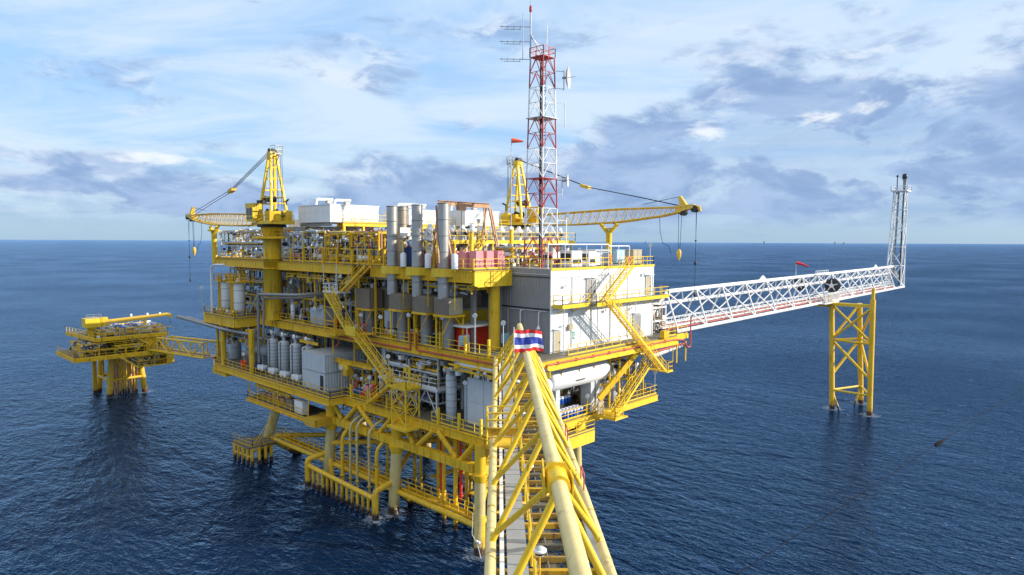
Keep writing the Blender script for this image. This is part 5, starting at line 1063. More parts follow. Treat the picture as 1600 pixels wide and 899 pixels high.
o = thing('stair_tower', 'yellow braced stair tower with a railed top at the foot of the long stairs', 'stair tower', (-2.5, 17, 11)); part_box(o, 'floor', -3.4, -1.2, 15.4, 19.2, 15.3, 15.42, 'yellow_clean'); railing(o, [(-3.4, 18.9, 15.4), (-3.4, 15.4, 15.4), (-1.2, 15.4, 15.4), (-1.2, 18.8, 15.4)], 'yellow_clean', h=1.3, step=.6)
part_box(o, 'rail_post', -3.1, -2.9, 15.2, 15.36, 15.4, 18.0, 'yellow_clean'); part_box(o, 'foot_landing', -3.9, -1.4, 15.0, 18.4, 10.75, 11.0, 'yellow_clean')
cs_ = [(-3.3, 15.6), (-1.4, 15.6), (-1.4, 18.2), (-3.3, 18.2)]
for x, y in cs_: part_bar(o, 'leg', (x, y, 11), (x, y, 15.3), .13, .13, 'yellow_clean')
for i in range(4):
    a, b = cs_[i], cs_[(i + 1) % 4]
    for z in (11.1, 13.2): part_bar(o, 'brace', (*a, z), (*b, z + 2.05), .08, .08, 'yellow_clean'); part_bar(o, 'brace', (*b, z), (*a, z + 2.05), .08, .08, 'yellow_clean'); part_bar(o, 'girt', (*a, z + 2.0), (*b, z + 2.0), .08, .08, 'yellow_clean')
stairs('lower yellow stair flight leaning beside the braced stair tower', (-2.0, 19.4, 15.3), (-2.0, 24.4, 12.1), .8, (-1, 0, 0), 'yellow')
o = thing('monorail_beam', 'yellow hanging beam with a small hoist above the containers', 'beam', (-1, 34, 17.4)); beam_i((-1.4, 37.5, 17.9), (-1.4, 42.5, 17.9), .35, .25).build('beam', 'yellow', o); beam_i((-1.2, 25.2, 16.3), (-1.2, 34.4, 16.3), .55, .35).build('beam', 'yellow', o)
for y in (26, 29, 34): part_bar(o, 'hanger', (-1.2, y, 16.5), (-1.2, y, 19), .12, .12, 'yellow')
part_box(o, 'hoist', -1.5, -.9, 30.2, 32.2, 15.4, 16.0, 'yellow_clean'); part_box(o, 'hoist_frame', -1.7, -.7, 30, 31, 14.6, 15.4, 'yellow_rusty')
# hanging platform content
for i, y in enumerate((51, 49.2, 47.2, 45.3, 43.4)):
    o = thing('pump', ORD[i] + ' small brown pump from the left behind the hanging platform rails', 'pump', (-2.6, y, 8.48), 'pumps on the hanging platform'); MB().lathe((-2.6, y, 9.1), [(.2, -.7), (.34, -.6), (.34, .3), (.22, .4), (.22, .8)], 'y', 12).build('motor', 'orange_brown', o); part_box(o, 'base', -3.0, -2.2, y - .8, y + .8, 8.48, 8.7, 'yellow_rusty'); MB().lathe((-3.1, y, 9.9), [(.18, 0), (.18, .12)], 'x', 10).build('gauge', 'white', o)
o = thing('manifold', 'long weathered yellow header pipe with branches over the hanging platform rails', 'pipe', (-3.2, 46, 10)); part_tube(o, 'header', [(-3.4, 52, 10.4), (-3.4, 41.5, 10.4)], .24, 'yellow_rusty', 10); part_tube(o, 'header', [(-2.8, 50, 9.9), (-2.8, 40.5, 9.9)], .2, 'yellow', 10)
for i in range(8): part_tube(o, 'branch', [(-3.4, 51 - i * 1.2, 10.4), (-3.4, 51 - i * 1.2, 11.2)], .1, 'orange_brown', 6)
cabinet('white and brown instrument cabinet on the hanging platform', -3.9, -3.0, 37.4, 39.6, 8.48, 10.3, 'white', name='instrument_cabinet'); cabinet('small brown cabinet left of the white one on the hanging platform', -3.8, -3.0, 40.4, 42.0, 8.48, 10.0, 'brown', name='instrument_cabinet')
# left lower deck corner
hvessel('pressure_vessel', 'pale horizontal vessel behind the yellow columns at the far left of the lowest deck', (1.4, 60.5, 14.6), 'y', 8.0, 1.1, 'pale_grey', None, True, 'pressure vessel', 12.0); vvessel('pressure_vessel', 'white upright vessel at the far left end of the lowest deck', .6, 68.0, 12.0, 16.5, 1.0, 'pale_grey', None, 2); vvessel('pressure_vessel', 'upright dark red vessel left of the row of four grey vessels', 1.6, 54.9, 12, 16.6, .8, 'brown', None, 2)
o = thing('fire_hose_reel', 'red hose reel behind the railing at the far left of the lowest deck', 'hose reel', (-3.0, 57.2, 12)); MB().lathe((-3.2, 57.2, 12.9), [(.55, 0), (.55, .1), (.35, .1), (.35, .5), (.55, .5), (.55, .6)], 'x', 16).build('drum', 'red', o); part_box(o, 'stand', -3.1, -2.7, 56.9, 57.5, 12, 12.9, 'red')
o = thing('blue_motor', 'round navy blue motor near the yellow column at the far left of the lowest deck', 'motor', (-2.6, 52.0, 12)); MB().lathe((-3.1, 53.0, 12.9), [(.3, 0), (.55, .1), (.55, 1.0), (.3, 1.1)], 'x', 14).build('housing', 'navy', o); part_box(o, 'base', -3.1, -2.0, 52.6, 53.4, 12, 12.5, 'dark')
# white vessels on the side platform
for i, (x, y) in enumerate(((-1.6, 66.0), (-2.0, 60.4))):
    o = vvessel('pressure_vessel', ('white upright vessel at the far left edge of the side platform', 'sunlit white upright vessel nearer the crane on the side platform')[i], x, y, 20.02, 25.6, .95, 'white', None, 2)
    part_box(o, 'top_platform', x - 1.3, x + 1.3, y - 1.4, y + 1.4, 25.3, 25.42, 'yellow_clean'); railing(o, [(x - 1.3, y - 1.4, 25.4), (x + 1.3, y - 1.4, 25.4), (x + 1.3, y + 1.4, 25.4), (x - 1.3, y + 1.4, 25.4)], 'yellow', step=.7, closed=True)
    MB().tube([(x + .2, y, 25.4), (x + .2, y, 26.5)], .25, 8).build('nozzle', 'yellow', o); MB().bar((x - 1.15, y - .2, 20.1), (x - 1.15, y - .2, 26.2), .45, .07).build('ladder', 'yellow', o)
o = thing('vent_pipe', 'white vent pipe with a curved top at the far left of the side platform', 'pipe', (-3.6, 66.5, 20)); part_tube(o, 'pipe', route([(-3.6, 66.8, 20), (-3.6, 66.8, 28.0), (-3.4, 62.0, 28.1)], 1.6), .17, 'white', 10)
for i, y in enumerate((58.6, 59.6, 61.8, 63, 64.4, 65.6, 67.6)):
    o = thing('valve_stand', ORD[6 - i] + ' valve stand with handwheel from the left on the side platform', 'valve', (-3.2, y, 20.02), 'valve stands on the side platform'); MB().tube([(-3.2, y, 20), (-3.2, y, 21.2)], .09, 8).build('stem', 'yellow_clean', o); MB().lathe((-3.35, y, 20.7), [(.12, -.1), (.3, 0), (.3, .1), (.12, .2)], 'x', 12).build('handwheel', ('orange_brown', 'yellow_clean', 'white')[i % 3], o); MB().box(-3.0, -2.6, y - .3, y + .3, 20.02, 20.8).build('valve_body', ('dull_steel', 'yellow', 'pale_grey')[i % 3], o)
# grey duct pipe that leaves the deck to the far left
o = thing('duct_pipe', 'big shiny grey pipe bending around the crane pedestal and down the open face', 'pipe', (-2, 45, 22)); part_tube(o, 'pipe', route([(6, 40, 24.6), (-2.0, 42.0, 24.4), (-2.3, 53.0, 23.9), (-2.3, 53.3, 12.6)], .7), .22, 'dull_steel', 14); part_tube(o, 'pipe', route([(6, 41, 24.2), (-1.5, 43.0, 23.9), (-2.0, 51.9, 23.4), (-2.0, 52.1, 17.4)], .7), .16, 'dull_steel', 12)
o = thing('duct_pipe', 'pair of dark grey pipes reaching out past the far left end above the sea', 'pipe', (-3, 60, 18)); part_tube(o, 'pipe', [(-2.5, 53.2, 17.6), (-4.2, 62, 18.0), (-4.6, 79, 18.6)], .28, 'dull_steel', 12); part_tube(o, 'pipe', [(-2.2, 52.2, 17.2), (-3.2, 62, 17.8), (-3.4, 78, 18.5)], .2, 'dull_steel', 10)
# middle deck equipment
o = cabinet('blue grey transformer tank behind the middle deck railing', .4, 2.6, 38.9, 42.6, 20.02, 22.4, 'grey_paint', name='transformer', cat='transformer'); MB().lathe((.9, 40, 22.4), [(.9, 0), (.9, .12), (.5, .2), (.5, .6)], 'z', 16).build('fan_guard', 'dull_steel', o)
o = thing('fire_extinguisher', 'red wheeled extinguisher right of the blue grey transformer', 'extinguisher', (.3, 36.6, 20)); MB().lathe((.4, 36.6, 20.9), vprof(.42, 1.0), 'x', 12).build('bottle', 'red', o); part_box(o, 'cart', .4, 1.2, 36.2, 37.0, 20.02, 20.5, 'dark')
cabinet('blue grey electrical box on the middle deck under the brown boxes', 1.2, 2.6, 24.0, 25.8, 21.0, 23.2, 'grey_paint', name='electrical_box', cat='electrical box')
# ------------------------------------------------------------------ top deck
def package(label, x0, x1, y0, y1, z0, z1):
    o = thing('turbine_enclosure', label, 'machine house', (x0, y0, z0), 'white turbine enclosures on the top deck'); part_box(o, 'core', x0 + .05, x1 - .05, y0 + .05, y1 - .05, z0, z1 - .05, 'white')
    k = max(2, round((y1 - y0) / 1.6)); zm = z0 + (z1 - z0) * .58
    for i in range(k):
        a, b = y0 + (y1 - y0) * i / k, y0 + (y1 - y0) * (i + 1) / k
        for q0, q1 in ((z0, zm), (zm, z1)): part_box(o, 'panel', x0, x0 + .07, a + .03, b - .03, q0 + .03, q1 - .03, 'white')
    k = max(2, round((x1 - x0) / 1.9))
    for i in range(k):
        a, b = x0 + (x1 - x0) * i / k, x0 + (x1 - x0) * (i + 1) / k
        part_box(o, 'panel', a + .03, b - .03, y0, y0 + .07, z0 + .03, zm - .03, 'white'); part_box(o, 'grille', a + .05, b - .05, y0 + .01, y0 + .08, zm + .02, zm + .55, 'pale_grey'); part_box(o, 'panel', a + .03, b - .03, y0, y0 + .07, zm + .6, z1 - .03, 'white')
    part_box(o, 'roof', x0 - .1, x1 + .1, y0 - .1, y1 + .1, z1 - .05, z1 + .05, 'white')
    for q in (.25, .62):
        xx = x0 + (x1 - x0) * (q - .2); yy = y0 + (y1 - y0) * .5; MB().tube(route([(xx, yy, z1), (xx, yy, z1 + .9), (xx + 2.4, yy - .6, z1 + .9)], .4), .22, 10).build('vent_pipe', 'white', o); part_box(o, 'vent_valve', xx + 1.4, xx + 2.2, yy - .8, yy - .2, z1 + .35, z1 + .7, 'dull_steel')
    railing(o, [(x0 + 1.4, y0 - 1.3, z0 + .0), (x1 + 1, y0 - 1.3, z0 + .0)], 'yellow_clean', step=1.7)
    beam_i((x0 + 1.2, y0 - 1.35, z0 - .3), (x1 + 4.5, y0 - 1.35, z0 - .3), .5, .3).build('support_beam', 'yellow_clean', o); beam_i((x0 + 1.2, y0 + .2, z0 - .35), (x1 + 1, y0 + .2, z0 - .35), .5, .3).build('support_beam', 'yellow', o); part_box(o, 'gallery', x0 + 1.2, x1 + 1, y0 - 1.3, y0 - .02, z0 - .1, z0 - .02, 'grating')
    beam_i((x0 + .3, y0, z0 - .3), (x0 + .3, y1, z0 - .3), .5, .3).build('support_beam', 'dull_steel', o); part_box(o, 'duct', x0 + .8, x1 - .5, y0 + .6, y1 - .4, z0 - 1.4, z0 - .6, 'dull_steel')
    for x in (x0 + 1.4, (x0 + x1) / 2 + .5, x1 + .8):
        for y in (y0 - 1.3, y1 - .3): part_bar(o, 'column', (x, y, 29), (x, y, z0 - .5), .32, .32, 'yellow_clean' if y < y0 else 'dull_steel')
    for i, x in enumerate((x0 + 1.4, (x0 + x1) / 2 + .5)):
        x2 = ((x0 + x1) / 2 + .5, x1 + .8)[i]; part_bar(o, 'brace', (x, y0 - 1.3, 29.1), ((x + x2) / 2, y0 - 1.3, z0 - 2.4), .2, .2, 'yellow_clean'); part_bar(o, 'brace', (x2, y0 - 1.3, 29.1), ((x + x2) / 2, y0 - 1.3, z0 - 2.4), .2, .2, 'yellow_clean')
    for z in (z0 - 2.2, z0 - 1.5): beam_i((x0 + 1.4, y0 - 1.3, z), (x1 + .8, y0 - 1.3, z), .34, .25).build('girt', 'yellow_clean', o)
    return o
package('large white panelled turbine enclosure on a yellow frame beside the left crane', 2.0, 10.2, 39.6, 48.4, 34.6, 37.1); package('white panelled turbine enclosure seen behind the exhaust stacks', 13.4, 20.5, 36.5, 43.0, 34.4, 36.7); package('white panelled turbine enclosure seen through the portal crane', 22.0, 29.5, 33.5, 41.0, 34.3, 36.8)
cabinet('tall white louvred house between the left crane and the turbine enclosure', 4.4, 7.0, 50.6, 56.0, 29.1, 35.2, 'white', name='filter_house', cat='filter house')
cabinet('grey louvred house next to the tall white one behind the left crane', 2.8, 4.2, 51.0, 55.4, 29.1, 34.0, 'pale_grey', name='filter_house', cat='filter house')
# air coolers on their yellow rack
o = thing('cooler_rack', 'long yellow raised rack carrying the row of white coolers behind the mast', 'rack', (3, 16, 32)); x0, x1 = -.2, 25.5
part_box(o, 'floor', x0, x1, 14.6, 20, 31.95, 32.05, 'grating'); part_box(o, 'edge_beam', x0, x1, 14.45, 14.6, 31.7, 32.15, 'yellow_clean'); railing(o, [(x0, 14.5, 32.1), (x1, 14.5, 32.1), (x1, 20, 32.1)], 'yellow_clean', toe=False, step=1.9)
for i in range(9): part_bar(o, 'column', (x0 + .3 + i * 3.1, 14.7, 29), (x0 + .3 + i * 3.1, 14.7, 31.7), .2, .2, 'yellow_clean')
for i in range(15):
    x = .8 + i * 1.66
    c = thing('air_cooler', ORD[i] + ' white cooler unit from the left on the long yellow rack', 'cooler', (x, 16.4, 32.05), 'white coolers on the yellow rack')
    MB().lathe((x, 16.2, 32.05), [(.42, 0), (.42, .9), (.55, 1.0), (.55, 1.35), (.35, 1.5), (.2, 1.9)], 'z', 10).build('housing', ('white', 'white_rusty', 'pale_grey')[i % 3], c); part_box(c, 'box', x + .3, x + .85, 16.4, 17.6, 32.05, 33.3 + .3 * (i % 3), 'white'); MB().lathe((x, 15.62, 32.9), [(.25, 0), (.25, .12)], 'y', 10).build('fan', 'dark', c)
    c2 = thing('suction_drum', ORD[i] + ' white upright drum from the left under the yellow cooler rack', 'vessel', (x, 16, 29), 'white drums under the yellow rack'); MB().lathe((x, 16.0, 29.02), vprof(.5, 2.6), 'z', 12).build('shell', 'white' if i % 4 else 'pale_grey', c2); MB().tube([(x + .7, 15.4, 29), (x + .7, 15.4, 31.8)], .12, 8).build('pipe', ('white', 'steel', 'dull_steel')[i % 3], c2)
o = thing('staircase', 'orange-yellow steel stairs from the top deck up to the cooler rack', 'stairs', (2, 13.6, 29)); stair(o, (6.3, 13.4, 32.0), (2.2, 13.4, 29.0), 1.0, (0, -1, 0), 'yellow_clean')
for i, x in enumerate((2.2, 8.6)): o = thing('access_post', ('thick yellow post in front of the cooler rack beside the pink crates', 'thick yellow post in front of the cooler rack behind the mast')[i], 'post', (x, 10.6, 29)); part_bar(o, 'post', (x, 10.7, 29), (x, 10.7, 32.9 + i * .4), .34, .34, 'yellow_clean'); part_bar(o, 'cap', (x, 10.7, 32.9 + i * .4), (x, 10.7, 33.0 + i * .4), .42, .42, 'yellow')
# portal crane
o = thing('portal_crane', 'orange-brown portal crane with splayed legs and a hanging hook behind the pink crates', 'gantry crane', (3.5, 13, 29)); beam_i((-.5, 13.2, 36.2), (7.4, 13.2, 36.2), .55, .4).build('beam', 'orange_brown', o)
for x in (-.2, 7.1):
    for s_ in (-1, 1): part_bar(o, 'leg', (x, 13.2 + s_ * .25, 35.9), (x + .25, 13.2 + s_ * 1.9, 29), .16, .2, 'orange_brown'); part_bar(o, 'leg', (x + .6 * s_, 13.2, 35.9), (x + s_ * 1.2, 13.2 - 1.2, 29), .14, .14, 'orange_brown')
    part_bar(o, 'tie', (x, 12.2, 32.2), (x, 14.2, 32.2), .12, .12, 'orange_brown')
part_box(o, 'trolley', 2.4, 3.4, 12.9, 13.5, 35.5, 35.95, 'orange_brown'); part_tube(o, 'hook_rope', [(2.9, 13.2, 35.5), (2.9, 13.2, 31.2)], .035, 'black_rope', 5); MB().lathe((2.9, 13.2, 30.8), [(.1, 0), (.2, .2), (.1, .5)], 'z', 8).build('hook', 'orange_brown', o)
def tote(label, x, y, s_, h_, g):
    o = thing('wrapped_crate', label, 'crate', (x, y, 29), g); MB().hexa([(x, y, 29.15), (x + s_, y, 29.15), (x + s_, y + s_, 29.15), (x, y + s_, 29.15), (x + .05, y + .05, 29 + h_), (x + s_ - .05, y + .05, 29 + h_), (x + s_ - .05, y + s_ - .05, 29 + h_), (x + .05, y + s_ - .05, 29 + h_)]).build('cover', 'pink', o); part_box(o, 'pallet', x + .03, x + s_ - .03, y + .03, y + s_ - .03, 29.02, 29.15, 'orange_brown')
for i in range(6): tote(ORD[5 - i] + ' pink crate from the left in the row along the open deck edge', .5, 9.9 + i * 1.42, 1.15, 1.9, 'pink crates along the deck edge')
for i, x in enumerate((.9, 2.5, 4.2)): tote(('sunlit pink crate nearest the deck corner below the portal crane', 'sunlit pink crate in the middle of the front three below the portal crane', 'pink crate at the right of the front three, beside the grey standpipes')[i], x, 8.6, 1.15, 1.95, None)
cabinet('navy blue cabinet on the top deck between the left exhaust stacks', .4, 1.6, 19.0, 20.6, 29.02, 31.2, 'navy', name='electrical_cabinet')
for i, y in enumerate((19.2, 14.7, 10.2)):
    o = thing('hose_cabinet', ('white fire hose box on the deck edge right of the leftmost front stack', 'white fire hose box on the deck edge left of the near exhaust stack', 'white fire hose box on the deck edge in front of the pink crates')[i], 'hose box', (-.9, y, 29)); MB().lathe((-.75, y, 29.0), [(.36, 0), (.36, 1.5), (.2, 1.65)], 'z', 10).build('body', 'lamp_white', o); MB().tube(route([(-.75, y, 30.6), (-.75, y, 31.8), (-.75, y + .5, 32)], .2), .09, 6).build('monitor', 'yellow_clean', o); MB().tube([(-.75, y, 29), (-.75, y, 24.6)], .06, 6).build('supply_pipe', 'yellow', o)
o = thing('ladder_frame', 'white latticed ladder frame on the top deck between the exhaust stacks', 'ladder', (.2, 15.2, 29)); mb = MB()
for x, y in ((.1, 15.0), (.1, 16.0)): mb.bar((x, y, 29), (x, y, 33.4), .1, .1)
for i in range(11): mb.bar((.1, 15.0, 29.2 + i * .4), (.1, 16.0, 29.2 + i * .4 + (.4 if i % 2 else 0)), .07, .07)
mb.build('frame', 'white', o); part_box(o, 'sign_panel', .1, 1.6, 20.9, 20.98, 32.6, 33.6, 'white'); part_bar(o, 'yellow_ladder', (.3, 14.2, 29.5), (.3, 14.2, 34), .5, .1, 'yellow_clean')
# ------------------------------------------------------------------ pipework and machines that fill the decks
cnt = 0
def pipe_rack(label, x0, x1, y0, y1, z0, z1, n, seed, mts, group, frame='yellow'):
    r_ = random.Random(seed); o = thing('pipe_rack', label, 'pipe rack', ((x0 + x1) / 2, (y0 + y1) / 2, z0), group)
    for y in (y0, (y0 + y1) / 2, y1):
        for x in (x0, x1): part_bar(o, 'post', (x, y, z0), (x, y, z1), .16, .16, frame)
    for z in (z0 + (z1 - z0) * .45, z1 - .2):
        part_bar(o, 'rail', (x0, y0, z), (x0, y1, z), .14, .2, frame)
        for y in (y0, y1): part_bar(o, 'rail', (x0, y, z), (x1, y, z), .14, .2, frame)
    for i in range(n):
        r = r_.choice((.06, .08, .1, .14, .18)); x = r_.uniform(x0 - .1, x1); z = r_.choice((z0 + (z1 - z0) * .45 + .2, z1 - .05, r_.uniform(z0 + .4, z1)))
        a, b = sorted((r_.uniform(y0, y1), r_.uniform(y0, y1))); 
        if b - a < 1.2: a, b = y0, y1
        k = r_.random(); zz = r_.uniform(z0, z1)
        if k < .35: pts = [(x, a, z), (x, b, z)]
        elif k < .7: pts = route([(x, a, z), (x, b, z), (x, b, zz)], .25)
        else: pts = route([(x, a, zz), (x, a, z), (x, b, z), (x + r_.uniform(.3, 1.2), b, z)], .25)
        part_tube(o, 'pipe', pts, r, r_.choice(mts), 8)
        if r_.random() < .45:
            yc = r_.uniform(a, b); q = MB().lathe((x, yc, z), [(r, -.2), (r * 1.9, -.18), (r * 1.9, -.1), (r * 1.3, 0), (r * 1.9, .1), (r * 1.9, .18), (r, .2)], 'y', 10).build('valve', r_.choice(mts), o)
            MB().tube([(x, yc, z), (x - .3, yc, z + .25)], .03, 5).lathe((x - .36, yc, z + .25), [(.16, 0), (.2, .03), (.16, .06)], 'x', 10).build('handwheel', r_.choice(('red', 'blue', 'dull_steel', 'yellow')), q)
    fit = {}
    for i in range(int(n * 5)):
        m_ = r_.choice(mts + ['white', 'pale_grey', 'yellow_clean', 'dark']); mb = fit.setdefault(m_, MB())
        x, y, z = x0 + (x1 - x0) * r_.random() ** 1.7 - .15, r_.uniform(y0, y1), r_.uniform(z0, z1); k = r_.random(); s_ = r_.uniform(.08, .3)
        if k < .30: mb.box(x - s_, x + s_, y - s_, y + s_, z - s_ * .8, z + s_)
        elif k < .55: L_ = r_.uniform(.5, 2.6); mb.bar((x, y, max(z0, z - L_)), (x, y, z), .04 + s_ * .3, .04 + s_ * .3)
        elif k < .75: L_ = r_.uniform(.6, 2.4); mb.bar((x, y, z), (x, min(y1, y + L_), z), .05 + s_ * .2, .05 + s_ * .2)
        elif k < .9: mb.lathe((x, y, z), [(s_ * .6, -s_), (s_, -s_ * .9), (s_, s_ * .9), (s_ * .6, s_)], r_.choice('xyz'), 8)
        else: mb.bar((x, y, z), (x + r_.uniform(.3, 1), y + r_.uniform(-.6, .6), z + r_.uniform(-.9, .9)), .06, .06)
    for m_, mb in fit.items(): mb.build('fittings', m_, o, None, 'stuff')
    return o
def pump(label, x, y, z, s_, group, mts, seed):
    r_ = random.Random(seed); o = thing('pump_skid', label, 'pump', (x, y, z), group)
    part_box(o, 'skid', x - .5 * s_, x + .5 * s_, y - 1.1 * s_, y + 1.1 * s_, z, z + .18, 'yellow')
    MB().lathe((x, y, z + .65 * s_), [(.2 * s_, -1.0 * s_), (.36 * s_, -.95 * s_), (.36 * s_, .1 * s_), (.2 * s_, .15 * s_), (.1 * s_, .4 * s_)], 'y', 14).build('motor', r_.choice(mts), o)
    MB().lathe((x, y + .65 * s_, z + .6 * s_), [(.2 * s_, -.3 * s_), (.42 * s_, -.2 * s_), (.42 * s_, .2 * s_), (.2 * s_, .3 * s_)], 'x', 14).build('casing', r_.choice(mts), o)
    MB().tube(route([(x, y + .65 * s_, z + .9 * s_), (x, y + .65 * s_, z + 1.9 * s_), (x + .8, y + .65 * s_, z + 1.9 * s_)], .2), .12 * s_, 8).build('pipe', r_.choice(mts), o)
GM = ['pale_grey', 'grey_paint', 'white', 'dull_steel', 'steel', 'grey_paint', 'yellow', 'dark', 'dark']
WM = ['white', 'pale_grey', 'steel', 'white_rusty', 'dull_steel', 'yellow_clean', 'dark', 'orange_brown']
# cellar deck
for i, (x0, x1, y0, y1, z0, z1, n, lb) in enumerate([
    (.6, 4.2, 14.6, 25.4, 15.15, 18.6, 40, 'tangle of dark and grey pipes on the white process platform'), (.5, 4.2, 14.6, 25.4, 12.05, 14.8, 24, 'grey pipework under the white process platform'), (5.6, 8.5, 12, 30, 12.05, 18.6, 44, 'dark pipework deep inside the lowest deck behind the process platform'),
    (.2, 2.4, 26.4, 32.2, 12.05, 16.0, 26, 'brown and grey pipework right of the stacked containers'), (1.8, 4, 41, 53, 12.05, 18.5, 34, 'pipework behind the row of four grey vessels'), (4.5, 8, 54, 70, 12.05, 18.5, 30, 'pipework deep inside the far left end of the lowest deck'), (-2.6, 0, 56, 66, 15.6, 18.3, 20, 'yellow pipe frame under the side platform at the far left'),
    (7, 13, 6.6, 8.6, 12.05, 15.0, 24, 'rusty orange pipework under the white horizontal vessel'), (16.6, 27, 4, 9, 12.05, 17.5, 40, 'pale pipework right of the white horizontal vessel'), (-.5, 1.6, 3.4, 12.2, 17.5, 18.7, 16, 'grey pipes hung under the middle deck edge above the panelled cabin')]):
    pipe_rack(lb, x0, x1, y0, y1, z0, z1, n, 100 + i, GM if i not in (3, 6, 7) else ['orange_brown', 'yellow_rusty', 'yellow', 'dull_steel', 'pale_grey'], None, 'yellow' if i not in (0, 1) else 'pale_grey')
for x, y, h_, r, m_, lb in [(18.6, 5.0, 5.6, .5, 'white', 'tall slim white vessel right of the horizontal one'), (16.9, 5.2, 3.2, .75, 'dull_steel', 'round dull steel vessel behind the yellow bracket'), (20.4, 4.2, 4.2, .35, 'pale_grey', 'thin grey vessel among the yellow posts under the lit deck'), (6.5, 16, 5, .9, 'grey_paint', 'dark grey vessel deep behind the white process platform'), (6.8, 24, 5.4, .9, 'grey_paint', 'dim grey vessel deep behind the braced stair tower'), (3.0, 30, 4.4, .7, 'pale_grey', 'grey vessel right of the stacked containers')]:
    vvessel('process_vessel', lb, x, y, 12.05, 12.05 + h_, r, m_, None, 3)
for i, (x, y) in enumerate([(-.6, 29.2), (-.6, 27.2), (-.4, 25.6), (-.5, 21.8), (-.6, 19.4)]): pump(ORD[i] + ' pump skid from the left between the containers and the stair tower', x, y, 12.05, .9, 'pump skids on the lowest deck edge', ['red', 'orange_brown', 'pale_grey', 'blue'], i)
o = thing('hose_bundle', 'red and white hose drum on the lowest deck left of the floodlights', 'hose reel', (-.9, 26.6, 13.1)); MB().lathe((-1.2, 26.6, 13.4), [(.25, 0), (.5, .05), (.5, .3), (.25, .35), (.25, .7), (.5, .75), (.5, .95)], 'x', 14).build('drum', 'pink', o)
pipe_rack('dark pipework hung between the box girder and the lowest deck', .2, 7, 6, 34, 9.2, 10.9, 54, 150, ['yellow', 'yellow_rusty', 'dull_steel', 'dark', 'orange_brown', 'grey_paint'], None)
# blast walls and dark bulkheads that close the view through each deck
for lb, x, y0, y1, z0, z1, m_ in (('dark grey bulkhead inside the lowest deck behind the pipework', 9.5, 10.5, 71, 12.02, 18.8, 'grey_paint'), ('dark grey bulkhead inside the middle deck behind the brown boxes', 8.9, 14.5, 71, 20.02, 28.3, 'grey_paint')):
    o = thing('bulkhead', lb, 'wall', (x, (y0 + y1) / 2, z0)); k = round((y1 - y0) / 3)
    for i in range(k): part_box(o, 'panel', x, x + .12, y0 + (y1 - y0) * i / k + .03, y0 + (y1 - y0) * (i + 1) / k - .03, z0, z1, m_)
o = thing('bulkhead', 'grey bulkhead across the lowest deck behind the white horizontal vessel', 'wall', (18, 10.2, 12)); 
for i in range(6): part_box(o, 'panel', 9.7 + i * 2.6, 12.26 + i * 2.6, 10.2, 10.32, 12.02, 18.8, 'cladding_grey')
# middle deck
for i, (x0, x1, y0, y1, z0, z1, n, lb) in enumerate([
    (2.0, 5, 42.5, 52, 20.05, 27.4, 40, 'pipework behind the transformer on the middle deck'), (3.2, 6.5, 27, 41, 20.05, 27.2, 46, 'pipework behind the zigzag stairs on the middle deck'), (3.0, 6.5, 15.8, 27, 20.05, 27.4, 46, 'pipework behind the silencer drums on the middle deck'), (1, 4.6, 53.8, 70, 23.6, 27.4, 40, 'crowded grey and white pipe gallery under the far left end of the top deck'),
    (1.4, 4.8, 54, 70, 20.05, 23.3, 24, 'pipework under the grey pipe gallery at the far left'), (.5, 2.2, 31, 49.4, 26.2, 27.3, 22, 'yellow pipe bridge hanging under the top deck right of the crane pedestal'), (.6, 3, 9, 20, 26.3, 27.4, 18, 'pipes hung under the top deck behind the steel stacks')]):
    pipe_rack(lb, x0, x1, y0, y1, z0, z1, n, 200 + i, GM if i != 5 else ['yellow', 'yellow_rusty', 'dull_steel', 'dark'], None, 'yellow')
for y in (21.2, 17.0, 12.6): 
    o = thing('duct', {21.2: 'leftmost', 17.0: 'middle', 12.6: 'rightmost'}[y] + ' big horizontal insulated duct above the three brown boxes', 'duct', (3, y, 26.4), 'insulated ducts above the brown boxes'); MB().lathe((1.3, y + .3, 26.3), [(.7, 0), (.7, 3.5)], 'x', 18).build('shell', 'dull_steel', o); MB().lathe((1.2, y + .3, 26.3), [(.7, 0), (.8, 0), (.8, .15), (.7, .15)], 'x', 18).build('flange', 'grey_paint', o)
for i, (x, y) in enumerate([(.9, 45.4), (.9, 48.2), (1.0, 31.0), (.9, 24.2), (.8, 53.6)]): pump(('grey pump skid behind the railing left of the transformer', 'grey pump skid by the thin white cylinder near the crane pedestal', 'orange-brown pump skid behind the white landing legs', 'navy pump skid under the brown boxes right of the zigzag stairs', 'grey pump skid left of the crane pedestal on the middle deck')[i], x, y, 20.05, 1.0, 'pump skids on the middle deck', ['pale_grey', 'grey_paint', 'orange_brown', 'navy'], 40 + i)
vvessel('process_vessel', 'thin white cylinder by the middle deck railing near the crane pedestal', .4, 47.6, 20.05, 22.6, .3, 'lamp_white', None, 1)
for a, b in (((1.2, 57.5, 20), (1.6, 60.5, 24)), ((1.2, 63.5, 20), (1.6, 60.5, 24)), ((1.2, 60.5, 20), (1.2, 60.5, 24))): part_bar(MD, 'white_prop', a, b, .22, .22, 'pale_grey')
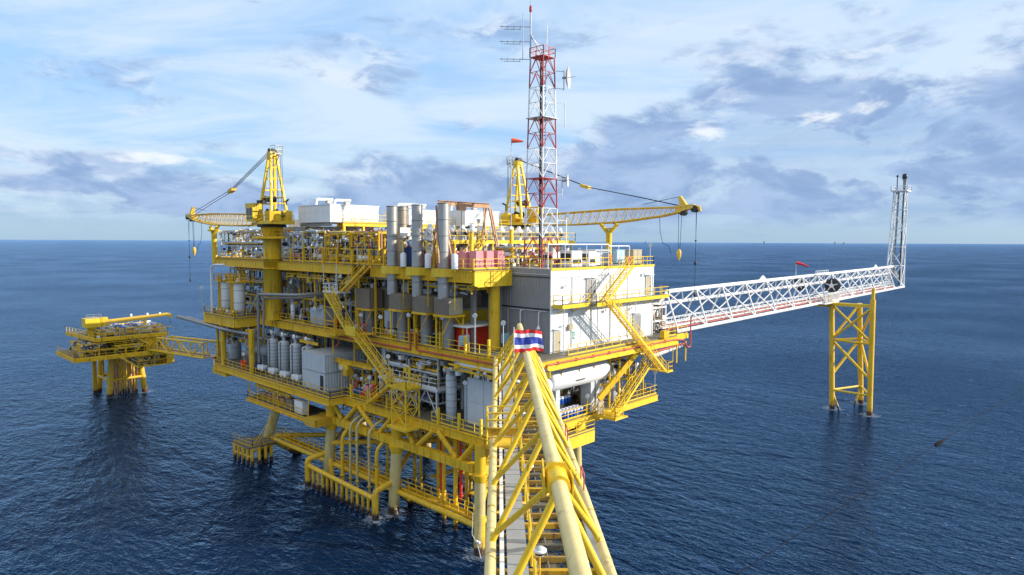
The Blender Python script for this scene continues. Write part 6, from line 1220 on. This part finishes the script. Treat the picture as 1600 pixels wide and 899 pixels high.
# top deck
TM = ['white', 'pale_grey', 'steel', 'dull_steel', 'yellow', 'pale_grey', 'dark', 'orange_brown']
for i, (x0, x1, y0, y1, z0, z1, n, lb) in enumerate([
    (.6, 4, 56.5, 72.5, 29.05, 33.6, 34, 'open grey and white pipe frame at the far left end of the top deck'), (.5, 3.5, 44.6, 50, 29.05, 33.2, 30, 'crowded white pipework right of the left crane pedestal'), (.6, 3.2, 38.6, 44.4, 29.05, 33.4, 30, 'crowded grey pipework under the large turbine enclosure'), (.6, 3.2, 32.4, 38.2, 29.05, 33.2, 34, 'crowded yellow and dark pipework left of the yellow braces'), (.6, 3.5, 26, 32, 29.05, 33.2, 32, 'crowded yellow pipework beside the head of the zigzag stairs'),
    (4.2, 9, 27, 37, 29.05, 33.4, 34, 'pipework set back behind the yellow braces on the top deck'), (4.5, 9, 17, 26, 29.05, 33.0, 30, 'pipework behind the browned exhaust stack'), (7.2, 13, 9.2, 12, 29.3, 31.4, 22, 'yellow and white pipework behind the mast foot')]):
    pipe_rack(lb, x0, x1, y0, y1, z0, z1, n, 300 + i, TM if i not in (3, 4) else ['yellow', 'yellow_clean', 'dark', 'steel', 'yellow_rusty', 'orange_brown'], None, 'yellow' if i not in (0, 1) else 'pale_grey')
for i, (x, y, c) in enumerate([(.9, 46.8, 'pink'), (.9, 43.6, 'navy'), (.9, 42.0, 'navy'), (.9, 40.2, 'white'), (.9, 36.4, 'yellow_clean'), (.9, 33.6, 'yellow'), (.8, 29.6, 'lamp_white'), (1, 27.6, 'yellow_clean'), (1, 59, 'grey_paint'), (1, 64, 'pale_grey')]):
    pump(('pink', 'dark navy', 'second navy', 'white', 'bright yellow', 'mustard yellow', 'glossy white', 'second bright yellow', 'blue grey', 'pale grey')[i] + ' machine skid behind the top deck railing left of the steel stacks', x, y, 29.05, 1.1, 'machine skids on the top deck', [c], 60 + i)
for i, (x, y, h_, r, m_) in enumerate([(3.4, 34.5, 4.2, .8, 'beige'), (4.2, 46.2, 4.6, .9, 'pale_grey'), (4.6, 31.4, 3.6, .6, 'white'), (2.2, 58.4, 3.4, .7, 'white')]):
    vvessel('process_vessel', ('beige vessel under the large turbine enclosure', 'pale grey vessel right of the left crane pedestal on the top deck', 'white vessel behind the yellow braces on the top deck', 'white vessel at the far left of the top deck')[i], x, y, 29.05, 29.05 + h_, r, m_, None, 2)
for i, (x0, x1, y, z) in enumerate([(9.5, 24, 22.5, 33.2), (9.5, 24, 24.5, 33.2), (20, 27, 13, 31.6)]): hvessel('horizontal_vessel', ('long white horizontal vessel behind the steel stacks', 'long white horizontal vessel one row further back behind the steel stacks', 'white horizontal vessel at the right end of the cooler rack')[i], ((x0 + x1) / 2, y, z - 1.8), 'x', x1 - x0, 1.0, 'white', None, True, 'pressure vessel', 29.05)
railing(TD, [(12, 10.3, 29), (35.9, 10.3, 29)])
o = thing('cable_tray_gallery', 'rusty yellow walkway ledge at the far left end of the top deck', 'walkway', (1, 66, 31)); part_box(o, 'floor', .2, 2.5, 58, 71, 31.4, 31.6, 'yellow_rusty'); railing(o, [(.2, 58, 31.6), (.2, 71, 31.6)], 'pale_grey')
# lit right end of the middle deck
pipe_rack('yellow and white pipework where the flare bridge meets the middle deck', 26.6, 30, 2.6, 5.2, 20.05, 23.6, 26, 401, WM, None, 'white'); part_tube(MD, 'header_pipe', [(20, 6, 23.4), (31, 4.4, 23.5)], .28, 'yellow_clean', 10)
plate(MD, [(28.6, .2), (31.6, .2), (31.6, 6), (30.1, 6), (30.1, 1.5)], 19.7, 19.84, 'grating', 'bridge_landing'); part_box(MD, 'landing_beam', 28.6, 31.65, .05, .2, 19.3, 19.86, 'yellow_clean'); railing(MD, [(28.7, .2, 19.84), (31.5, .2, 19.84)])
part_box(MD, 'valve_box', 24.4, 25.6, -.6, .0, 20.0, 20.9, 'yellow')
for x in (28.2, 30.5): part_bar(MD, 'hanging_frame', (x, -.2, 19), (x, -.2, 16.4), .14, .14, 'yellow_clean')
o = thing('pipe_spool', 'white and red pipe slung under the right end of the middle deck', 'pipe', (27, 1, 18)); part_tube(o, 'pipe', [(23, .8, 17.6), (31, .8, 18.3)], .3, 'white_rusty', 10); part_tube(o, 'pipe', [(22, .2, 18.3), (31.2, .2, 18.6)], .14, 'pipe_red', 8)
# ------------------------------------------------------------------ floodlights along the edges
FLS = [(-.1, 40.4, 20, 2.6, 'floodlight on a pole left of the grey transformer'), (-.1, 29.0, 20, 2.6, 'floodlight on a pole right of the white stair landing'), (-.2, 24.6, 20, 2.7, 'floodlight on a pole right of the halfway stair landing'), (-.2, 19.0, 20, 3.4, 'floodlight on a pole left of the silencer drums'), (-.2, 12.9, 20, 3.6, 'floodlight on a pole between the silencer drums'), (-.2, 7.6, 20, 4.2, 'floodlight on a tall pole left of the red tool house'), (-.2, 3.4, 20, 3.8, 'floodlight on a tall pole right in front of the red tool house'),
       (-1.6, 31.4, 12, 3.6, 'floodlight on a pole at the corner of the lower container'), (-1.7, 24.9, 12, 3.3, 'double floodlight pole left of the white process platform'), (-1.7, 21.0, 15.2, 3.2, 'floodlight on a white pole above the white process platform'), (-3.7, 55.2, 12, 2.8, 'floodlight on a pole at the far left end of the lowest deck'), (.5, 9.9, 12, 4.6, 'floodlight beside the tall grey vessel'),
       (-3.9, 70, 20, 4.2, 'floodlight at the far left edge of the side platform'), (25.6, 2.4, 29.07, 2.6, 'floodlight on a white pole at the far corner of the roof'), (13.0, 2.6, 12, 2.2, 'floodlight beside the blue drums'), (15.3, 2.6, 12, 2.0, 'floodlight right of the blue drums at the stair landing'), (24.4, 15, 32, 3.8, 'floodlight on a pole at the right end of the cooler rack'), (6.6, 14.2, 32.1, 2.4, 'floodlight on the cooler rack right of the portal crane'), (27.5, 2.5, 12, 3.0, 'tall lamp post at the far end of the lowest lit deck'), (24, 2.5, 12, 3.2, 'lamp post left of the far end of the lowest lit deck')]
for x, y, z, h_, lb in FLS: floodlight((x, y, z), h_, lb, (-.7, -.6), 'white' if 'white' in lb or 'tall' in lb else 'yellow_clean')
for i, (y, z) in enumerate(((33.0, 27.4), (31.6, 26.6), (60.4, 27.0), (52.6, 27.2), (21.5, 26.9), (16.9, 26.9), (12.0, 26.9), (46.2, 26.0))):
    o = thing('deck_lamp', ('white lamp under the top deck by the white stair landing', 'white lamp just right of the white stair landing, under the top deck', 'white lamp above the white vessels on the side platform', 'white lamp beside the crane pedestal under the top deck', 'white lamp by the leftmost steel stack under the top deck', 'white lamp by the middle steel stack under the top deck', 'white lamp by the near steel stack under the top deck', 'white lamp right of the crane pedestal under the yellow pipe bridge')[i], 'lamp', (-.6, y, z), 'round lamps under the top deck edge'); MB().tube([(.3, y, z + .6), (-.5, y, z + .4), (-.6, y, z)], .03, 5).build('arm', 'pale_grey', o); MB().tube([(-.5, y, z + .1), (-.75, y - .15, z - .12)], [.12, .24], 10).build('lamp_head', 'lamp_white', o)
# people
o = thing('person', 'worker in dark navy coverall and white helmet walking down the long yellow stairs', 'person', (-2.75, 28.6, 21.7)); person(o, -2.75, 28.9, 22.0, R(-90), 'coverall', 'white')
# windsock above the far crane
o = thing('wind_sock', 'orange wind sock on a pole left of the radio mast', 'wind sock', (16.2, 17.2, 33)); part_tube(o, 'pole', [(19.2, 20.9, 32), (19.2, 20.9, 46.2)], .06, 'pale_grey', 6); MB().tube([(19.25, 20.85, 45.95), (19.8, 20.25, 45.9), (20.3, 19.7, 45.82)], [.36, .25, .1], 10, False).build('sleeve', 'red_orange', o)
# mooring line with a float, lower right
a, b = PX(1330, 778, 31), PX(1600, 603, 52); c = PX(1467, 693, 39)
o = thing('mooring_line', 'thin black rope stretched through the air over the sea at the lower right', 'rope', c); d_ = (b - a)
part_tube(o, 'rope', [a - d_ * 1.2, c, b + d_ * .5], .016, 'black_rope', 6)
u = (b - a).normalized(); MB().tube([c - u * .62, c - u * .5, c + u * .45, c + u * .6], [.04, .11, .11, .05], 10).build('float', 'black_rope', o); MB().tube([c + u * .6, c + u * 1.1], .05, 6).build('shackle', 'black_rope', o)
# white life ring line by the near leg
o = thing('drop_line', 'thin white rope with two floats hanging beside the near jacket leg', 'rope', (-3.2, 4.2, 1)); part_tube(o, 'rope', [(-3.3, 4.6, 4.5), (-3.6, 4.4, 2.4), (-3.3, 4.0, 1.6), (-3.1, 3.4, -.5)], .03, 'flag_white', 5); MB().ball((-3.3, 4.0, 1.7), .16, 8, 6).ball((-3.2, 3.8, 1.6), .16, 8, 6).build('float', 'flag_white', o)
# ------------------------------------------------------------------ satellite platform
SJ = thing('satellite_jacket', 'yellow four-legged jacket with a cluster of conductor pipes under the small platform', 'platform jacket', (-5, 111, 0))
sl = [((-8.0, 107.7), (-7.2, 108.2)), ((-1.2, 108.2), (-2.2, 108.6)), ((-1.4, 114.4), (-2.4, 114.0)), ((-7.9, 115.2), (-7.2, 114.6))]
for (bx, by), (tx, ty) in sl: part_tube(SJ, 'leg', [(bx - (tx - bx) * .4, by - (ty - by) * .4, -4), (tx, ty, 10)], .56, 'yellow_sea', 14)
for i in range(4):
    a, b = sl[i][0], sl[(i + 1) % 4][0]; part_tube(SJ, 'brace', [(*a, 3.4), (*b, 3.4)], .3, 'yellow_sea', 10)
    part_tube(SJ, 'brace', [(*sl[i][1], 9.2), ((a[0] + b[0]) / 2, (a[1] + b[1]) / 2, 3.5)], .22, 'yellow', 8)
for i in range(15): part_tube(SJ, 'conductor', [(-6.6 + (i % 5) * 1.0, 109.0 + (i // 5) * 1.6, -3), (-6.6 + (i % 5) * 1.0, 109.0 + (i // 5) * 1.6, 10)], .21, 'yellow_sea' if i % 3 else 'orange_brown', 8)
for x in (-8.9, -9.2): part_tube(SJ, 'riser', [(x, 113.5, -3), (x, 113.5, 10)], .25, 'yellow_sea', 8)
SP = thing('satellite_platform', 'small yellow two-deck platform standing in the sea at the far left', 'platform', (-6, 106, 10))
plate(SP, [(-15.8, 98.8), (-.6, 98.8), (2.0, 101), (2.0, 117), (-15.8, 112)], 9.75, 9.9, 'grating', 'lower_deck'); plate(SP, [(-12.2, 99.2), (.6, 99.2), (.6, 114), (-13.6, 114)], 13.15, 13.3, 'grating', 'upper_deck')
for a, b, z0, z1 in (((-15.8, 98.8), (-.6, 98.8), 9.2, 9.9), ((-15.8, 98.8), (-15.8, 112), 9.2, 9.9), ((-.6, 98.8), (2, 101), 9.2, 9.9), ((-12.2, 99.2), (.6, 99.2), 12.7, 13.32), ((-12.2, 99.2), (-13.6, 114), 12.7, 13.3), ((.6, 99.2), (.6, 114), 12.7, 13.3)): MB().bar((*a, (z0 + z1) / 2), (*b, (z0 + z1) / 2), .3, z1 - z0).build('edge_beam', 'yellow', SP)
railing(SP, [(-15.8, 111.8, 9.9), (-15.8, 98.8, 9.9), (-.6, 98.8, 9.9)], 'yellow'); railing(SP, [(-13.6, 113.8, 13.3), (-12.2, 99.2, 13.3), (.6, 99.2, 13.3), (.6, 113, 13.3)], 'yellow_clean')
for x in (-11.6, -7, -3, .2):
    for y in (99.8, 106, 113): part_bar(SP, 'column', (x, y, 9.9), (x, y, 13.1), .3, .3, 'yellow')
plate(SP, [(-5.0, 99.0), (1.0, 99.0), (1.0, 105), (-5.0, 105)], 6.9, 7.05, 'yellow', 'hung_floor'); railing(SP, [(-5, 99, 7.05), (1, 99, 7.05)], 'yellow')
for x in (-5, -2, 1): part_bar(SP, 'hanger', (x, 99.1, 7), (x, 99.1, 9.3), .15, .15, 'yellow')
part_box(SP, 'hung_panel', .2, 1.6, 99.0, 104, 7.0, 9.4, 'yellow'); part_box(SP, 'wall_panel', -3.4, -.4, 99.6, 102, 9.9, 12.9, 'yellow')
for a, b in (((-2.5, 99.5, 13.2), (-5.4, 99.5, 10.0)), ((-8.5, 98.6, 9.6), (-5.2, 98.6, 7.0)), ((-5.5, 99.3, 13.1), (-2.8, 99.3, 11.2))): part_bar(SP, 'stair_stringer', a, b, .12, .28, 'yellow_clean'); part_bar(SP, 'stair_stringer', (a[0], a[1] + .9, a[2]), (b[0], b[1] + .9, b[2]), .12, .28, 'yellow_clean'); part_bar(SP, 'handrail', (a[0], a[1], a[2] + 1), (b[0], b[1], b[2] + 1), .07, .07, 'yellow_clean')
part_box(SP, 'mezzanine', -9, -4.4, 99.4, 102, 11.4, 11.55, 'yellow'); railing(SP, [(-9, 99.4, 11.55), (-4.4, 99.4, 11.55)], 'yellow_clean', h=.9)
r_ = random.Random(5)
for i in range(26):
    x, y = r_.uniform(-11.6, -.2), r_.uniform(99.9, 105); lo = i < 9; z = 9.92 if lo else 13.32; 
    if lo: x = r_.uniform(-15, -8)
    m_ = ['blue', 'white', 'pale_grey', 'dull_steel', 'yellow_clean', 'red', 'navy', 'dark', 'orange_brown', 'light_blue', 'beige', 'green', 'pink', 'cream', 'brown', 'orange', 'steel'][(i - 9 if i > 8 else i) % 17]; w, d, h_ = r_.uniform(.5, 1.3), r_.uniform(.6, 1.4), r_.uniform(.5, 1.25)
    o = thing('deck_machine', m_.replace('_', ' ').replace('dull steel', 'steel grey').replace('yellow clean', 'yellow').replace('dark', 'black') + (' tank' if i % 3 == 0 else ' box') + (' on the lower deck of the small far platform' if lo else ' on the upper deck of the small far platform'), 'machine', (x, y, z), ('machines on the lower far deck', 'machines on the upper far deck')[0 if lo else 1])
    if i % 3 == 0: MB().lathe((x, y, z + h_ * .5), vprof(h_ * .48, w * 1.6), 'x', 10).build('body', m_, o)
    else: part_box(o, 'body', x, x + w, y, y + d, z, z + h_, m_); part_box(o, 'top', x + w * .2, x + w * .7, y + .1, y + d * .6, z + h_, z + h_ + .25, r_.choice(['dark', 'white', 'yellow']))
pipe_rack('pipework under the lower deck of the small far platform', -5, 1, 99.3, 104, 7.1, 9.2, 24, 502, ['yellow', 'white', 'yellow_rusty', 'dull_steel'], None)
pipe_rack('dark pipework between the decks of the small far platform', -14.8, -.5, 99.4, 106, 9.95, 12.6, 44, 500, ['dark', 'yellow', 'yellow_rusty', 'dull_steel', 'pale_grey'], None)
pipe_rack('pipework on the upper deck of the small far platform', -11.5, 0, 99.6, 108, 13.35, 15.0, 40, 501, ['white', 'yellow_clean', 'blue', 'dull_steel', 'pale_grey'], None)
cabinet('dark bulkhead house between the decks of the small far platform', -11, -4.2, 106.4, 113, 9.95, 12.9, 'dark', name='equipment_house', cat='equipment house')
o = thing('lattice_free_crane', 'yellow telescopic crane with a long straight boom on the small far platform', 'crane', (-11.2, 102, 13.3)); o.name = 'telescopic_crane'; LOC['telescopic_crane'] = LOC.get('lattice_free_crane')
MB().lathe((-11.6, 103, 13.3), [(.9, 0), (.9, 1.5), (1.2, 1.6), (1.2, 1.9)], 'z', 16).build('pedestal', 'yellow_clean', o); part_box(o, 'machine_house', -13.2, -10.4, 101.6, 104.2, 15.2, 16.9, 'yellow_clean'); part_box(o, 'cab', -10.6, -9.4, 101.5, 102.7, 15.3, 17.0, 'yellow'); part_box(o, 'boom', -10.6, -3.2, 102.7, 103.5, 15.9, 16.9, 'boom') if False else None
MB().bar((-11, 102, 16.0), (-3.0, 100.6, 16.6), .6, .8).build('boom', 'boom', o); MB().bar((-3.4, 100.66, 16.6), (1.0, 99.9, 16.95), .5, .62).build('boom_section', 'boom', o); MB().bar((1.0, 99.9, 17.0), (1.6, 99.8, 16.3), .5, .6).build('boom_nose', 'yellow_clean', o)
for x, y in ((-5.6, 101.1), (-2.8, 100.6), (-.6, 100.2)): part_box(o, 'boom_lug', x, x + .3, y - .15, y + .15, 16.9, 17.4, 'white')
railing(o, [(-13, 101.7, 16.9), (-10.5, 101.7, 16.9)], 'dull_steel', h=.8); part_tube(o, 'hook_rope', [(1.3, 99.8, 16.4), (1.3, 99.8, 14.4)], .03, 'black_rope', 5); MB().ball((1.3, 99.8, 14.3), .22, 8, 6).build('hook', 'yellow_clean', o)
o = thing('boom_rest', 'yellow post with white boxes under the boom on the small far platform', 'boom rest', (-3, 102, 13.3)); part_tube(o, 'post', [(-3.2, 100.6, 13.3), (-3.2, 100.6, 16.2)], .25, 'yellow_clean', 8); part_box(o, 'box', -4.2, -3.2, 100.9, 101.7, 13.3, 15.2, 'white'); part_box(o, 'box', -2.8, -1.9, 100.9, 101.7, 13.3, 15.0, 'white')
# link bridge
LB = thing('link_bridge', 'yellow box truss bridge between the small far platform and the large one', 'bridge', (-2, 88, 11)); xa, xb = -3.2, -.4
def lz(y): return 11.9 - (y - 72) * .062
for x in (xa, xb):
    part_tube(LB, 'bottom_chord', [(x, 71.6, lz(71.6)), (x, 99, lz(99))], .16, 'yellow_clean', 8); part_tube(LB, 'top_chord', [(x, 71.6, lz(71.6) + 2.6), (x, 94, lz(94) + 2.6)], .15, 'yellow_clean', 8); part_tube(LB, 'end_post', [(x, 94, lz(94) + 2.6), (x, 99, lz(99) + .2)], .14, 'yellow_clean', 8)
    for i in range(5):
        y = 71.8 + i * 5.5; part_tube(LB, 'vertical', [(x, y, lz(y)), (x, y, lz(y) + 2.6)], .11, 'yellow_clean', 6)
        if i < 4: part_tube(LB, 'diagonal', [(x, y, lz(y)), (x, y + 5.5, lz(y + 5.5) + 2.6)] if i % 2 else [(x, y, lz(y) + 2.6), (x, y + 5.5, lz(y + 5.5))], .1, 'yellow_clean', 6)
for i in range(5): y = 71.8 + i * 5.5; part_tube(LB, 'cross_beam', [(xa, y, lz(y) + 2.6), (xb, y, lz(y) + 2.6)], .1, 'yellow_clean', 6)
MB().hexa([(xa, 71, lz(71)), (xb, 71, lz(71)), (xb, 99, lz(99)), (xa, 99, lz(99)), (xa, 71, lz(71) + .1), (xb, 71, lz(71) + .1), (xb, 99, lz(99) + .1), (xa, 99, lz(99) + .1)]).build('floor', 'orange_brown', LB)
part_tube(LB, 'pipe', [(-2.6, 71, lz(71) + .5), (-2.6, 99, lz(99) + .5)], .16, 'dull_steel', 8); railing(LB, [(xa + .2, 72, lz(72) + .1), (xa + .2, 98, lz(98) + .1)], 'yellow_clean')
o = thing('person', 'tiny dark figure of a worker standing at the far end of the link bridge', 'person', (-2.2, 96.6, 10.5)); person(o, -2.0, 96.6, lz(96.6) + .1, R(-90), 'coverall', 'coverall')
# distant rigs on the horizon
for i, (px, d, h_) in enumerate(((1192, 14000, 62), (1008, 15500, 55), (1302, 16500, 60), (1316, 17000, 55))):
    q = fw * 1040 + rt * (px - 800); q.z = 0; q.normalize(); c = Vector((CAM.x, CAM.y, 0)) + q * d
    o = thing('distant_platform', ('dark rig on the horizon right of the hanging crane hook', 'faint rig on the horizon above the white building', 'faint rig on the horizon left of the flare tower', 'second faint rig on the horizon left of the flare tower', 'faint rig on the horizon beside the one above the building')[i], 'platform', c)
    part_box(o, 'deck', c.x - 22, c.x + 22, c.y - 22, c.y + 22, 22, 34, 'grey_paint'); part_box(o, 'tower', c.x - 5, c.x + 5, c.y - 5, c.y + 5, 34, h_, 'dark')
    for sx in (-20, 20): part_box(o, 'leg', c.x + sx - 3, c.x + sx + 3, c.y - 3, c.y + 3, -2, 20, 'dark')
SC.cycles.max_bounces = 7; SC.cycles.diffuse_bounces = 4; SC.cycles.glossy_bounces = 3; SC.cycles.use_denoising = True
